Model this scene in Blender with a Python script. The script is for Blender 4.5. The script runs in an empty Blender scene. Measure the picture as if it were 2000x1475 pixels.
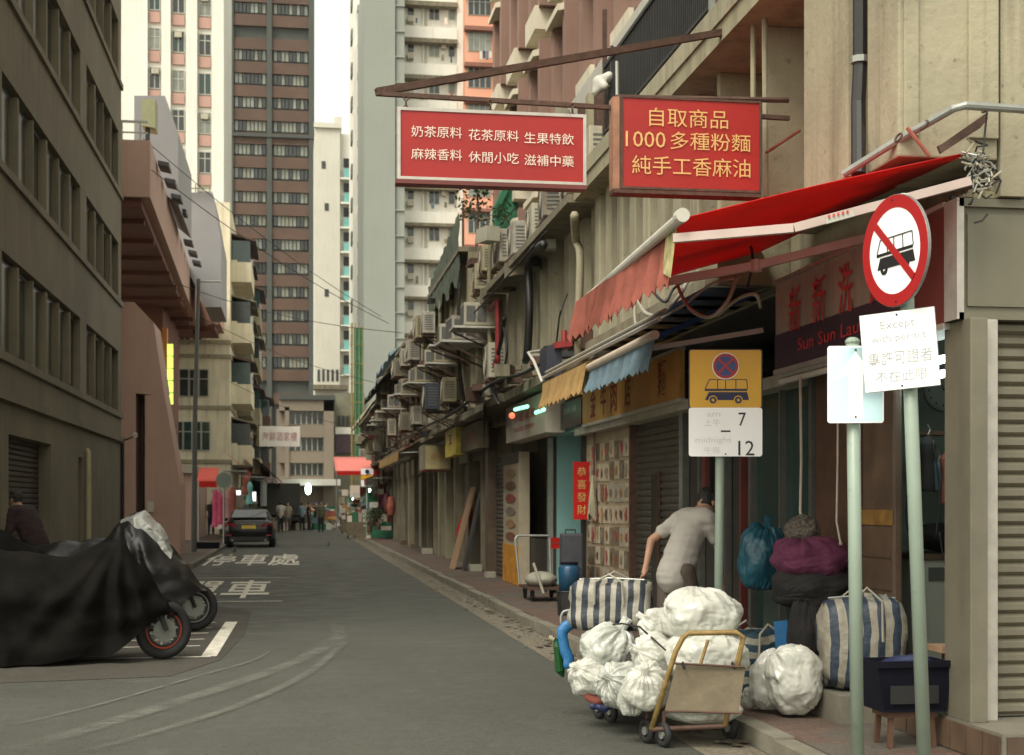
import bpy, bmesh, math, random
from mathutils import Vector, Matrix, noise
R = math.radians
rnd = random.Random(7)
scene = bpy.context.scene
COL = scene.collection
# ---------------------------------------------------------------- camera
YAW = math.atan(425 / 2778.0); SA, CA = math.sin(YAW), math.cos(YAW)
FPX, HX, HY, EYE = 2778.0, 1000.0, 985.0, 1.6
cd = bpy.data.cameras.new('camera'); cam = bpy.data.objects.new('camera', cd); COL.objects.link(cam)
cam.location = (0, 0, EYE); cam.rotation_euler = (R(90), 0, -YAW)
cd.lens = 50; cd.sensor_width = 36; cd.shift_y = 247.5 / 2000; cd.clip_end = 3000; cd.clip_start = .05
cd.dof.use_dof = True; cd.dof.focus_distance = 9.5; cd.dof.aperture_fstop = 5.0
scene.camera = cam
# ---------------------------------------------------------------- sky and sun (overcast, soft light from behind the camera, high)
w = bpy.data.worlds.new('World'); scene.world = w; w.use_nodes = True
nt = w.node_tree; bg = nt.nodes['Background']
sky = nt.nodes.new('ShaderNodeTexSky'); sky.sky_type = 'NISHITA'; sky.sun_disc = False
sky.sun_elevation = R(54); sky.sun_rotation = R(222); sky.dust_density = 1.5; sky.air_density = 1.2; sky.ozone_density = .6
hs = nt.nodes.new('ShaderNodeHueSaturation'); hs.inputs['Saturation'].default_value = .12
tn = nt.nodes.new('ShaderNodeMix'); tn.data_type = 'RGBA'; tn.blend_type = 'MULTIPLY'; tn.inputs[0].default_value = 1
tn.inputs[7].default_value = (1.0, .972, .835, 1)
nt.links.new(sky.outputs[0], hs.inputs['Color']); nt.links.new(hs.outputs[0], tn.inputs[6]); nt.links.new(tn.outputs[2], bg.inputs[0])
bg.inputs[1].default_value = .15
sd = bpy.data.lights.new('sun', 'SUN'); sd.energy = 1.5; sd.angle = R(30); sd.color = (1, .95, .86)
sun = bpy.data.objects.new('sun', sd); COL.objects.link(sun)
_el, _az = R(54), R(222)   # azimuth clockwise from +Y
sun.rotation_euler = Vector((math.sin(_az) * math.cos(_el), math.cos(_az) * math.cos(_el), math.sin(_el))).to_track_quat('Z', 'Y').to_euler()
vs = scene.view_settings; vs.view_transform = 'Standard'; vs.look = 'None'; vs.gamma = 1; vs.use_curve_mapping = False; vs.exposure = 1.0
# ---------------------------------------------------------------- helpers
def ray(px, py):
    u = (px - HX) / FPX; v = (HY - py) / FPX
    return Vector((SA + CA * u, CA - SA * u, v))
C0 = Vector((0, 0, EYE))
def AY(px, py, Y): r = ray(px, py); return C0 + r * (Y / r.y)
def AX(px, py, X): r = ray(px, py); return C0 + r * (X / r.x)
def AD(px, py, d): return C0 + ray(px, py) * d
def AG(px, py, z=0): r = ray(px, py); return C0 + r * ((z - EYE) / r.z)
V = Vector
def lin(c): return tuple(((x / 255) / 12.92 if x / 255 < .04045 else ((x / 255 + .055) / 1.055) ** 2.4) for x in c)
MATS = {}
def mat(name, col, rough=.8, var=.14, scale=2.0, bump=.15, bscale=35, streak=0, dirt=(.06, .05, .035), metal=0, emit=0, spots=0, trans=0, spec=.5, objsp=False, ridged=False):
    if name in MATS: return MATS[name]
    m = bpy.data.materials.new(name); MATS[name] = m; m.use_nodes = True
    n = m.node_tree.nodes; L = m.node_tree.links; b = n['Principled BSDF']
    b.inputs['Roughness'].default_value = rough; b.inputs['Metallic'].default_value = metal
    b.inputs['Specular IOR Level'].default_value = spec
    if objsp: pos = n.new('ShaderNodeTexCoord').outputs['Object']
    else: pos = n.new('ShaderNodeNewGeometry').outputs['Position']
    def noi(sc, det, src=None):
        t = n.new('ShaderNodeTexNoise'); t.inputs['Scale'].default_value = sc; t.inputs['Detail'].default_value = det
        t.inputs['Roughness'].default_value = .6; L.new(src or pos, t.inputs['Vector']); return t.outputs['Fac']
    def mix(fac, a, b_):
        x = n.new('ShaderNodeMix'); x.data_type = 'RGBA'; L.new(fac, x.inputs[0])
        for i, c in ((6, a), (7, b_)):
            if isinstance(c, tuple): x.inputs[i].default_value = (*c[:3], 1)
            else: L.new(c, x.inputs[i])
        return x.outputs[2]
    def ramp(src, lo, hi):
        x = n.new('ShaderNodeMapRange'); x.inputs[1].default_value = lo; x.inputs[2].default_value = hi; L.new(src, x.inputs[0]); return x.outputs[0]
    lo = tuple(max(0, c * (1 - var)) for c in col); hi = tuple(min(1, c * (1 + var)) for c in col)
    c = mix(ramp(noi(scale, 5), .3, .7), lo, hi)
    if streak:
        mp = n.new('ShaderNodeMapping'); mp.inputs['Scale'].default_value = (3.2, 3.2, .22); L.new(pos, mp.inputs['Vector'])
        s = ramp(noi(1.6, 6, mp.outputs[0]), .48, .80)
        s2 = n.new('ShaderNodeMath'); s2.operation = 'MULTIPLY'; s2.inputs[1].default_value = streak; L.new(s, s2.inputs[0])
        c = mix(s2.outputs[0], c, dirt)
    if spots:
        s = ramp(noi(12, 4), .62, .71); s2 = n.new('ShaderNodeMath'); s2.operation = 'MULTIPLY'; s2.inputs[1].default_value = spots; L.new(s, s2.inputs[0])
        c = mix(s2.outputs[0], c, dirt)
    L.new(c, b.inputs['Base Color'])
    if bump:
        bp = n.new('ShaderNodeBump'); bp.inputs['Strength'].default_value = bump; bp.inputs['Distance'].default_value = .02
        hh = noi(bscale, 4)
        if ridged:
            tr = hh.node; tr.noise_type = 'RIDGED_MULTIFRACTAL'; tr.inputs['Detail'].default_value = 6; tr.inputs['Roughness'].default_value = .55; tr.inputs['Distortion'].default_value = .6; tr.normalize = True; bp.inputs['Distance'].default_value = .05
        L.new(hh, bp.inputs['Height']); L.new(bp.outputs[0], b.inputs['Normal'])
    if emit:
        L.new(c, b.inputs['Emission Color']); b.inputs['Emission Strength'].default_value = emit
    if trans: b.inputs['Transmission Weight'].default_value = trans
    m['base'] = 1
    return m
class MB:
    def __init__(s): s.v = []; s.f = []; s.mi = []; s.m = 0
    def add(s, vs, fs):
        o = len(s.v); s.v += [V(p) for p in vs]
        for f in fs: s.f.append(tuple(i + o for i in f)); s.mi.append(s.m)
        return s
    def box(s, x0, x1, y0, y1, z0, z1):
        x0, x1 = sorted((x0, x1)); y0, y1 = sorted((y0, y1)); z0, z1 = sorted((z0, z1))
        return s.add([(x0, y0, z0), (x1, y0, z0), (x1, y1, z0), (x0, y1, z0), (x0, y0, z1), (x1, y0, z1), (x1, y1, z1), (x0, y1, z1)],
                     [(0, 3, 2, 1), (4, 5, 6, 7), (0, 1, 5, 4), (1, 2, 6, 5), (2, 3, 7, 6), (3, 0, 4, 7)])
    def obox(s, c, xa, ya, za, hx, hy, hz):
        c, xa, ya, za = V(c), V(xa), V(ya), V(za); P = []
        for k in (-1, 1):
            for a, b in ((-1, -1), (1, -1), (1, 1), (-1, 1)): P.append(c + xa * a * hx + ya * b * hy + za * k * hz)
        return s.add(P, [(0, 3, 2, 1), (4, 5, 6, 7), (0, 1, 5, 4), (1, 2, 6, 5), (2, 3, 7, 6), (3, 0, 4, 7)])
    def quad(s, *p): return s.add(p, [tuple(range(len(p)))])
    def slab(s, pts, off):
        """closed prism: polygon pts swept by vector off"""
        n = len(pts); off = V(off); P = [V(p) for p in pts]; P += [p + off for p in P]
        return s.add(P, [tuple(range(n))[::-1], tuple(range(n, 2 * n))] + [(i, (i + 1) % n, n + (i + 1) % n, n + i) for i in range(n)])
    def bar(s, a, b, w, h=None, up=(0, 0, 1)):
        a, b = V(a), V(b); d = b - a; ln = d.length; d.normalize(); h = h or w
        up = V(up)
        if abs(d.dot(up)) > .95: up = V((0, 1, 0)) if abs(d.y) < .9 else V((1, 0, 0))
        x = d.cross(up).normalized(); z = x.cross(d).normalized()
        return s.obox((a + b) / 2, x, d, z, w / 2, ln / 2, h / 2)
    def tube(s, pts, r, n=8, cap=True):
        pts = [V(p) for p in pts]; k = len(pts); rr = r if isinstance(r, (list, tuple)) else [r] * k; o = len(s.v)
        t = (pts[1] - pts[0]).normalized(); up = V((0, 0, 1)) if abs(t.z) < .9 else V((1, 0, 0)); x = t.cross(up).normalized()
        vs = []
        for i in range(k):
            t = (pts[min(i + 1, k - 1)] - pts[max(i - 1, 0)]).normalized()
            x = (x - t * x.dot(t)).normalized(); y = t.cross(x)
            for j in range(n):
                a = 2 * math.pi * j / n; vs.append(pts[i] + (x * math.cos(a) + y * math.sin(a)) * rr[i])
        fs = [(i * n + j, i * n + (j + 1) % n, (i + 1) * n + (j + 1) % n, (i + 1) * n + j) for i in range(k - 1) for j in range(n)]
        if cap: fs += [tuple(range(n))[::-1], tuple(range((k - 1) * n, k * n))]
        return s.add(vs, fs)
    def cyl(s, a, b, r, n=12, r2=None): return s.tube([a, b], [r, r if r2 is None else r2], n)
    def ball(s, c, rx, ry=None, rz=None, n=12, m=8):
        ry = ry or rx; rz = rz or rx; c = V(c); vs = [c + V((0, 0, -rz))]
        for i in range(1, m):
            ph = -math.pi / 2 + math.pi * i / m
            for j in range(n):
                a = 2 * math.pi * j / n; vs.append(c + V((rx * math.cos(ph) * math.cos(a), ry * math.cos(ph) * math.sin(a), rz * math.sin(ph))))
        vs.append(c + V((0, 0, rz))); e = len(vs) - 1
        fs = [(0, 1 + (j + 1) % n, 1 + j) for j in range(n)]
        for i in range(m - 2):
            for j in range(n): fs.append((1 + i * n + j, 1 + i * n + (j + 1) % n, 1 + (i + 1) * n + (j + 1) % n, 1 + (i + 1) * n + j))
        b = 1 + (m - 2) * n
        fs += [(b + j, b + (j + 1) % n, e) for j in range(n)]
        return s.add(vs, fs)
    def torus(s, c, ax, R0, r, n=28, m=8, a0=0, a1=2 * math.pi):
        c = V(c); ax = V(ax).normalized(); u = ax.cross(V((0, 0, 1)) if abs(ax.z) < .9 else V((1, 0, 0))).normalized(); v = ax.cross(u)
        full = abs(a1 - a0 - 2 * math.pi) < 1e-4; k = n if full else n + 1; vs = []
        for i in range(k):
            a = a0 + (a1 - a0) * i / n; d = u * math.cos(a) + v * math.sin(a)
            for j in range(m):
                b = 2 * math.pi * j / m; vs.append(c + d * (R0 + r * math.cos(b)) + ax * r * math.sin(b))
        fs = [(i * m + j, ((i + 1) % k) * m + j, ((i + 1) % k) * m + (j + 1) % m, i * m + (j + 1) % m) for i in range(n) for j in range(m)]
        return s.add(vs, fs)
    def disc(s, c, ax, r, th=.004, n=32, ry=None):
        c = V(c); ax = V(ax).normalized(); return s.cyl(c - ax * th / 2, c + ax * th / 2, r, n)
    def mesh(s, name, mats, off=V((0, 0, 0))):
        me = bpy.data.meshes.new(name); me.from_pydata([tuple(p - off) for p in s.v], [], s.f)
        for m in (mats if isinstance(mats, (list, tuple)) else [mats]):
            if m: me.materials.append(m)
        if max(s.mi or [0]) > 0: me.polygons.foreach_set('material_index', s.mi)
        me.validate(); return me
    def build(s, name, mats, parent=None, smooth=False, bevel=0, **tags):
        if parent is not None: off = V(parent['_w']) if '_w' in parent else V((0, 0, 0))
        else:
            xs = [p.x for p in s.v]; ys = [p.y for p in s.v]; zs = [p.z for p in s.v]
            off = V(((min(xs) + max(xs)) / 2, (min(ys) + max(ys)) / 2, min(zs)))
        me = s.mesh(name, mats, off)
        bm = bmesh.new(); bm.from_mesh(me); bmesh.ops.recalc_face_normals(bm, faces=bm.faces)
        if bevel: bmesh.ops.bevel(bm, geom=[e for e in bm.edges if e.is_manifold and e.calc_face_angle(0) > .5], offset=bevel, segments=2, affect='EDGES', profile=.6)
        bm.to_mesh(me); bm.free()
        if smooth: me.shade_smooth() if hasattr(me, 'shade_smooth') else None
        o = bpy.data.objects.new(name, me); COL.objects.link(o)
        if parent is not None: o.parent = parent; o['_w'] = tuple(off)
        else: o.location = off; o['_w'] = tuple(off)
        for k, v_ in tags.items(): o[k] = v_
        return o
def thing(name, label, cat, loc=(0, 0, 0), group=None, rot=None, kind=None):
    """Empty; with rot (a number, may be 0.0) its parts are modelled in local coordinates"""
    o = bpy.data.objects.new(name, None); o.empty_display_size = .2; COL.objects.link(o); o.location = loc
    if rot is None: o['_w'] = tuple(loc)
    else: o['_w'] = (0, 0, 0); o.rotation_euler.z = rot
    if kind: o['kind'] = kind
    else: o['label'] = label; o['category'] = cat
    if group: o['group'] = group
    return o
def dup(root, loc, rot=0, label=None, scale=None):
    r = root.copy(); COL.objects.link(r); r.location = loc; r.rotation_euler.z = rot
    if label: r['label'] = label
    if scale: r.scale = scale
    def rec(src, dst):
        for ch in src.children:
            c = ch.copy(); COL.objects.link(c); c.parent = dst; rec(ch, c)
    rec(root, r); return r
def piece(src, parent, loc, rot=0):
    c = src.copy(); COL.objects.link(c); c.parent = parent; c.location = loc; c.rotation_euler.z = rot; return c
class NP:   # a mesh shared by many pieces
    def __init__(s, name, mb, mats): s.me = mb.mesh(name, mats); s.name = name; s.me.validate()
    def put(s, parent, loc, scale=None, rot=None):
        o = bpy.data.objects.new(s.name, s.me); COL.objects.link(o); o.parent = parent
        o.location = V(loc) - V(parent['_w']); o['_w'] = parent['_w']
        if scale: o.scale = scale
        if rot: o.rotation_euler = rot
        return o
def lettering(parent, lines, c, xa, za, m, name='lettering', thick=.004, bold=.0, **tags):
    """lines: (body, x, y, w, h) centred at (x, y) in the plane of xa, za about c"""
    mb = MB(); c, xa, za = V(c), V(xa).normalized(), V(za).normalized(); n = xa.cross(za)
    for body, x, y, wd, hh in lines:
        cu = bpy.data.curves.new('t', 'FONT'); cu.body = body; cu.resolution_u = 2; cu.offset = bold
        o = bpy.data.objects.new('t', cu); COL.objects.link(o)
        dg = bpy.context.evaluated_depsgraph_get(); dg.update(); me = bpy.data.meshes.new_from_object(o.evaluated_get(dg))
        vs = [p.co.copy() for p in me.vertices]
        fs = [tuple(p.vertices) for p in me.polygons]
        bpy.data.objects.remove(o); bpy.data.curves.remove(cu); bpy.data.meshes.remove(me)
        if not vs: continue
        x0, x1 = min(p.x for p in vs), max(p.x for p in vs); y0, y1 = min(p.y for p in vs), max(p.y for p in vs)
        sx = wd / (x1 - x0); sy = hh / (y1 - y0) if hh else sx
        mb.add([c + xa * (x + (p.x - (x0 + x1) / 2) * sx) + za * (y + (p.y - (y0 + y1) / 2) * sy) + n * thick for p in vs], fs)
    return mb.build(name, m, parent, **tags)
RX, UP = V((1, 0, 0)), V((0, 0, 1))
STREET = (V((0, -1, 0)), UP)       # plane of a facade on the right facing the street
FRONT = (V((1, 0, 0)), UP)         # plane facing the camera end of the street
def smooth_all(o):
    for p in o.data.polygons: p.use_smooth = True
def remesh(mb, name, m, parent, voxel=.02, sm=6, **tags):
    o = mb.build('tmp', m, parent)
    md = o.modifiers.new('r', 'REMESH'); md.mode = 'VOXEL'; md.voxel_size = voxel
    if sm: s2 = o.modifiers.new('s', 'SMOOTH'); s2.iterations = sm; s2.factor = .5
    dg = bpy.context.evaluated_depsgraph_get(); me = bpy.data.meshes.new_from_object(o.evaluated_get(dg))
    o.modifiers.clear(); old = o.data; o.data = me; bpy.data.meshes.remove(old); o.name = name; me.name = name
    if not me.materials: me.materials.append(m)
    smooth_all(o)
    for k, v_ in tags.items(): o[k] = v_
    return o
ORD = ['first', 'second', 'third', 'fourth', 'fifth', 'sixth', 'seventh', 'eighth', 'ninth', 'tenth', 'eleventh', 'twelfth', 'thirteenth', 'fourteenth', 'fifteenth', 'sixteenth', 'seventeenth', 'eighteenth', 'nineteenth', 'twentieth', 'twenty-first', 'twenty-second', 'twenty-third', 'twenty-fourth', 'twenty-fifth', 'twenty-sixth', 'twenty-seventh', 'twenty-eighth']
# ---------------------------------------------------------------- materials
DIRT = (.07, .058, .04)
m_cream = mat('cream_render', (.31, .28, .19), .85, .2, 1.2, .35, 16, streak=.95, dirt=(.13, .105, .065), spots=.6)
m_cream2 = mat('old_cream_render', (.29, .26, .165), .88, .18, 1.5, .3, 18, streak=.85, dirt=(.09, .075, .05), spots=.4)
m_creamd = mat('grimy_render', (.19, .165, .11), .9, .22, 2, .3, 18, streak=.9, dirt=(.05, .042, .03), spots=.4)
m_conc = mat('concrete', (.175, .152, .098), .88, .2, .6, .2, 16, streak=.5, dirt=(.075, .065, .045))
m_conc2 = mat('pale_concrete', (.34, .32, .25), .9, .15, 2, .3, 25, streak=.4, dirt=DIRT)
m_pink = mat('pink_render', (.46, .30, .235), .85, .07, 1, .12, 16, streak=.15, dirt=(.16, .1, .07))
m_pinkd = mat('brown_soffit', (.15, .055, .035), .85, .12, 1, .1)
m_asph = None
m_black = mat('black_metal', (.018, .017, .016), .5, .2, 5, .05)
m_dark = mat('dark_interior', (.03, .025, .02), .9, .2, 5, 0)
m_rust = mat('rusty_steel', (.075, .038, .024), .75, .35, 14, .3, 60)
m_gal = mat('galvanised', (.30, .31, .28), .45, .15, 8, .1, 60, metal=.5)
m_pole = mat('sign_pole_paint', (.25, .31, .25), .42, .06, 5, .04, spots=.15, dirt=(.05, .05, .04))
m_white = mat('white_paint', (.50, .48, .41), .6, .08, 4, .05, streak=.25, dirt=(.2, .17, .12))
m_plate = mat('sign_plate_white', (.99, .99, .98), .25, .003, 4, 0)
m_plateb = mat('sign_plate_back', (.3, .31, .3), .5, .1, 8, 0, metal=.6)
m_red = mat('red_sign', (.31, .009, .006), .5, .10, 3, .04, spots=.2, dirt=(.3, .03, .02))
m_redr = mat('red_reflective', (.38, .012, .014), .4, .04, 3, 0)
m_redc = mat('red_canvas', (.68, .018, .012), .75, .1, 2, .12, 120)
m_redf = mat('faded_red_canvas', (.42, .13, .09), .85, .22, 5, .2, 60, streak=.3, dirt=(.14, .06, .04))
m_bluec = mat('navy_canvas', (.025, .07, .20), .8, .2, 4, .15, 80)
m_bluef = mat('faded_blue_canvas', (.10, .15, .18), .85, .2, 5, .2, 60)
m_yelc = mat('faded_yellow_canvas', (.46, .29, .11), .85, .22, 5, .2, 60, streak=.3, dirt=(.15, .10, .05))
m_cyan = mat('pale_blue_reflective', (.62, .86, .92), .3, .03, 3, 0, metal=.4)
m_yel = mat('yellow_sign', (.70, .38, .02), .4, .04, 3, 0)
m_navy = mat('navy_print', (.01, .015, .06), .5, .1, 3, 0)
m_ink = mat('black_print', (.012, .012, .012), .5, .1, 3, 0)
m_grayink = mat('pale_grey_print', (.36, .36, .35), .5, .05, 3, 0)
m_greyink2 = mat('very_pale_print', (.72, .70, .68), .5, .03, 3, 0)
m_gold = mat('gold_print', (.62, .40, .14), .5, .1, 20, 0)
m_pinkw = mat('worn_white_print', (.72, .60, .50), .5, .12, 20, 0)
for _m in (m_redc, m_bluec, m_redf, m_yelc):    # thin canvas lets daylight through
    _n = _m.node_tree.nodes; _L = _m.node_tree.links; _b = _n['Principled BSDF']; _t = _n.new('ShaderNodeBsdfTranslucent'); _x = _n.new('ShaderNodeMixShader'); _x.inputs[0].default_value = .38
    _L.new(_b.inputs['Base Color'].links[0].from_socket, _t.inputs[0]); _L.new(_b.outputs[0], _x.inputs[1]); _L.new(_t.outputs[0], _x.inputs[2]); _L.new(_x.outputs[0], _n['Material Output'].inputs[0])
m_alu = mat('aluminium_trim', (.45, .42, .37), .4, .15, 9, .05, metal=.4)
m_slat = mat('shutter_slat', (.11, .10, .082), .5, .15, 6, .08, 60, metal=.35, streak=.5, dirt=(.05, .042, .03))
m_slatb = mat('beige_shutter_slat', (.17, .155, .11), .55, .12, 5, .08, 60, metal=.15, streak=.4, dirt=(.10, .085, .06))
m_glass = mat('dark_glass', (.025, .03, .028), .12, .3, 3, 0)
m_glassg = mat('green_glass', (.02, .045, .04), .1, .2, 3, 0)
m_glassl = mat('pale_curtained_glass', (.19, .205, .17), .25, .35, 1.2, 0)
m_frame = mat('window_frame', (.40, .39, .33), .6, .1, 6, .05)
m_tow_w = mat('white_tower_render', (.70, .68, .60), .9, .06, .3, .05, 10, streak=.3, dirt=(.36, .33, .27))
m_tow_g = mat('grey_green_render', (.26, .275, .24), .92, .05, .2, .04, 10, streak=.2, dirt=(.19, .20, .17))
m_tow_p = mat('peach_render', (.66, .33, .22), .9, .06, .3, .05, 10, streak=.25, dirt=(.40, .2, .14))
m_tow_b = mat('tower_pink_panel', (.44, .27, .22), .9, .1, .5, .05)
m_brick = mat('brown_brick_cladding', (.098, .058, .041), .9, .18, .35, .1, 8, streak=.3, dirt=(.07, .05, .04))
m_bgrey = mat('blue_grey_concrete', (.062, .068, .060), .9, .1, .3, .05)
m_tow_c = mat('cream_tower_render', (.58, .56, .48), .9, .06, .3, .05, 10, streak=.3, dirt=(.35, .31, .22))
m_teal = mat('teal_panel', (.16, .42, .40), .7, .15, 1, .05)
m_lav = mat('lavender_grey_sheet', (.22, .215, .215), .6, .06, .8, .05, streak=.2, dirt=(.2, .19, .18))
m_pbag = mat('white_plastic_bag', (.50, .50, .44), .24, .06, 5, .55, 9, objsp=True, ridged=True)
m_pbag2 = mat('thin_plastic_bag', (.44, .45, .40), .24, .16, 5, .7, 6.5, objsp=True, ridged=True)
m_cover = mat('black_nylon_cover', (.0075, .0068, .0058), .9, .35, 5, .22, 6, spec=.05, ridged=True, objsp=True)
m_cover2 = mat('black_vinyl_cover', (.007, .0068, .006), .42, .2, 3, .35, 6, ridged=True, objsp=True)
m_silver = mat('silver_sheen', (.40, .40, .37), .35, .1, 5, .6, 9, metal=.3, ridged=True, objsp=True)
m_tyre = mat('tyre_rubber', (.014, .013, .013), .75, .2, 10, .1)
m_orange = mat('orange_rim', (.42, .06, .025), .4, .1, 5, 0)
m_skin = mat('skin', (.40, .22, .14), .55, .08, 8, .05)
m_hair = mat('black_hair', (.012, .010, .009), .55, .3, 40, .5, 120)
m_hairg = mat('greying_curly_hair', (.10, .085, .07), .8, .75, 45, .8, 60)
m_tee = mat('white_cotton', (.40, .37, .33), .9, .06, 6, .3, 14)
m_trouser = mat('grey_brown_cloth', (.10, .075, .06), .9, .12, 8, .2, 30)
m_blk = mat('black_cloth', (.016, .014, .013), .9, .2, 8, .2, 30)
for _m in (m_pbag, m_pbag2): _b = _m.node_tree.nodes['Principled BSDF']; _b.inputs['Subsurface Weight'].default_value = .35; _b.inputs['Subsurface Radius'].default_value = (1, .95, .85); _b.inputs['Subsurface Scale'].default_value = .06
m_purple = mat('magenta_cloth', (.105, .02, .055), .9, .15, 8, .4, 20)
m_tealb = mat('teal_plastic_bag', (.012, .075, .11), .4, .25, 6, .9, 6, ridged=True)
m_blue = mat('blue_plastic', (.02, .13, .30), .45, .2, 6, .3, 20)
m_bluek = mat('dark_blue_plastic', (.003, .0035, .009), .8, .2, 6, .05, spec=.2)
m_card = mat('worn_board', (.15, .12, .075), .8, .22, 6, .2, 30)
m_yrust = mat('yellow_rusty_tube', (.23, .15, .045), .6, .4, 20, .2, 50)
m_wood = mat('brown_wood', (.085, .04, .022), .7, .2, 6, .1)
m_plank = mat('pale_plank', (.34, .21, .12), .8, .15, 6, .1)
m_tube = mat('fluorescent_tube', (.80, 1.0, .92), .5, .01, 3, 0, emit=9)
m_tube2 = mat('shop_light', (.85, 1.0, .92), .5, .01, 3, 0, emit=7)
m_dgal = mat('shaded_door_metal', (.12, .12, .105), .5, .2, 8, .1, 60, metal=.4)  # darker copy of the galvanised colour, doorway shade painted in
m_cyanw = mat('pale_cyan_wall', (.25, .46, .45), .7, .06, 2, 0, emit=.0)
m_green = mat('green_net', (.025, .14, .07), .85, .3, 3, .3, 30)
m_netg = mat('grey_green_tarp', (.085, .105, .07), .85, .4, 4, .4, 20)
m_leaf = mat('leaf', (.05, .09, .025), .7, .35, 6, 0)
m_bark = mat('bark', (.09, .065, .045), .9, .2, 8, .2)
m_acw = mat('aircon_white', (.40, .37, .28), .55, .12, 4, .05, streak=.6, dirt=(.16, .125, .08))
m_acg = mat('aircon_grille', (.10, .10, .09), .6, .15, 6, .05)
m_dkac = mat('aircon_navy', (.03, .035, .05), .5, .15, 6, .05)
m_wire = mat('black_cable', (.016, .015, .015), .6, .1, 5, 0)
m_wirew = mat('grey_cable', (.30, .28, .22), .6, .15, 5, 0)
m_redp = mat('red_pipe', (.26, .025, .025), .5, .12, 5, .05)
m_orsign = mat('orange_ochre_sign', (.42, .21, .045), .5, .25, 1.6, .04)
m_dred = mat('dark_red_print', (.17, .018, .01), .6, .2, 9, 0)
m_redtxt = mat('faded_red_print', (.55, .05, .05), .6, .3, 15, 0)
m_beige = mat('beige_lightbox', (.36, .32, .26), .5, .08, 3, .02, streak=.4, dirt=(.17, .14, .1))
m_greybox = mat('grey_beige_panel', (.155, .145, .10), .6, .05, 3, .03, streak=.25, dirt=(.09, .08, .055))
m_fascia = mat('worn_sign_panel', (.38, .34, .27), .6, .16, 2, .03, streak=.5, dirt=(.1, .06, .05))
m_dredp = mat('maroon_panel', (.13, .028, .022), .55, .2, 2, .03)
m_tile = mat('brown_pillar_tile', (.11, .07, .044), .5, .3, 4, .1, streak=.6, dirt=(.06, .04, .03))
m_step = mat('step_concrete', (.16, .145, .11), .85, .2, 5, .2, 30, spots=.5, dirt=(.09, .07, .05))
m_cblack = mat('black_car_paint', (.006, .005, .005), .22, .1, 3, 0, spec=.35)
m_tail = mat('tail_light', (.25, .01, .008), .25, .1, 3, 0)
m_ply = mat('yellow_number_plate', (.62, .42, .05), .4, .1, 3, 0)
# ================================================================ GROUND
def ground_mat(name, c1, c2, rough=.85, patch=.35, fine=70, brick=False):
    m = bpy.data.materials.new(name); m.use_nodes = True; n = m.node_tree.nodes; L = m.node_tree.links; b = n['Principled BSDF']
    pos = n.new('ShaderNodeNewGeometry').outputs['Position']
    def noi(sc, det, sx=1, sy=1):
        mp = n.new('ShaderNodeMapping'); mp.inputs['Scale'].default_value = (sx, sy, 1); L.new(pos, mp.inputs[0])
        t = n.new('ShaderNodeTexNoise'); t.inputs['Scale'].default_value = sc; t.inputs['Detail'].default_value = det; L.new(mp.outputs[0], t.inputs[0]); return t.outputs['Fac']
    def rng(s, a, b_, c=0, d=1):
        x = n.new('ShaderNodeMapRange'); L.new(s, x.inputs[0])
        for i, q in enumerate((a, b_, c, d)): x.inputs[i + 1].default_value = q
        return x.outputs[0]
    def mix(f, a, b_, bt='MIX'):
        x = n.new('ShaderNodeMix'); x.data_type = 'RGBA'; x.blend_type = bt
        (L.new(f, x.inputs[0]) if not isinstance(f, float) else setattr(x.inputs[0], 'default_value', f))
        for i, c in ((6, a), (7, b_)):
            if isinstance(c, tuple): x.inputs[i].default_value = (*c, 1)
            else: L.new(c, x.inputs[i])
        return x.outputs[2]
    if brick:
        bt = n.new('ShaderNodeTexBrick'); bt.inputs['Scale'].default_value = 1; bt.inputs['Brick Width'].default_value = .2; bt.inputs['Row Height'].default_value = .1
        bt.inputs['Mortar Size'].default_value = .006; bt.inputs['Color1'].default_value = (*c1, 1); bt.inputs['Color2'].default_value = (*tuple(x * .7 for x in c1), 1); bt.inputs['Mortar'].default_value = (.05, .04, .03, 1)
        L.new(pos, bt.inputs['Vector']); base = mix(rng(noi(.9, 3), .52, .58), bt.outputs[0], c2)
        base = mix(rng(noi(2.2, 6), .45, .7, 0, .7), base, (.055, .045, .035))
        h = bt.outputs['Fac']
    else:
        base = mix(rng(noi(.35, 6), .35, .65), c1, c2)
        base = mix(rng(noi(1.1, 7, 1, .35), .5, .72, 0, patch), base, tuple(x * .55 for x in c1))       # worn wheel tracks along the street
        base = mix(rng(noi(6, 5), .42, .66, 0, .45), base, tuple(x * .72 for x in c1)); base = mix(rng(noi(17, 4), .5, .7, 0, .4), base, tuple(x * 1.35 for x in c2))
        base = mix(rng(noi(2.6, 4), .62, .72, 0, .45), base, tuple(min(1, x * 1.7) for x in c2))
        h = None
    base = mix(rng(noi(fine, 2), .35, .7, .0, .6), base, tuple(x * 1.9 for x in c2)); base = mix(rng(noi(fine * .45, 3), .52, .7, .0, .5), base, tuple(x * .4 for x in c1))
    L.new(base, b.inputs['Base Color']); L.new(rng(noi(1.7, 5), .3, .7, rough - .18, min(1, rough + .1)), b.inputs['Roughness'])
    bp = n.new('ShaderNodeBump'); bp.inputs['Strength'].default_value = .35; bp.inputs['Distance'].default_value = .012; L.new(noi(fine, 3), bp.inputs['Height'])
    if h is not None:
        b2 = n.new('ShaderNodeBump'); b2.inputs['Strength'].default_value = .6; b2.inputs['Distance'].default_value = .01; b2.invert = True; L.new(h, b2.inputs['Height']); L.new(bp.outputs[0], b2.inputs['Normal']); bp = b2
    L.new(bp.outputs[0], b.inputs['Normal']); return m
m_asph = ground_mat('asphalt', (.044, .044, .034), (.062, .063, .050), .74, .5)
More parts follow.
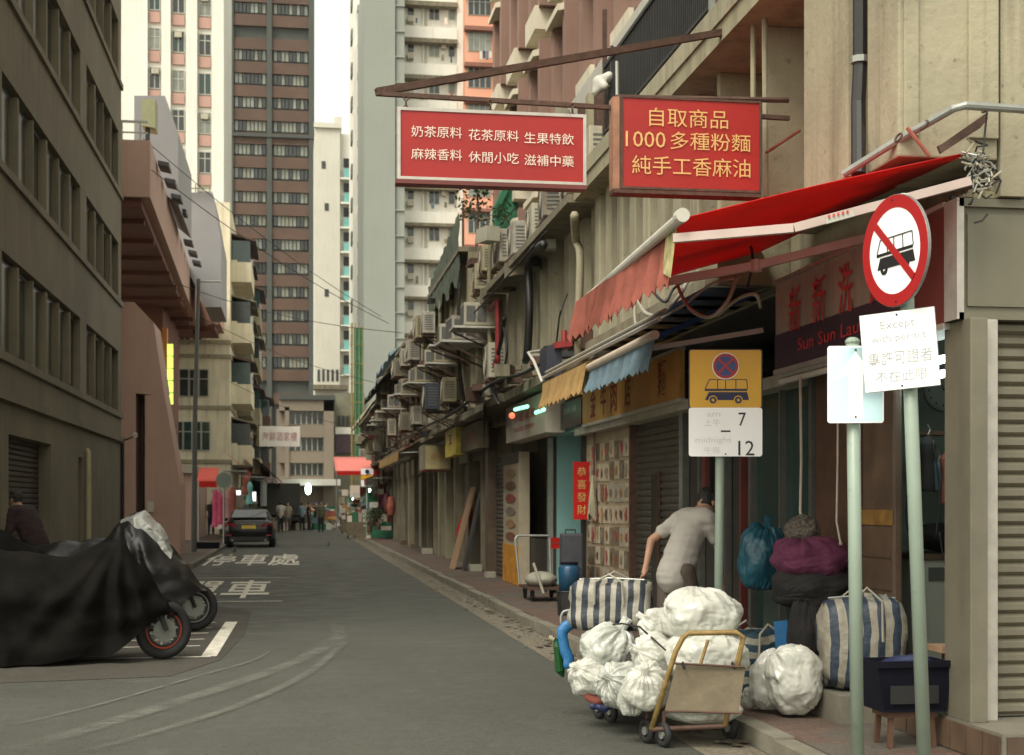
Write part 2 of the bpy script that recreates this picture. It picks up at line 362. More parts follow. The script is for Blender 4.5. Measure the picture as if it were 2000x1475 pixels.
m_asph2 = ground_mat('patched_asphalt', (.040, .035, .026), (.052, .046, .035), .86, .4)
m_pave = ground_mat('red_brick_paving', (.135, .062, .042), (.075, .066, .052), .82, brick=True)
m_ground = ground_mat('grey_ground', (.10, .095, .08), (.13, .12, .10), .9)
m_gut = ground_mat('gutter_concrete', (.09, .08, .058), (.14, .12, .085), .85, .6, 40)
m_kerb = mat('kerb_stone', (.17, .155, .115), .85, .25, 3, .3, 25, spots=.5, dirt=(.07, .055, .04))
m_road = mat('road_paint', (.66, .62, .52), .75, .3, 6, .2, 60, spots=.9, dirt=(.09, .085, .065), streak=.0)
S = dict(kind='structure')
MB().quad((-900, -300, -.03), (900, -300, -.03), (900, 2200, -.03), (-900, 2200, -.03)).build('ground', m_ground, **S)
MB().quad((-3.45, -14, 0), (3.0, -14, 0), (3.0, 104, 0), (-3.45, 104, 0)).build('road', m_asph, **S)
MB().quad((2.58, -14, .004), (2.98, -14, .004), (2.98, 100, .004), (2.58, 100, .004)).build('gutter', m_gut, **S)
# darker resurfaced patch round the parking bay
pp = [AG(0, 1335), AG(330, 1322), AG(430, 1290), AG(478, 1240), AG(492, 1195), AG(430, 1185)]
MB().quad(*[(p.x, p.y, .004) for p in pp], (-3.45, pp[-1].y, .004), (-3.45, pp[0].y, .004)).build('road_patch', m_asph2, **S)
# pavements
pv = MB(); pv.box(3.14, 16, -14, 100, -.02, .12); pv.build('pavement', m_pave, **S)
pl = MB(); pl.box(-5.2, -3.6, -14, 36, -.02, .12); pl.box(-5.2, -2.62, 36, 100, -.02, .12); pl.build('pavement', m_pave, **S)
kb = thing('kerb', '', '', (3.07, 40, 0), kind='structure')
ks = [NP('kerb_stone', MB().box(-.07, .07, -.445, .445 + q, -.02, .125 - .006 * k), m_kerb) for k, q in enumerate((0, -.01, .004))]
for i in range(110): ks[i % 3].put(kb, (3.07 + rnd.uniform(-.008, .008), 1 + .9 * i, rnd.uniform(-.008, .004)), rot=(0, rnd.uniform(-.02, .02), rnd.uniform(-.006, .006)))
kb2 = thing('kerb', '', '', (-3.53, 20, 0), kind='structure')
for i in range(36): ks[i % 3].put(kb2, (-3.53, 3.5 + .9 * i, 0))
for i in range(66): ks[i % 3].put(kb2, (-2.55, 36.45 + .9 * i, 0))
# painted lines and writing on the road
def ribbon(mb, pts, wd, z=.009):
    P = [V((p[0], p[1], 0)) for p in pts]
    for i in range(len(P) - 1):
        d = (P[i + 1] - P[i]).normalized(); nrm = V((-d.y, d.x, 0)) * (wd / 2)
        mb.quad(*[(q.x, q.y, z) for q in (P[i] - nrm, P[i + 1] - nrm, P[i + 1] + nrm, P[i] + nrm)])
g = lambda x, y: AG(x, y)
mk = MB(); c1 = g(400, 1284); c2 = g(452, 1216)
ribbon(mk, [(-3.4, c1.y - .12), (c1.x + .06, c1.y)], .1); ribbon(mk, [(c1.x + .04, c1.y + .02), (c2.x, c2.y)], .16, .0095)
for k in range(5): ribbon(mk, [(-3.3, 16.2 + .8 * k), (-1.05, 16.35 + .8 * k)], .06)
ribbon(mk, [(-3.3, 23.8), (-.2, 23.7)], .11); ribbon(mk, [(-3.3, 31.4), (-.1, 31.3)], .10)
mk.build('road_marking', m_road, **S)
for body, y0, y1, x0, x1 in (('電單車', 24.5, 30.2, -3.1, -.45), ('停車處', 37.5, 46, -2.5, .15)):
    o = lettering(thing('road_marking', '', '', (0, 0, 0), kind='structure'), [(body, (x0 + x1) / 2, (y0 + y1) / 2, x1 - x0, y1 - y0)], (0, 0, .007), (1, 0, 0), (0, 1, 0), m_road, bold=.012)
# pale curved tyre scrubs
def mark_mat():
    m = bpy.data.materials.new('tyre_scrub'); m.use_nodes = True; n = m.node_tree.nodes; L = m.node_tree.links; b = n['Principled BSDF']
    b.inputs['Base Color'].default_value = (.20, .20, .165, 1); b.inputs['Roughness'].default_value = .9
    t = n.new('ShaderNodeTexNoise'); t.inputs['Scale'].default_value = 2.2; t.inputs['Detail'].default_value = 12; t.inputs['Roughness'].default_value = .75
    L.new(n.new('ShaderNodeNewGeometry').outputs['Position'], t.inputs['Vector'])
    r = n.new('ShaderNodeMapRange'); r.inputs[1].default_value = .34; r.inputs[2].default_value = .66; r.inputs[4].default_value = .7; L.new(t.outputs['Fac'], r.inputs[0])
    uv = n.new('ShaderNodeAttribute'); uv.attribute_name = 'edge'; mu = n.new('ShaderNodeMath'); mu.operation = 'MULTIPLY'; L.new(uv.outputs['Fac'], mu.inputs[0]); L.new(r.outputs[0], mu.inputs[1])
    L.new(mu.outputs[0], b.inputs['Alpha']); return m
m_scrub = mark_mat()
def scrub(px, wd, z):
    P = [AG(*p) for p in px]; Q = []
    for i in range(len(P) - 1):   # Catmull-Rom
        p0, p1, p2, p3 = P[max(i - 1, 0)], P[i], P[i + 1], P[min(i + 2, len(P) - 1)]
        for k in range(8):
            t = k / 8; Q.append(.5 * ((2 * p1) + (p2 - p0) * t + (2 * p0 - 5 * p1 + 4 * p2 - p3) * t * t + (3 * p1 - p0 - 3 * p2 + p3) * t ** 3))
    vs = []; fs = []; al = []
    for i, q in enumerate(Q):
        d = (Q[min(i + 1, len(Q) - 1)] - Q[max(i - 1, 0)]).normalized(); nn = V((-d.y, d.x, 0)); e = min(1, i / 8, (len(Q) - 1 - i) / 8)
        for k, s in enumerate((-1, -.35, .35, 1)): vs.append((q.x + nn.x * s * wd, q.y + nn.y * s * wd, z)); al.append(e if k in (1, 2) else 0)
        if i: fs += [((i - 1) * 4 + k, i * 4 + k, i * 4 + k + 1, (i - 1) * 4 + k + 1) for k in range(3)]
    me = bpy.data.meshes.new('tyre_mark'); me.from_pydata(vs, [], fs); me.materials.append(m_scrub)
    a = me.attributes.new('edge', 'FLOAT', 'POINT'); a.data.foreach_set('value', al)
    o = bpy.data.objects.new('tyre_mark', me); COL.objects.link(o); o['kind'] = 'structure'
scrub([(20, 1470), (200, 1418), (420, 1350), (560, 1302), (640, 1262), (662, 1235), (630, 1205)], .13, .011)
scrub([(160, 1473), (330, 1425), (480, 1375), (600, 1318), (660, 1268), (690, 1240)], .07, .013)
scrub([(0, 1425), (190, 1380), (380, 1325), (500, 1290), (540, 1262)], .03, .015)
# litter along the gutter: one scatter of scraps
lt = MB()
for i in range(900):
    y = 9 + 60 * rnd.random() ** 1.4; x = 2.98 - abs(rnd.gauss(0, .17)); r = rnd.choice((.008, .012, .02, .035, .05)) * rnd.uniform(.6, 1.2); a = rnd.random() * 6.3
    p = [V((x + r * math.cos(a + k * 1.57) * rnd.uniform(.6, 1.3), y + 1.6 * r * math.sin(a + k * 1.57), .014 + rnd.random() * .012)) for k in range(4)]; lt.m = rnd.randrange(3); lt.quad(*p)
lt.build('litter', [m_bark, m_bark, m_kerb], kind='stuff', label='scraps of litter and grit along the right gutter')

# ================================================================ LEFT: grey concrete building with bands of ribbed windows
XL = -4.5
b1 = thing('concrete_building', 'dark grey concrete building with diagonal bands of ribbed windows on the left', 'building', (XL - 5, 26, 0))
rows = [(3.98, 5.56), (6.9, 8.36), (9.72, 11.25), (12.6, 14.1)]
bays = [(15.0, 22.3), (23.1, 31.3), (32.2, 37.9)]
wl = MB(); wl.box(XL - 10, XL - .35, 14.6, 38.4, 0, 15.5)                       # core behind the recesses
zz = [0, 3.98, 5.56, 6.9, 8.36, 9.72, 11.25, 12.6, 14.1, 15.6]
wl2 = MB()
for k in range(1, 9, 2): wl2.box(XL - .349, XL, 14.4, 38.5, zz[k + 1], zz[k + 2])
g0, g1 = 23.6, 27.6
wl2.box(XL - .349, XL, 14.4, g0, 0, 3.98); wl2.box(XL - .349, XL, g1, 31.0, 0, 3.98); wl2.box(XL - .349, XL, 31.6, 38.5, 0, 3.98); wl2.box(XL - .349, XL, 31.0, 31.6, 2.6, 3.98); wl2.box(XL - .349, XL, g0, g1, 2.72, 3.98)
wl.build('wall', m_conc, b1); wl2.build('wall', m_conc, b1)
for i, (za, zb) in enumerate(rows):
    e = [14.4] + [q for b in bays for q in b] + [38.5]
    for k in range(0, len(e), 2): MB().box(XL - .347, XL - .003, e[k], e[k + 1], za, zb).build('pilaster', m_conc, b1)
    MB().box(XL, XL + .06, 14.4, 38.5, za - .14, za - .0).build('sill', m_conc, b1)
MB().box(XL, XL + .09, 14.4, 38.52, 3.22, 3.34).build('ledge', m_conc, b1)
np_pane = NP('pane', MB().box(-.02, .02, -.5, .5, 0, 1), m_glass); np_fin = NP('fin', MB().box(-.10, .10, -.035, .035, 0, 1), m_conc)
m_dimgl = mat('dusty_ribbed_glass', (.085, .080, .052), .35, .5, .7, .05)
np_pane2 = NP('pane', MB().box(-.02, .02, -.5, .5, 0, 1), m_dimgl)
for za, zb in rows:
    for (ya, yb) in bays:
        if yb < 5: continue
        fr = MB(); fr.box(XL - .30, XL - .14, ya, yb, za, za + .06); fr.box(XL - .30, XL - .14, ya, yb, zb - .06, zb); fo = fr.build('window', m_black, b1)
        n = max(2, round((yb - ya) / 1.32)); p = (yb - ya) / n
        for k in range(n):
            (np_pane, np_pane2)[(k + int(za)) % 4 > 0].put(fo, (XL - .17, ya + p * (k + .5), za + .06), (1, p - .02, zb - za - .12))
            if k: np_fin.put(fo, (XL - .11, ya + p * k, za + .061), (1, 1 + (k % 2), zb - za - .123))
gs = MB().box(XL - .34, XL - .26, g0 - .05, g1 + .05, .1, 2.73).build('garage_shutter', m_black, b1)
np_gs = NP('slat', MB().slab([(0, 0, 0), (.03, 0, .02), (.03, 0, .075), (0, 0, .09)], (0, g1 - g0, 0)), mat('dark_brown_slat', (.045, .03, .02), .6, .2, 5, .05))
for k in range(28): np_gs.put(gs, (XL - .25, g0, .12 + k * .093))
MB().box(XL - .33, XL - .31, 31, 31.6, .1, 2.6).build('door', m_black, b1)
# yellow conduit, drain pipe, camera on that building
MB().tube([(XL + .07, 32.0, .1), (XL + .07, 32.0, 2.72), (XL + .02, 32.0, 2.8)], .055, 8).build('drain_pipe', mat('pale_yellow_pipe', (.42, .38, .22), .7, .1, 3, .05), None, label='pale yellow vertical pipe on the grey concrete wall beside the garage', category='pipe')
t = thing('security_camera', 'small white security camera on a black arm at the concrete building corner', 'camera', (XL + .1, 38.3, 3.3))
MB().tube([(XL, 38.3, 3.25), (XL + .2, 38.25, 3.3), (XL + .38, 38.2, 3.38)], .02, 6).build('arm', m_black, t); MB().cyl((XL + .38, 38.3, 3.42), (XL + .42, 37.95, 3.38), .06, 10).build('camera_body', m_white, t)
MB().tube([(XL + .05, 38.35, .1), (XL + .05, 38.35, 3.2)], .045, 8).build('drain_pipe', m_black, None, label='thin black pipe down the far corner of the concrete building', category='pipe')

# ================================================================ LEFT: pink building with overhanging box
b2 = thing('pink_building', 'pink rendered building with a big overhanging upper box above the left pavement', 'building', (-9, 55, 0))
A = AD(293, 383, 38.9); B = AD(389, 644, 68.4); Cc = AD(430, 632, 66.1)
fp = [(-15, A.y, 10.0), (A.x, A.y, 10.0), (B.x, B.y, 10.0), (Cc.x, Cc.y, 10.0), (Cc.x, Cc.y + 4, 10.0), (-15, Cc.y + 4, 10.0)]
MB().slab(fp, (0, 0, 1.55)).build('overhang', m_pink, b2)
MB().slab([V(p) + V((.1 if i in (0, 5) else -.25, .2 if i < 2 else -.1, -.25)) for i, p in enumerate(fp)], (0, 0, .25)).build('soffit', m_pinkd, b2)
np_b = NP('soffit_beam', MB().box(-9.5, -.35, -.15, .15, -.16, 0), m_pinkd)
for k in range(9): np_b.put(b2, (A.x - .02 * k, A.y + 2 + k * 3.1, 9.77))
p = [AY(x, y, 42) for x, y in ((200, 590), (262, 590), (300, 630), (322, 760), (336, 850), (352, 940), (352, 1100), (200, 1100))]
MB().slab([AY(x, y, 42) for x, y in ((150, 590), (262, 590), (300, 630), (319, 760), (303, 772), (265, 768), (265, 1092), (150, 1092))], (0, 2.2, 0)).build('wall', m_pink, b2)
MB().slab([AY(x, y, 42) for x, y in ((303, 772), (319, 760), (352, 945), (352, 1092), (283, 1092), (283, 772)) if True], (0, 1.9, 0)).build('wall', m_pink, b2)
MB().slab([AY(x, y, 44) for x, y in ((255, 760), (300, 760), (300, 1090), (255, 1090))], (0, .1, 0)).build('glass_slot', m_glassg, b2)
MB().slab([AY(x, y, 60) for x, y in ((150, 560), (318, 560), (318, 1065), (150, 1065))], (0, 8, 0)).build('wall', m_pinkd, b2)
an = MB().slab([AY(x, y, 60) for x, y in ((328, 925), (378, 925), (378, 1058), (328, 1058))], (0, 9, 0)).build('annex', m_pink, b2)
MB().slab([AY(x, y, 59.6) for x, y in ((326, 908), (380, 908), (380, 924), (326, 924))], (0, 3, 0)).build('annex_roof', m_beige, b2)
MB().slab([AY(x, y, 59.9) for x, y in ((335, 955), (352, 955), (352, 1058), (335, 1058))], (0, .08, 0)).build('door', m_wood, b2)
MB().slab([AY(x, y, 59.9) for x, y in ((338, 930), (350, 930), (350, 944), (338, 944))], (0, .08, 0)).build('notice', m_acg, b2)
MB().slab([AY(x, y, 41.9) for x, y in ((288, 980), (300, 980), (300, 1000), (288, 1000))], (0, .08, 0)).build('notice', m_white, b2)
# small canopies along the parapet, rail, meter boxes
np_c = NP('parapet_hood', MB().slab([(0, 0, 0), (.32, 0, -.07), (.32, 0, .06), (0, 0, .12)], (0, .9, 0)), m_black)
for k in range(4): np_c.put(b2, (A.x, A.y + 2.2 + k * 2.2, 11.42))
for k in range(4): np_c.put(b2, (A.x - .2, A.y + 14.5 + k * 2.3, 11.42))
rl = MB()
for k in range(5): rl.bar((-6.2 + .5 * k, A.y + .4, 11.55), (-6.2 + .5 * k, A.y + .4, 12.15), .05)
rl.bar((-6.4, A.y + .4, 12.15), (A.x - .1, A.y + .4, 12.15), .06); rl.bar((-6.4, A.y + .4, 11.85), (A.x - .1, A.y + .4, 11.85), .04); rl.build('railing', m_gal, b2)
t = thing('roof_box', 'tall lavender-grey sheet box on the pink roof, nearer one with a green cupboard', 'roof box', AY(300, 300, 47))
MB().slab([AY(x, y, 47) for x, y in ((262, 187), (322, 187), (348, 260), (348, 400), (262, 330))], (0, 6, 0)).build('sheet_wall', m_lav, t)
MB().slab([AY(x, y, 42.4) for x, y in ((277, 193), (303, 193), (303, 250), (277, 245))], (0, .8, 0)).build('cupboard', mat('olive_paint', (.30, .31, .17), .7, .1, 3, .05), t)
MB().slab([AY(x, y, 42.5) for x, y in ((284, 245), (292, 245), (292, 285), (284, 285))], (0, .2, 0)).build('stand', m_black, t)
t = thing('roof_box', 'lower pale lavender-grey sheet box farther along the pink roof', 'roof box', AY(390, 500, 61))
MB().slab([AY(x, y, 61) for x, y in ((345, 376), (415, 376), (432, 470), (432, 600), (400, 600), (345, 480))], (0, 5, 0)).build('sheet_wall', m_lav, t)
r_ = MB()
for k in range(6): q = AY(340 + 14 * k, 376, 60.8); r_.bar(q, q + V((0, 0, .35)), .05)
q = AY(340, 368, 60.8); r_.bar(q, AY(412, 368, 60.8), .05); r_.build('railing', m_cream2, t)
t = thing('lit_sign', 'orange post with a glowing yellow-green sign under the pink overhang', 'sign', AY(325, 790, 58))
MB().slab([AY(x, y, 58) for x, y in ((317, 640), (326, 640), (326, 850), (317, 850))], (0, .5, 0)).build('post', mat('orange_post', (.45, .16, .02), .6, .1, 3, .05), t)
m_yg = mat('glowing_sign', (.55, .80, .12), .5, .25, 2.5, 0, emit=.8)
for k in range(5): MB().slab([AY(x, y, 58) for x, y in ((326.5, 672 + 24 * k), (337, 672 + 24 * k), (337, 693 + 24 * k), (326.5, 693 + 24 * k))], (0, .3, 0)).build('lit_panel', m_yg, t)

# ================================================================ window pieces for far facades
def win_np(nm, wd, ht, pane, frame=m_frame, mull=1, trans=0):
    b = MB(); b.m = 0; b.box(-wd / 2, wd / 2, -.02, .12, 0, ht); b.m = 1
    f = min(.07, wd * .12); b.box(-wd / 2 - f, wd / 2 + f, -.07, .05, -f, 0); b.box(-wd / 2 - f, wd / 2 + f, -.07, .05, ht, ht + f); b.box(-wd / 2 - f, -wd / 2, -.07, .05, 0, ht); b.box(wd / 2, wd / 2 + f, -.07, .05, 0, ht)
    for k in range(mull): x = -wd / 2 + wd * (k + 1) / (mull + 1); b.box(x - f / 2, x + f / 2, -.06, 0, 0, ht)
    if trans: b.box(-wd / 2, wd / 2, -.055, -.005, ht * trans - f / 2, ht * trans + f / 2)
    return NP('window', b, [pane, frame])
def pxm(Y): return Y / FPX
# cream old block behind the pink building
b3 = thing('apartment_building', 'old cream apartment block with bay balconies behind the pink building', 'building', (-8, 78, 0))
P0 = AY(449, 985, 72); XC = P0.x
m_creamb = mat('bright_cream_render', (.64, .585, .42), .88, .12, 1, .2, 18, streak=.55, dirt=(.2, .16, .1), spots=.3)
MB().box(-16, XC, 72, 86, 0, 16.6).build('wall', m_creamb, b3)
cz = lambda y, Y=72: AY(449, y, Y).z
for y in (672, 700, 800, 905): MB().box(-12, XC + .06, 71.9, 86.05, cz(y), cz(y) + .18).build('cornice', m_cream2, b3)
def facewin(par, x0, x1, y0, y1, Y, pane=m_glass, n=3, tr=True):
    a, b = AY(x0, y1, Y), AY(x1, y0, Y); wb = MB().slab([(a.x, Y - .06, a.z), (b.x, Y - .06, a.z), (b.x, Y - .06, b.z), (a.x, Y - .06, b.z)], (0, .12, 0)).build('window', m_frame, par)
    wd = (b.x - a.x) / n; h = b.z - a.z
    for k in range(n):
        xs = a.x + wd * k + .05; xe = a.x + wd * (k + 1) - .05
        if tr:
            MB().box(xs, xe, Y - .09, Y - .065, a.z + .05, a.z + h * .62).build('pane', pane, wb); MB().box(xs, xe, Y - .09, Y - .065, a.z + h * .66, b.z - .05).build('pane', pane, wb)
        else: MB().box(xs, xe, Y - .09, Y - .065, a.z + .05, b.z - .05).build('pane', pane, wb)
    return wb
facewin(b3, 350, 372, 648, 673, 72, n=2, tr=False); facewin(b3, 376, 395, 648, 673, 72, n=2, tr=False)
facewin(b3, 350, 408, 721, 775, 72, n=3); facewin(b3, 340, 411, 823, 880, 72, m_glassg, n=4)
def balcony_stack(par, X, Y0, Y1, z0, n, step, m1, dep=.9):
    """enclosed balconies on the side face towards the street"""
    for k in range(n):
        z = z0 + k * step
        f = MB(); f.box(X, X + dep, Y0, Y1, z, z + 1.0); f.box(X, X + dep * .3, Y0, Y1, z + 1.0, z + 1.1); f.build('balcony', m1, par)
        g_ = MB(); g_.box(X + .02, X + dep - .05, Y0 + .05, Y1 - .05, z + 1.0, z + 2.1); g_.build('balcony_window', m_glassg if k % 2 else m_glass, par)
        MB().slab([(X, Y0 - .1, z + 2.35), (X + dep + .25, Y0 - .1, z + 2.05), (X + dep + .25, Y0 - .1, z + 2.13), (X, Y0 - .1, z + 2.45)], (0, Y1 - Y0 + .2, 0)).build('balcony_hood', m_rust if k % 2 else m_creamd, par)
balcony_stack(b3, XC, 73.5, 79, 3.6, 4, 3.1, m_creamb, 1.0); balcony_stack(b3, XC, 80, 85, 3.4, 4, 3.1, m_creamd, .8)
b4 = thing('apartment_building', 'second old block on the left, narrower and streaked, behind the cream one', 'building', (-6, 92, 0))
MB().box(-14, -2.75, 86.2, 94, 0, 14.4).build('wall', m_creamd, b4); balcony_stack(b4, -2.75, 87, 93, 3.4, 4, 3.0, m_cream2, .7)
b5 = thing('apartment_building', 'dark brown-grey old block at the left end of the street', 'building', (-6, 98, 0))
MB().box(-14, -2.2, 94.3, 103, 0, 9.6).build('wall', m_bgrey, b5); balcony_stack(b5, -2.2, 95, 102, 3.4, 2, 3.0, m_brick, .6)

# ================================================================ FAR TOWERS
Y1 = 125
def front(par, nm, x0, x1, y0, y1, Y, th, m):
    a, b = AY(x0, y1, Y), AY(x1, y0, Y); return MB().box(a.x, b.x, Y, Y + th, max(a.z, 0) if y1 > 985 else a.z, b.z).build(nm, m, par)
# white tower with pink panels
Y1 = 112; t1 = thing('tower_block', 'white tower block with pink panels under its windows, upper left', 'building', (AY(340, 985, Y1).x, Y1 + 6, 0))
a, b = AY(200, 985, Y1), AY(437, 985, Y1); ztop = AY(300, -140, Y1).z
MB().box(a.x, b.x, Y1 + .5, Y1 + 14, 0, ztop).build('wall', m_tow_w, t1)
s = pxm(Y1) / 1.0
for x0, x1 in ((200, 288), (315, 333), (363, 385), (413, 437)): q0, q1 = AY(x0, 985, Y1), AY(x1, 985, Y1); MB().box(q0.x, q1.x, Y1, Y1 + .5, 0, ztop).build('pilaster', m_tow_w, t1)
for ci, (x0, x1, dy) in enumerate(((290, 312, 0), (335, 360, 6), (387, 412, 12))):
    q0, q1 = AY(x0, 985, Y1), AY(x1, 985, Y1); wd = q1.x - q0.x; nps = [win_np('window', wd - .12, 1.55, pn, m_frame, 1, tr) for pn, tr in ((m_glass, .7), (m_glassl, .6), (m_glassg, 0))]
    for k in range(10):
        zt = AY(x0, 51 + dy + 77 * k - 154, Y1).z
        nps[(k * 2 + ci) % 3].put(t1, ((q0.x + q1.x) / 2, Y1 + .42, zt - 1.6))
        MB().box(q0.x + .02, q1.x - .02, Y1 + .30, Y1 + .49, zt - 2.6, zt - 1.78).build('spandrel_panel', m_tow_b, t1)
        if (k + ci) % 3 == 0: MB().box(q0.x + .2, q0.x + .75, Y1 + .1, Y1 + .38, zt - .55, zt - .15).build('aircon_box', m_acw, t1)
# brown office tower
Y2 = 185; t2 = thing('office_tower', 'tall dark brown office tower with ribbon windows and blue-grey piers', 'building', (AY(525, 985, Y2).x, Y2 + 12, 0))
a, b = AY(430, 985, Y2), AY(614, 985, Y2); ztop = AY(500, -160, Y2).z
MB().box(a.x, b.x, Y2 + .6, Y2 + 26, 0, ztop).build('wall', m_bgrey, t2)
for x0, x1 in ((430, 447), (452, 456), (521, 531), (603, 614)): q0, q1 = AY(x0, 985, Y2), AY(x1, 985, Y2); MB().box(q0.x, q1.x, Y2 - .25, Y2 + .6, 0, ztop).build('pier', m_bgrey, t2)
np_w2 = [NP('window', MB().box(-.19, .19, -.03, .1, 0, 1.3), mm) for mm in (m_glassl, m_glassl, mat('blind_glass', (.20, .20, .15), .5, .15, 1, 0), m_glass)]
cnt = 0
for k in range(-3, 17):
    yb = 28 + 46.2 * k; lo = AY(500, yb + 22, Y2).z; hi = AY(500, yb, Y2).z      # brick band
    mech = k in (0,)
    for x0, x1 in ((447, 521), (531, 603)):
        q0, q1 = AY(x0, 985, Y2), AY(x1, 985, Y2); MB().box(q0.x, q1.x, Y2 + .05, Y2 + .6, lo, hi).build('brick_spandrel', m_brick, t2)
        n = 9
        if mech or yb > 720 or yb < -60: continue
        for j in range(n):
            x = q0.x + .45 + (q1.x - q0.x - .8) * j / (n - 1)
            np_w2[rnd.choice((0, 3, 1, 2, 3, 2, 3))].put(t2, (x, Y2 + .42, AY(500, yb + 43, Y2).z + .1)); cnt += 1
MB().box(a.x, b.x, Y2 - .4, Y2 + .6, AY(500, 268, Y2).z, AY(500, 262, Y2).z).build('ledge', m_bgrey, t2)
# cream tower with teal panels
Y3 = 150; t3 = thing('tower_block', 'slender cream tower with teal balcony panels beside the sky gap', 'building', (AY(650, 985, Y3).x, Y3 + 6, 0))
front(t3, 'wall', 615, 664, 246, 1040, Y3, 12, m_tow_c); front(t3, 'stair_wall', 664, 692, 262, 1040, Y3 + .8, 12, m_tow_w)
front(t3, 'roof_tank', 653, 668, 228, 250, Y3 + 2, 3, m_tow_c); front(t3, 'parapet', 613, 666, 240, 248, Y3 - .3, .5, m_tow_c)
for k in range(9): y = 330 + 48 * k; front(t3, 'balcony_panel', 672, 689, y, y + 17, Y3 + .2, .5, m_teal); front(t3, 'window', 671, 689, y - 20, y - 3, Y3 + .7, .2, m_glass); front(t3, 'slab', 665, 691, y + 17, y + 20, Y3, .8, m_tow_w)
for x, y in ((634, 397), (634, 565), (628, 315)): front(t3, 'window', x, x + 8, y, y + 14, Y3 - .05, .2, m_glass)
for k in range(5): front(t3, 'window', 620 + k * 9, 625 + k * 9, 722, 745, Y3 - .05, .2, m_glass)
front(t3, 'canopy', 612, 680, 752, 760, Y3 - 1.5, 2, m_creamd)
# narrow white block hung with air conditioners
Y4 = 132; t4 = thing('tower_block', 'narrow white tower edge crowded with balconies and air conditioners', 'building', (AY(700, 985, Y4).x, Y4 + 5, 0))
front(t4, 'wall', 690, 712, -60, 1020, Y4, 10, m_tow_w)
for k in range(15):
    y = -20 + 66 * k
    front(t4, 'window', 703, 711, y, y + 26, Y4 - .1, .2, m_glass)
    front(t4, 'balcony', 698, 711, y + 30, y + 40, Y4 - .7, .7, rnd.choice((m_tow_w, m_lav, m_creamd)))
    front(t4, 'aircon_box', 700 + rnd.randrange(6), 709, y + 42, y + 54, Y4 - .6, .6, rnd.choice((m_acw, m_acg, m_redf, m_acw)))
    front(t4, 'window', 686, 690.5, y + 10, y + 32, Y4 + 1, 2, m_acg)
# grey-green blank slab tower
Y5 = 117; t5 = thing('tower_block', 'tall blank grey-green tower wall behind the left red sign', 'building', (AY(750, 985, Y5).x, Y5 + 5, 0))
front(t5, 'wall', 711, 772, -60, 1020, Y5, 12, m_tow_g); front(t5, 'wall', 773.5, 790, -60, 1020, Y5 + .25, 12, m_tow_g)
for k in range(18): y = -40 + 50 * k; front(t5, 'joint_cover', 771.5, 791, y, y + 1.6, Y5 + .1, .2, m_tow_g)
# white tower
Y6 = 121; t6 = thing('tower_block', 'white housing tower with dark floor ledges between the grey and peach towers', 'building', (AY(850, 985, Y6).x, Y6 + 6, 0))
front(t6, 'wall', 790, 912, -60, 1020, Y6, 12, m_tow_w); front(t6, 'pier', 893, 906, -60, 1020, Y6 - .7, .7, m_tow_w); front(t6, 'pipe', 832, 834, -60, 1020, Y6 - .25, .2, m_acw); front(t6, 'pipe', 826, 828, -60, 1020, Y6 - .25, .2, m_tow_w)
for k in range(13):
    y = -17 + 72 * k
    front(t6, 'floor_band', 790, 893, y, y + 22, Y6 - .8, .8, m_tow_w); front(t6, 'drip_ledge', 789, 894, y + 22, y + 25, Y6 - .95, .95, m_creamd)
    front(t6, 'window', 797, 808, y + 30, y + 46, Y6 - .06, .2, m_glass); facewin(t6, 838, 858, y + 30, y + 56, Y6, (m_glass, m_glassl, m_glassg)[k % 3], 2, False); facewin(t6, 876, 888, y + 30, y + 56, Y6, (m_glassl, m_glass)[k % 2], 1, False)
    for j_ in range(2):
        xx_ = rnd.choice((812, 820, 842, 862, 868, 880)); front(t6, 'laundry', xx_, xx_ + rnd.randrange(3, 9), y + 52, y + 60 + rnd.randrange(8), Y6 - .6, .1, rnd.choice((m_white, m_bluef, m_redf, m_navy, m_creamd, m_pinkw)))
    if k % 2: front(t6, 'aircon_box', 862, 871, y + 30, y + 39, Y6 - .5, .5, m_acw)
    front(t6, 'aircon_box', 796, 808, y + 48, y + 58, Y6 - .7, .7, m_acw)
# peach tower
Y7 = 119; t7 = thing('tower_block', 'peach coloured housing tower with green framed windows and laundry', 'building', (AY(957, 985, Y7).x, Y7 + 6, 0))
front(t7, 'wall', 908, 1040, -60, 1020, Y7, 12, m_tow_p); front(t7, 'pier', 966, 982, -60, 1020, Y7 - .5, .5, m_tow_p)
m_gfr = mat('green_window_frame', (.08, .28, .16), .6, .1, 4, 0)
for k in range(9):
    y = -17 + 71 * k
    front(t7, 'drip_ledge', 908, 1003, y, y + 3, Y7 - .7, .7, mat('brown_ledge', (.22, .09, .06), .8, .1, 3, .05))
    wv = facewin(t7, 914, 959, y + 8, y + 46, Y7, (m_glass, m_glassl)[k % 2], 4, True); facewin(t7, 985, 1001, y + 8, y + 46, Y7, (m_gfr, m_glassl)[k % 2], 2, True)
    if k == 1:
        for j, mm in enumerate((m_white, m_navy, m_bluef, m_white)): front(t7, 'laundry', 937 + 6 * j, 942 + 6 * j, y + 46, y + 62 - 3 * (j % 2), Y7 - .9, .1, mm)
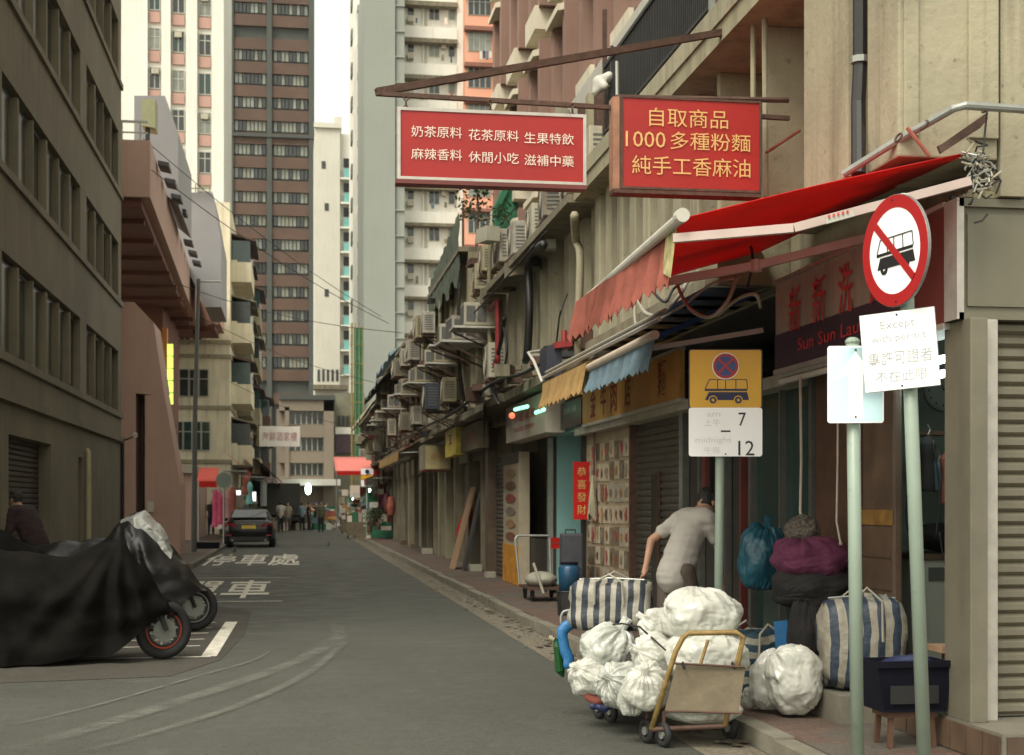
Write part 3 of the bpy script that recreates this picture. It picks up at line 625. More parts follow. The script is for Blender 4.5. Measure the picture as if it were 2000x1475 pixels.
# end-of-street office building and its neighbour
Y8 = 110; t8 = thing('office_building', 'low tan office building with dark ribbon windows closing the street', 'building', (AY(600, 985, Y8).x, Y8 + 6, 0))
m_tan = mat('tan_render', (.20, .163, .122), .9, .06, .5, .06, 10, streak=.25, dirt=(.2, .16, .12))
front(t8, 'wall', 540, 652, 800, 1030, Y8 + .6, 12, m_tan); front(t8, 'pier', 632, 652, 772, 1030, Y8, .6, m_tan); front(t8, 'pier', 556, 565, 795, 935, Y8, .6, m_tan)
front(t8, 'parapet', 545, 652, 780, 802, Y8, .6, m_tan); front(t8, 'roof_strip', 545, 655, 772, 780, Y8 - .2, 12, m_bgrey)
for y0, y1, in ((830, 854), (882, 904), (930, 942)): front(t8, 'spandrel', 545, 632, y0, y1, Y8 + .1, .5, m_tan)
for y0, y1 in ((803, 829), (855, 881), (905, 929)): facewin(t8, 566, 631, y0, y1, Y8 + .55, m_glass, 6, False)
front(t8, 'canopy', 535, 665, 936, 948, Y8 - 5, 5, m_white)
t9 = thing('building', 'small olive-brown building between the tan office and the bamboo scaffold', 'building', (AY(672, 985, 114).x, 118, 0))
front(t9, 'wall', 652, 712, 768, 1030, 114, 8, mat('olive_render', (.15, .145, .10), .9, .2, 1, .1)); front(t9, 'band', 655, 700, 835, 848, 113.7, .3, m_tow_w)
for k in range(5): front(t9, 'window', 660 + 8 * k, 665 + 8 * k, 812, 832, 113.9, .2, m_black)
front(t9, 'sign_band', 655, 690, 850, 885, 113.7, .3, mat('plum_panel', (.07, .04, .05), .7, .2, 2, 0))
t = thing('bamboo_scaffold', 'green netted bamboo scaffold with a yellow pole at the street end', 'scaffold', AY(695, 1000, 104))
q0, q1 = AY(687, 1010, 104), AY(708, 640, 104)
MB().box(q0.x + .2, q1.x, 104, 104.9, 4, q1.z).build('green_net', m_green, t)
m_bam = mat('yellow_bamboo', (.22, .155, .035), .7, .2, 3, .05)
for k in range(4): MB().cyl((q0.x + k * .27, 103.9, 0), (q0.x + k * .27, 103.9, q1.z + .3), .03 if k else .08, 6).build('bamboo_pole', m_bam, t)
for k in range(9): MB().cyl((q0.x - .1, 103.8, 2 + k * 1.4), (q1.x + .1, 103.8, 2 + k * 1.4), .025, 6).build('bamboo_pole', m_bam, t)

# ================================================================ AIR: thin haze between the towers
hz = MB().box(-60, 60, -25, 212, -1.2, 92).build('haze', None, **dict(kind='stuff')); hm = bpy.data.materials.new('haze_air'); hm.use_nodes = True; n = hm.node_tree.nodes; n.remove(n['Principled BSDF'])
pvv = n.new('ShaderNodeVolumePrincipled'); pvv.inputs['Color'].default_value = (.93, .96, .90, 1); pvv.inputs['Density'].default_value = .00013; pvv.inputs['Anisotropy'].default_value = .2
hm.node_tree.links.new(pvv.outputs[0], n['Material Output'].inputs['Volume']); hz.data.materials.clear(); hz.data.materials.append(hm)
# ================================================================ RIGHT SIDE: row of old shop buildings
XF, XS = 3.5, 4.2         # upper facade, shop fronts
def Yat(px, X): r = ray(px, 985); return X * r.y / r.x
def Zat(px, py, X): return AX(px, py, X).z
def slat_piece(name, span, pitch, m, axis='x', deep=.022):
    prof = [(0, 0), (-deep, pitch * .28), (-deep, pitch * .72), (0, pitch * .99)]
    if axis == 'x': b = MB().slab([(a, 0, z) for a, z in prof], (0, span, 0))
    else: b = MB().slab([(0, a, z) for a, z in prof], (span, 0, 0))
    return NP(name, b, m)
def shutter(par, X, y0, y1, z0, z1, pitch, m, joined=False, label=None):
    base = MB().box(X + .002, X + .04, y0, y1, z0, z1).build('shutter', m, par)
    if label: base['label'] = label
    n = int((z1 - z0) / pitch)
    if joined:
        b = MB()
        for k in range(n):
            z = z0 + k * pitch; b.slab([(X, y0, z), (X - .022, y0, z + pitch * .3), (X - .022, y0, z + pitch * .7), (X, y0, z + pitch * .98)], (0, y1 - y0, 0))
        b.build('slats', m, base, kind='stuff')
    else:
        np_ = slat_piece('slat', y1 - y0 - .004, pitch, m)
        for k in range(n): np_.put(base, (X, y0 + .002, z0 + k * pitch + .001))
    return base
# ---- corner building, near
rb = thing('cream_building', 'near cream building with deep vertical piers above the laundry corner shop', 'building', (8, 12, 0))
MB().box(4.12, 12, 8.35, 16.6, 3.42, 5.2).build('wall', m_cream2, rb)
MB().box(7.2, 12, 8.35, 16.6, 0, 3.42).build('wall', m_cream2, rb)
MB().box(4.12, 12, 8.35, 11.0, 5.36, 15).build('upper_wall', m_cream, rb)
MB().box(XS + .02, 12, 8.2, 16.6, 3.36, 3.43).build('soffit', m_creamd, rb)
np_pi = {}
def pier(par, y0, y1, z0, z1, m, x0=XF, x1=4.12, name='pier'): return MB().box(x0, x1, y0, y1, z0, z1).build(name, m, par, bevel=.012)
pier(rb, 7.9, 8.36, 3.64, 15, m_cream); pier(rb, 8.68, 9.47, 3.70, 15, m_cream); pier(rb, 8.36, 8.68, 3.64, 15, m_cream, 3.66); pier(rb, 9.47, 10.9, 3.76, 5.2, m_cream, 3.86)
pier(rb, 10.28, 10.36, 3.76, 5.2, m_cream, 3.5); pier(rb, 10.9, 11.0, 5.36, 15, m_cream); pier(rb, 11.45, 11.53, 3.43, 5.2, m_cream2)
for k in range(8): y = 12.1 + .58 * k; pier(rb, y, y + .26, 3.43, 5.2, m_cream)
for y in (11.55, 12.4, 13.0, 13.55, 14.1, 14.7, 15.3):
    wv = MB().box(4.06, 4.115, y + .04, y + .42 if y > 11 else y + .72, 4.0, 4.95).build('window', m_frame, rb); MB().box(4.045, 4.058, y + .09, (y + .37 if y > 11 else y + .67), 4.06, 4.9).build('pane', m_glass, wv)
MB().box(3.28, 4.12, 9.5, 16.6, 5.2, 5.35).build('balcony_slab', m_cream2, rb); MB().box(3.9, 12, 8.62, 9.5, 5.2, 5.35).build('balcony_slab', m_cream2, rb)
MB().box(3.26, 3.34, 9.5, 16.6, 5.352, 5.52).build('slab_kerb', m_cream, rb)
MB().box(3.42, 4.12, 11.6, 16.6, 3.43, 3.52).build('lower_ledge', m_creamd, rb)
# end wall towards the camera
MB().box(4.12, 12, 7.98, 8.34, 3.43, 15).build('end_wall', m_cream, rb)
for x0, x1 in ((4.14, 4.30), (4.62, 4.78), (5.5, 5.7)): MB().box(x0, x1, 7.90, 7.978, 3.43, 15).build('end_pilaster', m_cream, rb)
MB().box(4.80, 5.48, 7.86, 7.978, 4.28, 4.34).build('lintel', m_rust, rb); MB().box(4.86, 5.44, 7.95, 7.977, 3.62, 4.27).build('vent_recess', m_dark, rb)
MB().box(3.93, 4.115, 7.872, 7.899, 3.76, 15).build('end_pilaster', m_cream, rb, bevel=.006); MB().box(3.53, 3.62, 7.88, 7.899, 3.76, 15).build('end_pilaster', m_cream, rb, bevel=.006)
# iron railing on the balcony
np_bar = NP('bar', MB().box(-.009, .009, -.009, .009, 0, .76), m_black)
rr = MB(); rr.box(3.27, 3.31, 11.0, 14.9, 6.26, 6.30); rr.box(3.27, 3.31, 11.0, 14.9, 5.56, 5.59); rail = rr.build('railing', m_black, rb)
for k in range(66): np_bar.put(rail, (3.29, 11.03 + k * .059, 5.56))
MB().box(3.75, 3.78, 11.0, 14.9, 5.53, 6.45).build('shade_backing', mat('backing_shade', (.10, .088, .06), .8, .2, 3, .05), rb)  # added dark panel, stands for the shaded interior behind the bars
MB().box(3.27, 3.31, 14.9, 14.96, 5.52, 6.9).build('railing_post', m_rust, rb); MB().box(3.27, 3.31, 10.95, 11.0, 5.52, 8).build('railing_post', m_gal, rb)
t = thing('drain_pipe', 'thick black pipe running down between the two nearest cream piers', 'pipe', (3.5, 8.4, 3.5))
MB().tube([(3.50, 8.47, 9), (3.50, 8.47, 4.35), (3.48, 8.45, 4.1), (3.42, 8.30, 3.62)], .045, 10).build('pipe', m_black, t); MB().cyl((3.5, 8.47, 4.36), (3.5, 8.47, 4.40), .06, 10).build('clip', m_gal, t)
t = thing('drain_pipe', 'slim pale pipe beside the right red sign on the cream facade', 'pipe', (3.4, 10.3, 3.7))
MB().tube([(3.41, 10.3, 8), (3.41, 10.3, 3.7)], .02, 8).build('pipe', m_cream2, t)
# ---- shop fronts under it
sh = rb
MB().box(4.17, 4.24, 9.5, 10.05, .1, 2.7).build('tiled_pillar', m_tile, rb, bevel=.02); MB().box(4.155, 4.168, 9.5, 10.05, 1.45, 1.56).build('tile_band', mat('ochre_tile', (.22, .12, .03), .5, .4, 8, 0), rb)
for k in range(5): MB().box(4.156, 4.169, 9.52, 10.03, .3 + k * .23 + (.0 if k < 5 else .3), .3 + k * .23 + .215).build('tile', m_tile, rb)
MB().box(4.16, 4.24, 10.06, 10.98, .3, 2.7).build('wooden_panel', m_wood, rb)
gd = MB().box(4.19, 4.21, 11.05, 12.55, .25, 2.62).build('glass_door', m_glassg, rb)
for a, b in ((11.0, 11.06), (12.54, 12.62), (11.75, 11.79)): MB().box(4.13, 4.23, a, b, .13, 2.66).build('door_frame', m_dgal, gd)
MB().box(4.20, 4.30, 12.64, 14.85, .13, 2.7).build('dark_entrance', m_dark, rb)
for y, m_ in ((12.8, m_dredp), (13.3, m_dgal), (13.55, m_dredp), (14.2, m_dgal), (14.8, m_dgal)): MB().box(4.12, 4.19, y, y + .05, .13, 2.66).build('door_frame', m_, rb)
MB().box(4.10, 4.14, 13.9, 14.02, 1.4, 2.1).build('red_streamer', m_dredp, rb)
shutter(rb, XS, 14.9, 17.15, .13, 2.58, .082, m_slat)
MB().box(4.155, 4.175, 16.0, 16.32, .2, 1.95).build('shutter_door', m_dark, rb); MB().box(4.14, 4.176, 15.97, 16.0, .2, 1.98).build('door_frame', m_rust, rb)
MB().box(4.10, 4.24, 17.15, 17.22, .13, 2.6).build('shutter_rail', m_rust, rb); MB().box(4.10, 4.24, 14.84, 14.9, .13, 2.6).build('shutter_rail', m_gal, rb)
MB().box(3.98, 4.3, 11.2, 20.1, 2.58, 2.68).build('lintel', m_conc2, rb)
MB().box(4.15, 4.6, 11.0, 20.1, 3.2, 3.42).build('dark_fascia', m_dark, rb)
# room of the laundry
rm = MB(); rm.box(4.6, 7.2, 11.3, 11.4, .1, 3.36); rm.box(7.1, 7.19, 8.4, 11.3, .1, 3.36); rm.box(4.25, 7.2, 8.35, 11.4, 3.25, 3.355); rm.build('inner_wall', mat('pale_room_wall', (.20, .225, .19), .7, .15, 2, .05, streak=.5, dirt=(.07, .07, .06)), rb)
MB().box(4.24, 7.2, 8.35, 11.3, .10, .32).build('shop_floor', m_step, rb)
# platform and steps
MB().slab([(3.92, 7.45, .121), (9, 7.45, .121), (9, 8.34, .121), (4.22, 8.34, .121), (4.22, 9.05, .121), (3.92, 9.05, .121)], (0, 0, .19)).build('platform', m_step, rb)
MB().slab([(3.62, 9.1, .121), (4.22, 9.1, .121), (4.22, 10.9, .121), (3.62, 10.9, .121)], (0, 0, .19)).build('step', m_step, rb)
np_t = NP('tile', MB().box(0, .19, -.012, 0, 0, .165), m_tile)
for k in range(24): np_t.put(rb, (3.94 + .205 * k, 7.448, .13))
for k in range(7): np_t.put(rb, (3.918, 7.66 + .205 * k, .13), rot=(0, 0, -math.pi / 2))
# roller shutter facing the camera at the corner
cs = thing('corner_shutter', 'beige roller shutter facing the camera at the right edge beside the steel jamb', 'shutter', (5.3, 8.05, .31))
MB().box(4.14, 7.5, 8.06, 8.10, .32, 2.7).build('back_sheet', m_slatb, cs)
np_s = slat_piece('slat', 3.3, .0765, m_slatb, 'y', .03)
for k in range(31): np_s.put(cs, (4.15, 8.055, .33 + k * .0765))
MB().box(3.93, 4.04, 7.86, 8.2, .31, 2.7).build('jamb', m_slatb, cs, bevel=.008); MB().box(4.045, 4.14, 7.93, 8.12, .31, 2.7).build('guide_rail', m_alu, cs, bevel=.006)
MB().box(4.7, 4.95, 8.015, 8.03, 1.25, 1.75).build('red_paint_mark', m_redtxt, cs)
# ---- second cream building
def rowb(label, y0, y1, ztop, m, pitch, seed, zs=((3.6, 5.2),), xcore=4.0, name='shop_building', fd=.3, ledge=True):
    rr = random.Random(seed); b = thing(name, label, 'building', (8, (y0 + y1) / 2, 0))
    MB().box(xcore, 12, y0 + .005, y1 - .005, 3.2, ztop).build('wall', m, b); MB().box(XS + .5, 12, y0 + .006, y1 - .006, 0, 3.2).build('ground_floor_wall', m_creamd, b)
    for (za, zb) in zs:
        n = max(1, int((y1 - y0) / pitch)); p = (y1 - y0) / n
        npp = NP('pier', MB().box(0, fd + .1 + (xcore - 4.0), -p * .17, p * .17, 0, zb - za), m)
        for k in range(n + 1):
            yy = min(max(y0 + p * k, y0 + p * .18), y1 - p * .18); npp.put(b, (xcore - fd - .1 + rr.uniform(-.03, .03), yy, za))
            if k < n:
                q = win_np_x(p * .52, zb - za - .5, m_glass if rr.random() < .6 else m_glassl); q.put(b, (xcore - .02, y0 + p * (k + .5), za + .3))
        if ledge: MB().box(3.28 + rr.uniform(-.1, .15), xcore, y0 + .01, y1 - .01, zb, zb + .1).build('ledge', m_creamd, b)
    MB().box(3.5 + rr.uniform(-.05, .1), xcore, y0 + .01, y1 - .01, 3.36, 3.5).build('lower_ledge', m_creamd, b)
    return b
WNX = {}
def win_np_x(wd, ht, pane):
    k = (round(wd, 2), round(ht, 2), pane.name)
    if k not in WNX:
        b = MB(); b.m = 0; b.box(-.02, .02, -wd / 2, wd / 2, 0, ht); b.m = 1
        for s in (-wd / 2, 0, wd / 2): b.box(-.05, -.021, s - .025, s + .025, 0, ht)
        b.box(-.06, -.022, -wd / 2, wd / 2, -.05, 0); b.box(-.06, -.022, -wd / 2, wd / 2, ht, ht + .05); b.box(-.045, -.021, -wd / 2, wd / 2, ht * .62, ht * .62 + .04); WNX[k] = NP('window', b, [pane, m_frame])
    return WNX[k]
r2 = rowb('cream shop building with tall fluted piers above the menu column shop', 16.65, 24.0, 5.4, m_cream, .92, 3)
up = MB().box(4.5, 11.9, 16.7, 23.9, 5.53, 8.2).build('upper_storey', m_white, r2)
for k in range(6): MB().box(4.38, 4.5, 20.4 + .62 * k, 20.62 + .62 * k, 5.53, 7.8).build('upper_pier', (m_rust, m_cream2)[k % 2], r2)
r3 = rowb('low cream shop building between the fluted one and the netted roof', 24.05, 29.5, 5.6, m_cream2, .95, 4)
MB().box(4.6, 11, 24.2, 29.3, 5.73, 6.3).build('roof_wall', m_cream2, r3)
r4 = rowb('cream shop building with a grey-green net along its roof', 29.6, 36.8, 7.15, m_cream2, 1.15, 5, ((3.6, 5.1), (5.35, 6.9)))
r5 = rowb('streaked shop building crowded with air conditioners halfway down the row', 36.9, 46.5, 6.6, m_creamd, 1.3, 6, ((3.6, 5.0), (5.2, 6.4)))
r6 = rowb('old shop building with blue tarpaulin on its roof near the market', 46.6, 59.5, 6.5, m_creamd, 1.6, 7, ((3.6, 4.9), (5.1, 6.3)))
r7 = rowb('last and farthest shop building of the right row', 59.6, 78, 5.9, m_cream2, 2.0, 8, ((3.6, 4.8), (4.95, 5.8)))
# tall pink-brown block set back behind the row
pk = thing('apartment_block', 'tall brown and cream apartment block with projecting fins above the red signs', 'building', (12, 27, 0))
m_pbrown = mat('pink_brown_render', (.27, .165, .125), .9, .1, 1, .1, streak=.25, dirt=(.12, .07, .05)); m_pcream = mat('pinkish_cream_render', (.60, .44, .32), .9, .1, 1, .1, streak=.4, dirt=(.3, .2, .14))
XP = 5.75
MB().box(XP + .5, 16, 17.0, 37.2, 5.0, 24).build('wall', m_pcream, pk)
np_finb = NP('brown_fin', MB().box(-.62, .5, -.16, .16, 0, 2.3), m_pbrown); np_fins = NP('brown_pier', MB().box(-.25, .5, -.42, .42, 0, 2.95), m_pbrown)
np_hood = NP('cream_hood', MB().slab([(.5, 0, .0), (-.75, 0, -.25), (-.75, 0, -.12), (.5, 0, .18)], (0, 1.3, 0)), mat('cream_hood', (.66, .60, .46), .85, .08, 1, .1, streak=.4, dirt=(.3, .25, .17)))
np_sill = NP('cream_sill', MB().box(-.7, .5, 0, 1.3, 0, .5), mat('cream_hood', (0, 0, 0)))
for f in range(6):
    z = 5.6 + 3.0 * f
    for k in range(7):
        y = 17.4 + 2.85 * k
        np_fins.put(pk, (XP, y + .2, z)); np_finb.put(pk, (XP, y + .95, z + .55)); np_finb.put(pk, (XP, y + 2.2, z + .35)); np_hood.put(pk, (XP, y + .95, z + 2.75)); np_sill.put(pk, (XP, y + .98, z + .1))
        win_np_x(1.05, 1.5, (m_glass, m_glassl)[(f + k) % 2]).put(pk, (XP + .47, y + 1.58, z + .8))
# green netting between pink block and row; netted roof; tarps
t = thing('green_hoarding', 'dark green hoarding frame at the corner of the brown block above the cream roofs', 'hoarding', AY(990, 500, 33))
MB().slab([AY(x, y, 33) for x, y in ((968, 495), (968, 400), (985, 362), (1012, 345), (1012, 495))], (0, .6, 0)).build('green_sheet', m_green, t)
MB().bar(AY(968, 420, 32.95), AY(1000, 350, 32.95), .06).build('brace', m_green, t); MB().bar(AY(968, 450, 32.9), AY(1012, 400, 32.9), .04).build('brace', m_black, t)
t = thing('roof_net', 'torn grey-green net stretched along a roof edge above the air conditioners', 'net', (3.4, 33, 7.1)); nb = MB(); N = 26
for i in range(N + 1):
    y = 29.7 + 6.9 * i / N; zt = 7.75 - .55 * i / N + .03 * math.sin(i * 1.7); 
    nb.v += [V((3.42 + .02 * math.sin(i * 2.1 + j * 2), y, zt - (zt - 6.35 + .16 * math.sin(i * .9)) * j / 5)) for j in range(6)]
for i in range(N):
    for j in range(5):
        if True: nb.f.append((i * 6 + j, i * 6 + j + 1, (i + 1) * 6 + j + 1, (i + 1) * 6 + j)); nb.mi.append(0)
nb.build('net', m_netg, t, smooth=True)
for k in range(5): MB().cyl((3.5, 29.7 + 1.7 * k, 6.9), (3.5, 29.7 + 1.7 * k, 7.8 - .14 * k), .025, 6).build('net_post', m_rust, t)
def tarp(label, y0, y1, z0, z1, m, x0=3.1, x1=4.3):
    b = MB(); n = 12
    for i in range(n + 1):
        for j in range(5): b.v.append(V((x0 + (x1 - x0) * j / 4, y0 + (y1 - y0) * i / n, z0 + (z1 - z0) * j / 4 + .09 * math.sin(i * 1.9 + j) - .05 * math.cos(i * 3.1))))
    for i in range(n):
        for j in range(4): b.f.append((i * 5 + j, (i + 1) * 5 + j, (i + 1) * 5 + j + 1, i * 5 + j + 1)); b.mi.append(0)
    o = b.build('tarpaulin', m, None, label=label, category='tarpaulin'); smooth_all(o); return o
tarp('blue-grey tarpaulin over the roof edge of the far shop building', 46.6, 55, 6.5, 7.4, m_bluef); tarp('black tarpaulin sagging below the blue one on the far row', 47, 56, 5.6, 6.3, m_black, 2.7, 3.5); tarp('pale worn tarpaulin at the far end of the right row', 57, 66, 5.0, 6.3, m_cream2, 2.6, 3.6)
# roof-top sapling
def sapling(loc, h, label, nleaf, spread):
    t = thing('sapling', label, 'plant', loc); L = V(loc); b = MB(); tips = []
    b.tube([L, L + V((.05, 0, h * .5)), L + V((-.03, 0, h))], [.035, .025, .008], 6)
    for k in range(7):
        a = k * 2.4; s = L + V((0, 0, h * (.35 + .09 * k))); e = s + V((math.cos(a) * spread * rnd.uniform(.5, 1), math.sin(a) * spread * .7, h * rnd.uniform(.08, .25))); b.tube([s, (s + e) / 2 + V((0, 0, .05)), e], [.014, .01, .004], 5); tips += [e, (s + e) / 2, e + V((.05, 0, .1))]
    b.build('stem', m_bark, t); f = MB()
    for k in range(nleaf):
        c = rnd.choice(tips) + V((rnd.gauss(0, .13), rnd.gauss(0, .13), rnd.gauss(0, .11))); d = V((rnd.gauss(0, 1), rnd.gauss(0, 1), rnd.gauss(-.2, .6))).normalized(); s = d.cross(V((rnd.random(), rnd.random(), 1))).normalized() * .032; l = .13
        f.quad(c, c + d * l * .5 + s, c + d * l, c + d * l * .5 - s)
    f.build('foliage', m_leaf, t, kind='stuff'); return t
sapling((3.9, 30.6, 7.15), 1.7, 'small leafy tree growing out of a roof in front of the white tower', 420, .55)
# ---- shop fronts of the row
def shops(par, segs):
    for (y0, y1, kind) in segs:
        a, b = y0 + .05, y1 - .05
        if kind == 's': shutter(par, XS, a, b, .13, 2.62, .09, m_slat, y0 > 30)
        elif kind == 'g': shutter(par, XS + .05, a, b, .13, 2.55, .1, m_gal, True)
        elif kind == 'b': shutter(par, XS, a, b, .13, 2.6, .1, m_slatb, True)
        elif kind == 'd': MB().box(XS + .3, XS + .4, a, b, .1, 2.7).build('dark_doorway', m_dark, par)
        elif kind == 'w': MB().box(XS + .12, XS + .2, a, b, .13, 2.6).build('boarded_front', m_card, par)
        elif kind == 'r': MB().box(XS + .12, XS + .2, a, b, .13, 2.6).build('red_door', m_dredp, par)
        MB().box(XS - .12, XS + .45, y1 - .1, y1 + .12, .11, 3.2).build('shop_pier', rnd.choice((m_creamd, m_cream2, m_tile, m_creamd)), par)
    y0, y1 = segs[0][0], segs[-1][1]; MB().box(XS - .02, XS + .5, y0, y1, 2.62, 3.2).build('fascia', m_creamd, par)
shops(r3, [(27.35, 29.7, 's')]); shops(r4, [(29.95, 31.2, 'w'), (31.4, 33.6, 'd'), (33.8, 36.5, 'w')]); shops(r5, [(36.9, 38.6, 'd'), (38.8, 40.6, 'g'), (40.8, 42, 'b'), (42.2, 44, 'w'), (44.1, 46.2, 'r')])
shops(r6, [(46.7, 49, 'g'), (49.2, 51.5, 'd'), (51.7, 54, 's'), (54.2, 57, 'b'), (57.2, 59.2, 'd')]); shops(r7, [(59.8, 63, 'd'), (63.2, 67, 'r'), (67.2, 71, 'd'), (71.2, 77, 's')])
MB().box(4.0, 4.3, 29.5, 29.9, .13, 3.2).build('brown_pilaster', m_tile, r3)
# photo-card wall
pw = MB().box(4.14, 4.2, 17.3, 20.0, .13, 2.58).build('photo_wall', mat('aged_paper', (.33, .26, .17), .7, .15, 3, .05, streak=.5, dirt=(.18, .11, .06)), r2)
m_ph = [mat(n_, c_, .5, .5, 9, 0) for n_, c_ in (('print_brown', (.20, .085, .045)), ('print_red', (.30, .06, .05)), ('print_grey', (.20, .17, .13)), ('print_ochre', (.34, .20, .09)), ('print_dark', (.09, .06, .05)))]
m_paper = mat('cream_card', (.44, .37, .26), .6, .1, 6, 0)
for r_ in range(8):
    for c_ in range(9):
        y = 17.46 + c_ * .29 + rnd.uniform(-.02, .02); z = .32 + r_ * .285 + rnd.uniform(-.015, .015); b = MB(); b.m = 0; b.box(4.128, 4.138, y - .11, y + .11, z - .11, z + .12); b.m = 1
        k = rnd.uniform(.05, .09); k2 = rnd.uniform(.8, 1.4); ph_ = rnd.random() * 6; b.slab([(4.125, y + k * math.cos(a) * (1 + .4 * math.sin(3 * a + ph_)), z + k * k2 * math.sin(a) * (1 + .3 * math.sin(2 * a + ph_))) for a in [j * math.pi / 4 for j in range(8)]], (-.003, 0, 0)); b.build('photo_card', [rnd.choice((m_paper, m_paper, m_card, m_beige)), rnd.choice(m_ph)], pw)
MB().box(4.08, 4.24, 20.0, 20.12, .13, 2.6).build('door_jamb', m_black, r2)
# lit entrance
ent = MB(); ent.box(4.3, 6.9, 23.15, 23.25, .1, 2.75); ent.box(6.8, 6.9, 20.12, 23.15, .1, 2.75); ent.box(4.2, 6.9, 20.12, 23.25, 2.72, 2.8); ent.build('entrance_wall', m_cyanw, r2)
for x, z, m_ in ((4.9, 1.62, mat('yellow_sticker', (.55, .5, .05), .5, .1, 3, 0)), (5.15, 1.62, mat('yellow_sticker', (0, 0, 0))), (5.05, 1.35, m_green)): MB().slab([(x - .13, 23.13, z), (x, 23.13, z - .07), (x + .13, 23.13, z), (x, 23.13, z + .07)], (0, .01, 0)).build('sticker', m_, r2)
MB().box(4.16, 4.24, 23.2, 23.34, .13, 2.7).build('door_frame', m_gal, r2); MB().box(4.9, 5.0, 23.4, 25.2, .1, 2.7).build('back_wall', mat('olive_wall', (.17, .17, .12), .8, .1, 2, 0), r2)
MB().box(4.2, 4.26, 23.35, 25.25, .13, 1.0).build('counter_front', m_black, r2)
for n_, (x, y) in enumerate(((4.6, 20.6), (4.75, 21.6))):
    MB().cyl((x, y, 2.62), (x, y + .75, 2.62), .03, 8).build('fluorescent_lamp', m_tube2, None, label=('nearer' if n_ == 0 else 'farther') + ' glowing ceiling tube inside the pale cyan entrance', category='lamp')
mc = thing('menu_board', 'narrow white menu column with food pictures and orange base beside the shutter', 'menu board', (4.02, 26.3, .12))
MB().box(4.0, 4.2, 25.35, 27.25, .12, 2.55).build('board', m_paper, mc); MB().box(3.985, 3.999, 25.35, 27.25, .13, .85).build('orange_panel', mat('orange_print', (.60, .26, .02), .5, .4, 4, 0), mc); MB().box(3.985, 3.999, 25.35, 27.25, 2.35, 2.55).build('header', m_ink, mc)
for k in range(6): z = 1.0 + .235 * k; MB().slab([(3.998, 26.3 + .62 * math.cos(a), z + .085 * math.sin(a)) for a in [j * math.pi / 5 for j in range(10)]], (-.01, 0, 0)).build('food_picture', m_ph[(k * 3) % 4], mc)
# ================================================================ HANGING RED SIGNS
def sign_box(name, label, x0, x1, y, z0, z1, dep, face, trim, lines, ink, bold=.02, tw=.022, grp=None):
    t = thing(name, label, 'sign', ((x0 + x1) / 2, y, z0)); 
    MB().box(x0 + tw, x1 - tw, y + .004, y + dep - .004, z0 + tw, z1 - tw).build('face_panel', face, t)
    np1 = MB().box(x0, x1, y - .004, y + dep, z1 - tw, z1).build('frame', trim, t); MB().box(x0, x1, y - .004, y + dep, z0, z0 + tw).build('frame', trim, t)
    MB().box(x0, x0 + tw, y - .004, y + dep, z0 + tw, z1 - tw).build('frame', trim, t); MB().box(x1 - tw, x1, y - .004, y + dep, z0 + tw, z1 - tw).build('frame', trim, t)
    w_, h_ = x1 - x0, z1 - z0; cx, cz_ = (x0 + x1) / 2, (z0 + z1) / 2
    lettering(t, [(b, (u - .5) * w_, (.5 - v) * h_, du * w_, dv * h_) for b, u, v, du, dv in lines], (cx, y + .001, cz_), (1, 0, 0), (0, 0, 1), ink, thick=.006, bold=bold)
    return t
YS = 9.85
a, b = AY(776, 350, YS), AY(1145, 224, YS)
s1 = sign_box('hanging_sign', 'long red hanging sign with two rows of small cream characters over the road', a.x, b.x, YS, a.z, b.z, .10, m_red, m_alu, [
    ('奶茶原料', .205, .33, .265, .155), ('花茶原料', .505, .345, .265, .155), ('生果特飲', .80, .36, .265, .155), ('麻辣香料', .205, .64, .265, .155), ('休閒小吃', .505, .655, .265, .155), ('滋補中藥', .80, .67, .265, .155)], m_pinkw, .0)
MB().box(a.x - .01, b.x, YS - .02, YS + .10, a.z - .03, a.z - .001).build('bottom_rail', m_dredp, s1)
a2, b2_ = AY(1212, 368, YS), AY(1487, 198, YS)
s2 = sign_box('hanging_sign', 'squarish red sign with three rows of large gold characters beside the cream wall', a2.x, b2_.x, YS, a2.z, b2_.z, .15, m_red, m_rust, [
    ('自取商品', .48, .22, .56, .20), ('1000', .175, .465, .28, .17), ('多種粉麵', .635, .465, .57, .19), ('純手工香麻油', .50, .74, .84, .20)], m_gold, .0, .016)
MB().box(a2.x - .05, a2.x - .002, YS + .02, YS + .15, a2.z - .01, b2_.z - .005).build('side_panel', mat('worn_orange_side', (.30, .15, .09), .7, .3, 6, .1, streak=.7, dirt=(.18, .1, .07)), s2)
MB().slab([(a2.x - .05, YS, a2.z - .03), (a2.x - .05, YS + .14, a2.z - .03), (b2_.x, YS + .14, a2.z - .03), (b2_.x, YS, a2.z - .03)], (0, 0, .029)).build('bottom_rail', m_rust, s2)
t = thing('sign_bracket', 'rusty steel pole bracket that carries the two red signs over the road', 'bracket', (2, YS, 4.6))
q = AY(735, 180, YS + .1); q1 = AY(1455, 56, YS + .9); q2 = AY(1540, 195, YS + .12)
MB().bar(q, q1, .055, .05).build('upper_strut', m_rust, t); MB().bar(q + V((0, 0, -.01)), V((q2.x, YS + .1, q.z - .06)), .035, .03).build('lower_rail', m_rust, t)
MB().bar(V((q1.x, q1.y, q1.z)), V((q1.x + .5, q1.y, q1.z + .1)), .06).build('wall_socket', m_rust, t)
for px in (793, 958, 1118): 
    c = AY(px, 205, YS + .08); zt = q.z - .02; z_ = zt
    for k in range(4): MB().torus((c.x, YS + .08, zt - .02 - k * .034), (1, 0, 0) if k % 2 else (0, 1, 0), .016, .005, 10, 5).build('chain_link', m_rust, t)
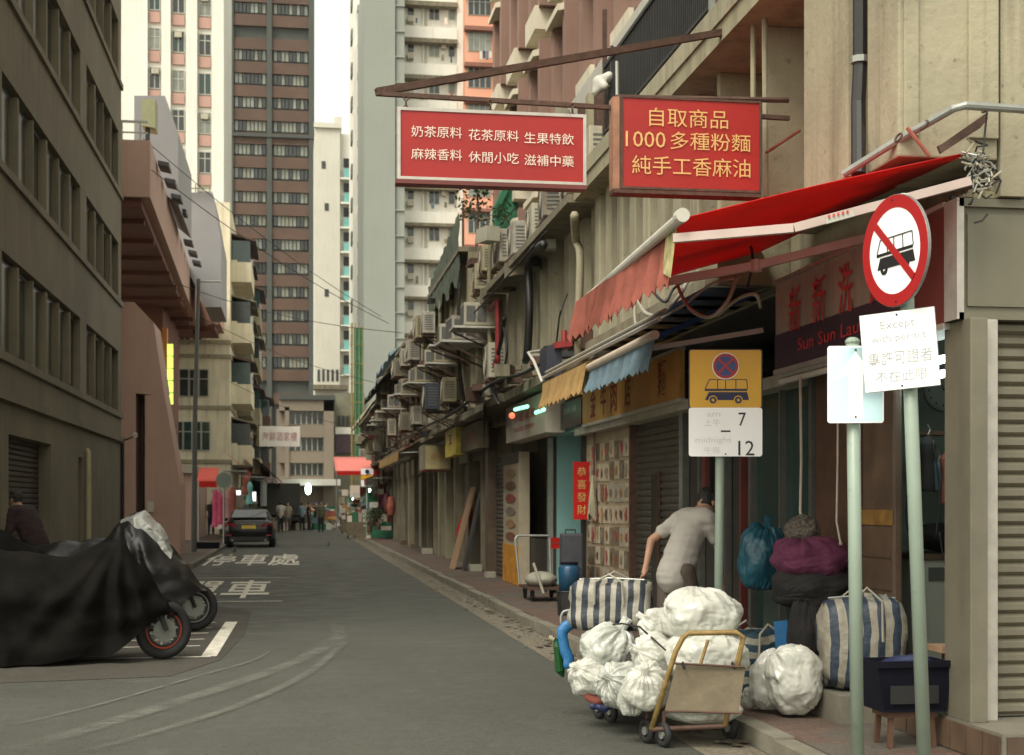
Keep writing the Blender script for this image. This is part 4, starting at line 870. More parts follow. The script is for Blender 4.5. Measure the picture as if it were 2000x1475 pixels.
t = thing('drain_pipe', 'pale steel strut and conduit standing behind the right edge of the gold lettered sign', 'pipe', AY(1495, 380, YS + .25)); MB().cyl(AY(1493, 10, YS + .3), AY(1496, 385, YS + .3), .022, 8).build('conduit', m_cream, t)
MB().cyl(AY(1497, 298, YS + .2), AY(1562, 255, YS + .35), .012, 6).build('arm', m_redf, t); MB().cyl(AY(1203, 190, YS + .1), AY(1540, 196, YS + .14), .02, 6).build('arm', m_rust, t)
MB().cyl(AY(1205, 120, YS + .2), AY(1207, 380, YS + .2), .014, 6).build('arm', m_gal, t)
# floodlight and birdsnest lump on the bracket end
t = thing('floodlight', 'white weathered floodlight and cloth bundle on a bracket above the signs', 'lamp', AY(1180, 190, 14.6))
remesh(MB().ball(AY(1172, 160, 14.6), .09, .09, .08).ball(AY(1190, 150, 14.6), .07, .07, .06).ball(AY(1163, 180, 14.6), .055).ball(AY(1182, 168, 14.5), .05), 'lamp_head', m_white, t, .03); MB().cyl(AY(1160, 183, 14.6), AY(1235, 143, 14.7), .025, 6).build('arm', m_cream2, t); MB().cyl(AY(1195, 90, 14.6), AY(1195, 150, 14.6), .02, 6).build('stem', m_black, t)

# ================================================================ LAUNDRY FASCIA AND GREY CORNER PANEL
fa = thing('shop_sign', 'long worn shop sign with faded red characters and a maroon end over the laundry', 'sign', (3.95, 9.7, 2.7))
MB().box(3.9, 4.12, 8.75, 11.2, 2.70, 3.40).build('panel', m_fascia, fa); MB().box(3.9, 4.12, 8.12, 8.748, 2.70, 3.40).build('maroon_panel', m_dredp, fa)
MB().box(3.885, 4.13, 8.12, 11.22, 2.66, 2.698).build('frame', m_alu, fa); MB().box(3.885, 4.13, 8.12, 11.22, 3.402, 3.43).build('frame', m_alu, fa)
MB().box(3.893, 3.899, 8.75, 11.2, 2.702, 2.98).build('purple_reflection', mat('reflection_tint', (.06, .04, .055), .35, .25, 1.3, 0), fa)  # reflection painted as a dark purple strip along the lower panel
lettering(fa, [('新', -1.02, .09, .27, .36), ('新', -.5, .09, .27, .36), ('洗', .02, .09, .27, .36), ('衣', .54, .09, .27, .36), ('Sun Sun Laundry', -.1, -.22, 1.7, .13)], (3.893, 9.7, 3.05), (0, -1, 0), UP, m_redtxt, thick=.006, bold=.008)
gp = thing('blank_sign', 'blank grey-beige sign box facing the camera above the corner shutter', 'sign', (5.2, 8.1, 2.7))
MB().box(3.9, 7.4, 7.97, 8.11, 2.70, 3.42).build('panel', m_greybox, gp)
for z0, z1 in ((2.70, 2.74), (3.37, 3.42)): MB().box(3.9, 7.4, 7.94, 7.969, z0, z1).build('frame', m_alu if 0 else m_greybox, gp)
MB().box(3.885, 3.93, 7.94, 8.11, 2.70, 3.42).build('frame', m_alu, gp); MB().box(3.96, 7.2, 7.955, 7.968, 2.78, 3.33).build('inset', m_greybox, gp)
for n_, (x, y0, y1) in enumerate(((4.42, 8.7, 9.9), (4.62, 8.7, 9.9))):
    MB().cyl((x, y0, 2.60 - .06 * n_), (x, y1, 2.60 - .06 * n_), .028, 10).build('fluorescent_lamp', m_tube, None, label=('outer' if n_ == 0 else 'inner') + ' of two lit fluorescent tubes under the laundry ceiling', category='lamp')
t = thing('fluorescent_fitting', 'unlit pale fluorescent tube fitting under the laundry sign above the glass door', 'lamp', (3.95, 10.5, 2.6)); MB().cyl((3.93, 9.95, 2.60), (3.93, 11.15, 2.60), .025, 10).build('tube', m_white, t); MB().box(3.92, 3.99, 9.9, 11.2, 2.63, 2.66).build('batten', m_alu, t)
# galvanised pipe frame at top right
t = thing('pipe_frame', 'bent galvanised pipe sloping over the red awning at the upper right', 'pipe', (4, 7.8, 3.8))
MB().tube([AY(2060, 222, 7.6), AY(1990, 213, 7.6), AY(1885, 206, 7.6), AY(1862, 212, 7.62), AY(1760, 270, 7.9), AY(1648, 340, 8.2)], .024, 10).build('pipe', m_gal, t)
MB().slab([AY(x, y, 7.7) for x, y in ((1832, 285), (1842, 280), (1925, 222), (1930, 232), (1915, 250), (1838, 300))], (0, .02, 0)).build('gusset', m_rust, t); MB().cyl(AY(1928, 215, 7.65), AY(1920, 300, 7.65), .006, 6).build('wire', m_wire, t)
for px, py in ((1755, 265), (1805, 240), (1925, 207)): MB().torus(AY(px, py + 4, 7.75), (1, .2, -.5), .028, .007, 12, 6).build('clamp', m_rust, t)
MB().cyl(AY(1772, 250, 7.8), AY(1815, 305, 7.75), .012, 6).build('strut', m_redf, t)

# ================================================================ AWNINGS
def valance(y0, y1, x, z, h, m, par, tooth=.08, lean=.06):
    n = int((y1 - y0) / tooth) * 2; b = MB(); 
    for i in range(n + 1):
        y = y0 + (y1 - y0) * i / n; wv = .022 * math.sin(i * .9) + .015 * math.sin(i * .37)
        b.v += [V((x, y, z)), V((x - lean * .5 + wv * .6, y, z - h * .55)), V((x - lean + wv, y, z - h * (.93 if i % 2 else 1.06)))]
        if i: b.f += [((i - 1) * 3 + k, i * 3 + k, i * 3 + k + 1, (i - 1) * 3 + k + 1) for k in (0, 1)]; b.mi += [0, 0]
    o = b.build('valance', m, par); md = o.modifiers.new('s', 'SOLIDIFY'); md.thickness = .004; return o
def canvas(par, F0, F1, B1, B0, m, sag=.05, n=14, k=6):
    b = MB(); F0, F1, B0, B1 = map(V, (F0, F1, B0, B1))
    for i in range(n + 1):
        for j in range(k + 1):
            s, u = i / n, j / k; p = F0.lerp(F1, s).lerp(B0.lerp(B1, s), u); p.z -= sag * math.sin(math.pi * u) * (.6 + .4 * math.sin(math.pi * s)); b.v.append(p)
    for i in range(n):
        for j in range(k): b.f.append((i * (k + 1) + j, (i + 1) * (k + 1) + j, (i + 1) * (k + 1) + j + 1, i * (k + 1) + j + 1)); b.mi.append(0)
    o = b.build('canvas', m, par, smooth=True); smooth_all(o); md = o.modifiers.new('s', 'SOLIDIFY'); md.thickness = .006; return o
aw = thing('awning', 'bright red retractable awning with a white front roller above the traffic signs', 'awning', (3, 10, 3.3))
F0, F1 = AY(1325, 428, 8.1), V((2.36, 11.5, 3.27)); B0, B1 = AY(1895, 296, 7.7), V((3.86, 11.5, 3.72))
canvas(aw, F0, F1, B1, B0, m_redc, -.02)
MB().tube([F0 + V((0, -.04, 0)), F1 + V((0, .04, 0))], .034, 12).build('front_roller', m_white, aw); MB().cyl(F0 + V((0, -.1, .005)), F0 + V((0, -.03, .005)), .042, 12).build('end_cap', m_white, aw)
valance(8.34, 11.45, 2.28, 3.26, .33, m_redf, aw, .09)
MB().slab([(2.262, 8.26, 3.26), (2.262, 8.5, 3.26), (2.24, 8.5, 3.02), (2.235, 8.3, 2.96)], (-.004, 0, 0)).build('torn_strip', mat('stained_yellow_strip', (.38, .34, .16), .8, .5, 12, .1), aw)
m_arm = mat('pinkish_awning_arm', (.42, .22, .19), .45, .1, 5, .02); m_armw = mat('off_white_awning_arm', (.46, .36, .32), .45, .1, 5, .02)
e_ = AY(1550, 446, 7.85); MB().bar(AY(1315, 466, 8.1), e_, .045, .05).build('arm', m_armw, aw); MB().bar(e_, AY(1895, 354, 7.68), .045, .05).build('arm', m_armw, aw)
MB().bar((2.42, 9.6, 3.12), (3.1, 9.3, 3.22), .05, .055).build('arm', m_arm, aw); MB().bar((3.1, 9.3, 3.22), (3.95, 9.0, 3.42), .05, .055).build('arm', m_arm, aw); MB().cyl((3.1, 9.3, 3.18), (3.1, 9.3, 3.26), .04, 10).build('elbow', m_arm, aw)
lb = MB().slab([AY(x, y, 7.70) for x, y in ((1612, 424), (1665, 411), (1667, 423), (1613, 438))], (0, -.01, 0)).build('paper_tag', m_white, aw)
tg = MB()
for k in range(5): p_ = AY(1620 + 9 * k, 424 - 2.3 * k, 7.68); tg.box(p_.x - .006, p_.x + .006, 7.682, 7.686, p_.z - .004, p_.z + .012)
tg.build('tag_marks', m_redtxt, lb, kind='stuff')
kn = MB(); kr = random.Random(5)
for k in range(60):
    c_ = AY(1912 + kr.gauss(0, 16), 335 + kr.gauss(0, 26), 7.72); d_ = V((kr.gauss(0, 1), kr.gauss(0, .5), kr.gauss(0, 1))).normalized() * .05; kn.m = k % 3; kn.tube([c_ - d_, c_ + V((kr.gauss(0, .02), 0, kr.gauss(0, .02))), c_ + d_], .006, 5)
kn.build('wire_tangle', [m_gal, m_wire, m_acw], None, kind='stuff', label='tangle of wires and tape at the right end of the red awning')
jn = MB()
for k in range(70):
    x = 3.9 + 2.2 * kr.random(); s_ = kr.uniform(.015, .06); jn.m = k % 4; jn.obox((x, 7.97 + kr.random() * .1, 3.435 + s_ * .4), V((1, kr.uniform(-.5, .5), 0)).normalized(), V((kr.uniform(-.5, .5), 1, 0)).normalized(), UP, s_, s_ * .5, s_ * .5)
jn.build('rubble', [m_rust, m_cream2, m_creamd, m_black], None, kind='stuff', label='rubble and scraps lying on top of the grey sign box')
ab = thing('awning', 'navy blue awning with faded blue scalloped valance above the orange shop sign', 'awning', (3.3, 12.5, 3))
F0, F1, B0, B1 = V((2.90, 11.3, 2.98)), V((2.90, 13.85, 2.96)), V((3.88, 11.25, 3.38)), V((3.9, 13.85, 3.38))
canvas(ab, F0, F1, B1, B0, m_bluec, -.01); MB().tube([F0 + V((0, -.04, 0)), F1], .038, 12).build('front_roller', mat('cream_roller', (.52, .42, .33), .5, .1, 5, .02), ab)
valance(11.3, 13.85, 2.905, 2.94, .24, m_bluef, ab, .1); MB().bar(F0 + V((.03, .3, -.08)), (3.86, 11.4, 3.05), .04, .04).build('arm', m_armw, ab)
ay = thing('awning', 'narrow yellowed awning with saw-tooth edge beyond the navy one', 'awning', (3.3, 15.3, 2.9))
canvas(ay, (2.9, 14.0, 3.03), (2.9, 16.55, 3.03), (3.9, 16.55, 3.3), (3.9, 14.0, 3.3), m_yelc, 0); valance(14.0, 16.55, 2.9, 3.02, .30, m_yelc, ay, .07)
for dz in (0, .07): MB().cyl((2.92 + dz * .7, 11.2, 3.10 + dz), (2.92 + dz * .7, 16.7, 3.10 + dz), .02, 8).build('rail', m_wirew if dz else m_alu, ay)
MB().tube([(2.9, 16.6, 3.05), (2.82, 16.7, 3.3), (2.9, 17.6, 3.5), (3.3, 18, 3.6)], .018, 6).build('loose_hose', m_white, None, label='white hose looping from the end of the yellowed awning', category='hose')
# ================================================================ SHOP SIGNS OF THE ROW
def wall_sign(label, X, y0, y1, z0, z1, face, lines, ink, th=.06, bold=.01, trim=None):
    t = thing('shop_sign', label, 'sign', (X, (y0 + y1) / 2, z0)); MB().box(X, X + th, y0, y1, z0, z1).build('panel', face, t)
    if trim: MB().box(X - .01, X + th, y0 - .03, y1 + .03, z0 - .04, z0 - .001).build('frame', trim, t); MB().box(X - .01, X + th, y0 - .03, y1 + .03, z1 + .001, z1 + .03).build('frame', trim, t)
    if lines: lettering(t, [(b, (.5 - u) * -(y1 - y0), (.5 - v) * (z1 - z0), du * (y1 - y0), dv * (z1 - z0)) for b, u, v, du, dv in lines], (X, (y0 + y1) / 2, (z0 + z1) / 2), (0, -1, 0), UP, ink, thick=.005, bold=bold)
    return t
wall_sign('orange-ochre shop sign with dark red characters under the yellowed and navy awnings', 3.94, 14.3, 19.3, 2.70, 3.2, m_orsign, [('金', .14, .5, .07, .75), ('牛', .27, .5, .07, .8), ('肉', .39, .5, .07, .8), ('店', .54, .5, .06, .75), ('麵', .86, .45, .07, .8)], m_dred, trim=m_alu, bold=.01)
wall_sign('dark brown sign panel left of the ochre shop sign', 3.95, 19.45, 21.1, 2.72, 3.1, mat('dark_brown_panel', (.05, .035, .035), .4, .2, 3, 0), [('酒樓小廚', .5, .35, .6, .25)], m_grayink)
wall_sign('pale beige light box with faded red writing over the cyan entrance', 3.72, 21.0, 25.0, 2.68, 3.3, m_beige, [('小廚餐室', .5, .4, .55, .25), ('FOOD SHOP', .5, .72, .5, .12)], m_redf, .3)
wall_sign('brown ribbed sign beside the yellow poster over the leaning boards', 3.7, 28.6, 31.8, 2.75, 3.3, m_card, [('五金百貨', .5, .5, .7, .45)], m_dred, .2)
wall_sign('bright yellow poster sign on the row above the leaning boards', 3.6, 31.9, 34.2, 2.72, 3.35, mat('yellow_poster', (.50, .38, .04), .6, .35, 5, 0), [('平', .5, .5, .3, .6)], m_dred, .2)
t = sign_box('light_box_sign', 'stained yellow light box jutting from the row with a pink underside', 3.4, 4.12, 37.6, 2.52, 3.18, 1.6, mat('stained_yellow_box', (.42, .35, .17), .6, .25, 2, .05, streak=.5, dirt=(.25, .15, .07)), m_creamd, [('中藥', .5, .5, .5, .35)], m_orsign, .01); MB().box(3.41, 4.11, 37.62, 39.18, 2.49, 2.518).build('underside', m_redf, t)
t = thing('shop_sign', 'red upright banner with small gold characters hanging by the lit entrance', 'banner', (4.0, 19.75, 1.3)); z0, z1 = AY(1130, 1015, 19.75).z, AY(1130, 902, 19.75).z
MB().box(3.90, 4.30, 19.75, 19.765, z0, z1).build('cloth', m_redc, t); lettering(t, [('恭', 0, .27, .13, .13), ('喜', 0, .09, .13, .13), ('發', 0, -.09, .13, .13), ('財', 0, -.27, .13, .13)], (4.02, 19.748, (z0 + z1) / 2), (1, 0, 0), UP, m_gold, bold=0)
t = thing('mop', 'pale string mop hanging upside down beside the red banner', 'mop', (4.05, 19.2, 1.3))
b = MB(); 
for k in range(14): a_ = k * .45; b.tube([(4.06, 19.2, 2.0), (4.06 + .03 * math.cos(a_), 19.2 + .05 * math.sin(a_), 1.75), (4.06 + .06 * math.cos(a_), 19.2 + .12 * math.sin(a_), 1.42 + .05 * math.sin(k))], .014, 5)
b.build('strings', m_cream, t, kind='stuff'); MB().cyl((4.08, 19.2, 2.0), (4.09, 19.2, 2.75), .013, 6).build('handle', m_wood, t)
# side-shop junk awnings of the far row
def small_awning(label, x0, x1, y0, y1, z0, z1, m, vm=None, nm='awning'):
    t = thing(nm, label, 'awning', ((x0 + x1) / 2, (y0 + y1) / 2, z0)); canvas(t, (x0, y0, z0), (x0, y1, z0), (x1, y1, z1), (x1, y0, z1), m, .03, 6, 3); s = 1 if x1 > x0 else -1
    o = MB().box(x0 - .01, x0 + .01, y0, y1, z0 - .25, z0).build('valance', vm or m, t); MB().cyl((x0, y0 + .05, z0 - .02), (x1, y0 + .05, z0 + .02), .02, 6).build('arm', m_gal, t); MB().cyl((x0, y1 - .05, z0 - .02), (x1, y1 - .05, z0 + .02), .02, 6).build('arm', m_gal, t); return t
small_awning('orange-brown small awning among the air conditioners of the far right row', 2.95, 4.1, 41, 50, 3.1, 3.75, mat('orange_canvas', (.35, .11, .04), .8, .2, 3, .1), m_yelc)
small_awning('dark red awning over the farthest right shops', 3.0, 4.2, 60, 66, 2.7, 3.1, m_dredp)

# ================================================================ AIR CONDITIONERS
m_acw2 = mat('yellowed_casing', (.34, .29, .17), .6, .2, 5, .05, streak=.9, dirt=(.10, .07, .04)); m_acw3 = mat('rust_streaked_casing', (.36, .34, .28), .6, .2, 5, .05, streak=1.0, dirt=(.13, .06, .03), spots=.7)
def make_ac():
    t = thing('air_conditioner', '', 'air conditioner', (0, 0, 0), rot=0.0)       # fan towards -X, base on z = 0
    MB().box(-.30, 0, -.41, .41, .03, .60).build('casing', m_acw, t, bevel=.012)
    g_ = MB().cyl((-.302, .08, .32), (-.312, .08, .32), .23, 20).build('grille', m_acg, t)
    f = MB()
    for k in range(5): f.torus((-.318, .08, .32), (1, 0, 0), .045 * (k + 1), .005, 18, 4)
    f.build('guard_rings', m_acw, g_, kind='stuff')
    s = MB()
    for k in range(7): s.box(-.25, -.05, -.416, -.411, .12 + .06 * k, .145 + .06 * k)
    s.build('side_louvres', m_acg, t, kind='stuff')
    for y in (-.3, .3): MB().bar((-.34, y, 0), (.35, y, 0), .035, .035).bar((-.30, y, -.02), (.33, y, -.34), .025, .025).build('bracket', m_rust, t)
    return t
def make_wac():
    t = thing('air_conditioner', '', 'air conditioner', (0, 0, 0), rot=0.0)
    MB().box(-.42, .3, -.30, .30, .04, .44).build('casing', m_acw, t, bevel=.01)
    for s_ in (-1, 1):
        for r_ in range(2): MB().box(-.38 + r_ * .2, -.22 + r_ * .2, s_ * .301, s_ * .306, .10, .38).build('louvre_panel', m_acg, t)
    MB().box(-.428, -.42, -.26, .26, .08, .40).build('grille', m_acg, t)
    MB().box(-.62, .35, -.36, .36, -.02, .02).build('shelf', m_white, t)
    for y in (-.3, .3): MB().bar((-.55, y, -.03), (.33, y, -.40), .03, .03).build('bracket', m_rust, t)
    return t
ac0, wac0 = make_ac(), make_wac(); used = {'a': 0, 'w': 0}
def place_ac(kind, loc, label, scale=None):
    src = ac0 if kind == 'a' else wac0
    if not used[kind]: used[kind] = 1; src.location = loc; src['label'] = label; src['group'] = 'air conditioners on the right row'; o = src
    else:
        k_ = rnd.uniform(.82, 1.1); o = dup(src, loc, rnd.uniform(-.12, .12), label, scale or (k_, rnd.uniform(.85, 1.15) * k_, rnd.uniform(.85, 1.1) * k_)); o['group'] = 'air conditioners on the right row'
        mm = rnd.choice((None, m_cream2, m_creamd, m_acw2, m_acw3))
        if mm:
            for ch in o.children:
                if ch.name.startswith('casing'): ch.data = ch.data.copy(); ch.data.materials[0] = mm
    return o
ups = [(17.4, 5.56), (18.6, 5.56), (20.0, 5.56), (21.6, 5.56), (23.0, 5.56), (25.0, 5.75), (26.6, 5.85), (28.2, 5.75)]
place_ac('a', (3.85, 17.4, 5.62), 'first large condenser on the cream ledge, nearest to the two red signs')
for i, (y, z) in enumerate(ups[1:]): place_ac('a', (3.85 - .1 * (i % 2), y, z + .06), ORD[i + 1] + ' condenser on the upper ledge of the right row counting away from the red signs')
wy = [(25.4, 4.75), (27.3, 4.7), (29.3, 4.85), (31.4, 4.7), (33.6, 4.85), (36.0, 4.65), (38.4, 4.8), (41.0, 4.75), (43.5, 4.9), (46.4, 4.7), (49.5, 4.8), (53.0, 4.7), (57.0, 4.75), (61.0, 4.6)]
for i, (y, z) in enumerate(wy): place_ac('w', (3.40, y, z), ORD[i] + ' window air conditioner on the shelves of the right row from the near end')
low = [(30.4, 3.75), (35.0, 5.75), (37.3, 5.9), (40.0, 5.6), (42.8, 5.7), (45.2, 5.6), (48.4, 3.9), (51.2, 5.5), (55.0, 5.4), (38.9, 3.75), (43.1, 3.8), (57.5, 3.7), (62.5, 3.8), (66, 4.9), (70, 3.7), (74, 4.7)]
for i, (y, z) in enumerate(low): place_ac('a', (3.42, y, z), ORD[i] + ' of the condensers scattered over the grimy far part of the right row')
t = dup(ac0, (3.1, 31.0, 3.62), 0, 'dark navy condenser hanging lowest above the yellow poster sign'); t['group'] = 'air conditioners on the right row'
for ch in t.children:
    if ch.name.startswith('casing'): ch.data = ch.data.copy(); ch.data.materials[0] = m_dkac
place_ac('a', (3.95, 13.6, 4.35), 'condenser half hidden behind the red awning on the cream wall'); place_ac('a', (3.62, 24.6, 3.75), 'condenser with dark front low beside the black cable bundle')
t = place_ac('a', (4.6, 48, 6.9), 'lone white condenser on the roof in front of the grey tower'); 
# ================================================================ PIPES, CABLES, CLUTTER
def cable(pts, r, m, label, name='cable', n=6, k=6):
    P = [V(p) for p in pts]; Q = []
    for i in range(len(P) - 1):
        p0, p1, p2, p3 = P[max(i - 1, 0)], P[i], P[i + 1], P[min(i + 2, len(P) - 1)]
        for j in range(k): t_ = j / k; Q.append(.5 * ((2 * p1) + (p2 - p0) * t_ + (2 * p0 - 5 * p1 + 4 * p2 - p3) * t_ * t_ + (3 * p1 - p0 - 3 * p2 + p3) * t_ ** 3))
    Q.append(P[-1]); o = MB().tube(Q, r, n).build(name, m, None, label=label, category=name.split('_')[-1]); smooth_all(o); return o
A_ = lambda x, y, X=3.4: AX(x, y, X)
cable([A_(1062, 478, 3.2), A_(1040, 490, 3.3), A_(1032, 520), A_(1034, 600), A_(1030, 690), A_(1026, 705)], .06, m_black, 'thick black cable bundle hanging from the cream ledge', 'cable')
cable([A_(985, 620), A_(978, 670), A_(962, 730), A_(966, 770), A_(975, 790)], .035, m_black, 'thin black cable curling down left of the thick bundle')
cable([A_(984, 640), A_(990, 690), A_(975, 760)], .02, m_wire, 'loose black wire above the green awning frame')
cable([A_(1122, 420, 3.2), A_(1125, 470), A_(1133, 500), A_(1130, 620), A_(1128, 700)], .05, m_cream, 'cream drain pipe with a kink on the fluted wall', 'drain_pipe')
for i, (pts, r, m_, lb) in enumerate([
    ([A_(1240, 570, 3.1), A_(1248, 590, 3.0), A_(1262, 612, 3.0), A_(1290, 615, 3.1), A_(1325, 580, 3.2), A_(1345, 545, 3.3)], .018, m_wirew, 'pale cable loop nearest the left end of the red awning valance'),
    ([A_(1240, 560, 3.1), A_(1240, 620, 3.0), A_(1245, 642, 3.0)], .014, m_wirew, 'short pale cable dropping to the awning rails'),
    ([A_(1322, 555, 3.1), A_(1345, 600, 3.1), A_(1385, 620, 3.1), A_(1420, 590, 3.2), A_(1440, 540, 3.3)], .016, m_wirew, 'wide pale cable loop over the navy awning'),
    ([A_(1400, 618, 3.2), A_(1440, 585, 3.3), A_(1475, 575, 3.3), A_(1485, 600, 3.4)], .014, m_wirew, 'pale cable arching over the navy awning roof'),
    ([A_(1260, 640, 3.1), A_(1330, 600, 3.1), A_(1390, 555, 3.3), A_(1450, 540, 3.4)], .012, m_wirew, 'straight grey cable crossing behind the loops'),
    ([A_(1275, 570, 3.1), A_(1300, 590, 3.1), A_(1320, 560, 3.2), A_(1380, 530, 3.2)], .012, m_wire, 'black cable tangled behind the pale loops'),
    ([A_(1450, 430, 3.5), A_(1470, 500, 3.5), A_(1460, 560, 3.5)], .012, m_wire, 'black cable behind the red awning arm')]): cable(pts, r, m_, lb)
cable([A_(1108, 575), A_(1095, 610, 3.2), A_(1090, 640), A_(1085, 690)], .012, m_wire, 'thin black wires over the red pump box')
t = thing('pump_box', 'dark box with a red lid and pipe on the awning ledge', 'box', (3.1, 17, 3.2)); MB().slab([AY(x, y, 16.9) for x, y in ((1068, 675), (1098, 672), (1098, 735), (1068, 735))], (0, .5, 0)).build('box_body', m_dkac, t); MB().slab([AY(x, y, 16.8) for x, y in ((1085, 668), (1118, 664), (1118, 676), (1085, 680))], (0, .5, 0)).build('lid', m_redp, t); MB().cyl(AY(1102, 645, 17), AY(1102, 668, 17), .035, 8).build('pipe', m_redp, t)
cable([A_(972, 710), A_(972, 600), A_(970, 590), A_(957, 605)], .05, m_redp, 'red fire pipe elbow between the far air conditioners', 'fire_pipe')
cable([A_(1002, 725), A_(975, 735), A_(968, 712)], .045, m_redp, 'short red pipe above the black netting', 'fire_pipe')
for i in range(9):
    y = 25 + 4.2 * i + rnd.uniform(-.8, .8)
    cable([(3.46, y, 6.6), (3.42, y + .1, 5.0), (3.47, y, 4.2), (3.6, y + .1, 3.5)], rnd.uniform(.03, .055), rnd.choice((m_cream2, m_creamd, m_black, m_acw)), ORD[i] + ' down-pipe on the far part of the right row, counted from the nearest', 'drain_pipe', k=3)
cable([(3.36, 16.5, 3.62), (3.3, 20, 3.50), (3.34, 24, 3.66), (3.3, 30, 3.52), (3.36, 38, 3.62), (3.3, 50, 3.55), (3.4, 62, 3.5)], .03, m_wire, 'long black cable bundle sagging along the row above the shop signs')
cable([(3.2, 18, 5.1), (3.16, 24, 5.0), (3.2, 32, 5.1), (3.18, 44, 4.95), (3.3, 60, 4.9)], .014, m_wire, 'thin cable strung below the upper air conditioner ledge')
jb = MB()
for i in range(150):
    y = 17 + 46 * rnd.random(); x = rnd.uniform(3.2, 3.6); z = rnd.choice((3.55, 3.6, 5.1, 5.15, 6.3)) + rnd.random() * .15 - (.0 if y < 37 else .1); s = rnd.uniform(.05, .22); jb.m = rnd.randrange(5)
    jb.obox((x, y, z), V((1, rnd.uniform(-.4, .4), 0)).normalized(), V((rnd.uniform(-.4, .4), 1, 0)).normalized(), (0, 0, 1), s * .6, s, s * rnd.uniform(.2, .7))
jb.build('ledge_clutter', [m_rust, m_creamd, m_black, m_conc2, m_wood], kind='stuff', label='small junk lying on the ledges of the right row')
# dark net awning at px 980-1020 and lamp
t = thing('folded_net', 'dark green netting hanging in folds from the shop canopy by the menu column', 'net', (3.5, 26.5, 2.6)); b = MB()
for i in range(15):
    for j in range(7): b.v.append(V((3.3 + .5 * i / 14, 24.9 + 3.6 * i / 14 + .05 * math.sin(j), 3.45 - (.30 + .50 * math.sin(math.pi * i / 14)) * j / 6 + .05 * math.sin(i * 2 + j * 1.4))))
for i in range(14):
    for j in range(6): b.f.append((i * 7 + j, i * 7 + j + 1, (i + 1) * 7 + j + 1, (i + 1) * 7 + j)); b.mi.append(0)
b.build('net', mat('dark_green_net', (.018, .035, .015), .85, .4, 6, .4, 25), t, smooth=True)
t = thing('neon_lamp', 'small green glowing lamp bar over the folded dark net', 'lamp', AX(1015, 810, 3.4)); m_gl = mat('green_glow', (.25, .85, .50), .5, .1, 3, 0, emit=1.2)
for k, (x0, x1, y) in enumerate(((1006, 1030, 800), (1047, 1062, 806))): MB().cyl(AX(x0, y, 3.45), AX(x1, y - 6, 3.45), .03, 8).build('lamp_tube', m_gl, t)
MB().ball(AX(1000, 812, 3.4), .05).build('red_bulb', mat('red_glow', (.8, .12, .06), .5, .1, 3, 0, emit=1.0), t)
# wires across the street
for i, (p, q_) in enumerate([((-4.5, 44, 12.6), (3.6, 60, 9.5)), ((-4.2, 40, 11.0), (3.4, 52, 8.2)), ((-4, 60, 9.4), (3.4, 62, 6.9)), ((-3.4, 72, 7.8), (3.4, 76, 5.6)), ((-4.2, 48, 9.0), (3.3, 44, 6.9))]):
    p, q_ = V(p), V(q_); cable([p, p.lerp(q_, .25) - V((0, 0, .22)), p.lerp(q_, .5) - V((0, 0, .3)), p.lerp(q_, .75) - V((0, 0, .22)), q_], .012, m_wire, ORD[i] + ' thin wire strung across the street, counted from the top')

# ================================================================ TRAFFIC SIGNS
def polyline_bus(c, xa, za, s, inkm, par, facing):
    """minibus pictogram, s = width; drawn as flat slabs proud of the plate"""
    nrm = xa.cross(za); b = MB(); P = lambda u, v: c + xa * (u * s) + za * (v * s) + nrm * .004
    def q(*pts): b.slab([P(*p) for p in pts], nrm * .002)
    q((-.44, -.17), (-.36, .0), (.46, .0), (.5, -.17)); q((-.46, -.14), (-.44, .04), (-.14, .05), (-.14, .02), (-.40, .015)) if 0 else None
    q((-.45, .025), (-.44, .07), (.46, .07), (.46, .025))
    for (u0, v0), (u1, v1) in (((-.44, .07), (-.34, .27)), ((-.34, .27), (.45, .27)), ((.45, .27), (.47, .06)), ((-.17, .07), (-.17, .27)), ((0, .07), (0, .27)), ((.22, .07), (.22, .27))):
        d = V((u1 - u0, v1 - v0)).normalized(); n_ = V((-d.y, d.x)) * .008; q((u0 - n_.x, v0 - n_.y), (u1 - n_.x, v1 - n_.y), (u1 + n_.x, v1 + n_.y), (u0 + n_.x, v0 + n_.y))
    b.build('bus_pictogram', inkm, par); return P
def ring(par, c, xa, za, r0, r1, m, name, off, n=48, th=.002, a0=0):
    nrm = xa.cross(za); b = MB(); vs = []
    for i in range(n):
        a_ = 2 * math.pi * i / n + a0; d = xa * math.cos(a_) + za * math.sin(a_); vs += [c + d * r0 + nrm * off, c + d * r1 + nrm * off, c + d * r1 + nrm * (off + th), c + d * r0 + nrm * (off + th)]
    b.add(vs, [(4 * i + k, 4 * ((i + 1) % n) + k, 4 * ((i + 1) % n) + (k + 1) % 4, 4 * i + (k + 1) % 4) for i in range(n) for k in range(4)]); return b.build(name, m, par)
def plate(par, c, xa, za, w_, h_, m, name='plate', off=0, th=.003, r=.02):
    nrm = xa.cross(za); pts = []
    for sx, sy, a0 in ((1, 1, 0), (-1, 1, 90), (-1, -1, 180), (1, -1, 270)):
        for k in range(5): a_ = R(a0 + 22.5 * k); pts.append(c + xa * (sx * (w_ / 2 - r) + r * math.cos(a_)) + za * (sy * (h_ / 2 - r) + r * math.sin(a_)) + nrm * off)
    return MB().slab(pts, nrm * th).build(name, m, par)
def screw(par, c, nrm): return MB().cyl(c + nrm * .003, c + nrm * .008, .006, 8).build('screw', m_ink, par)
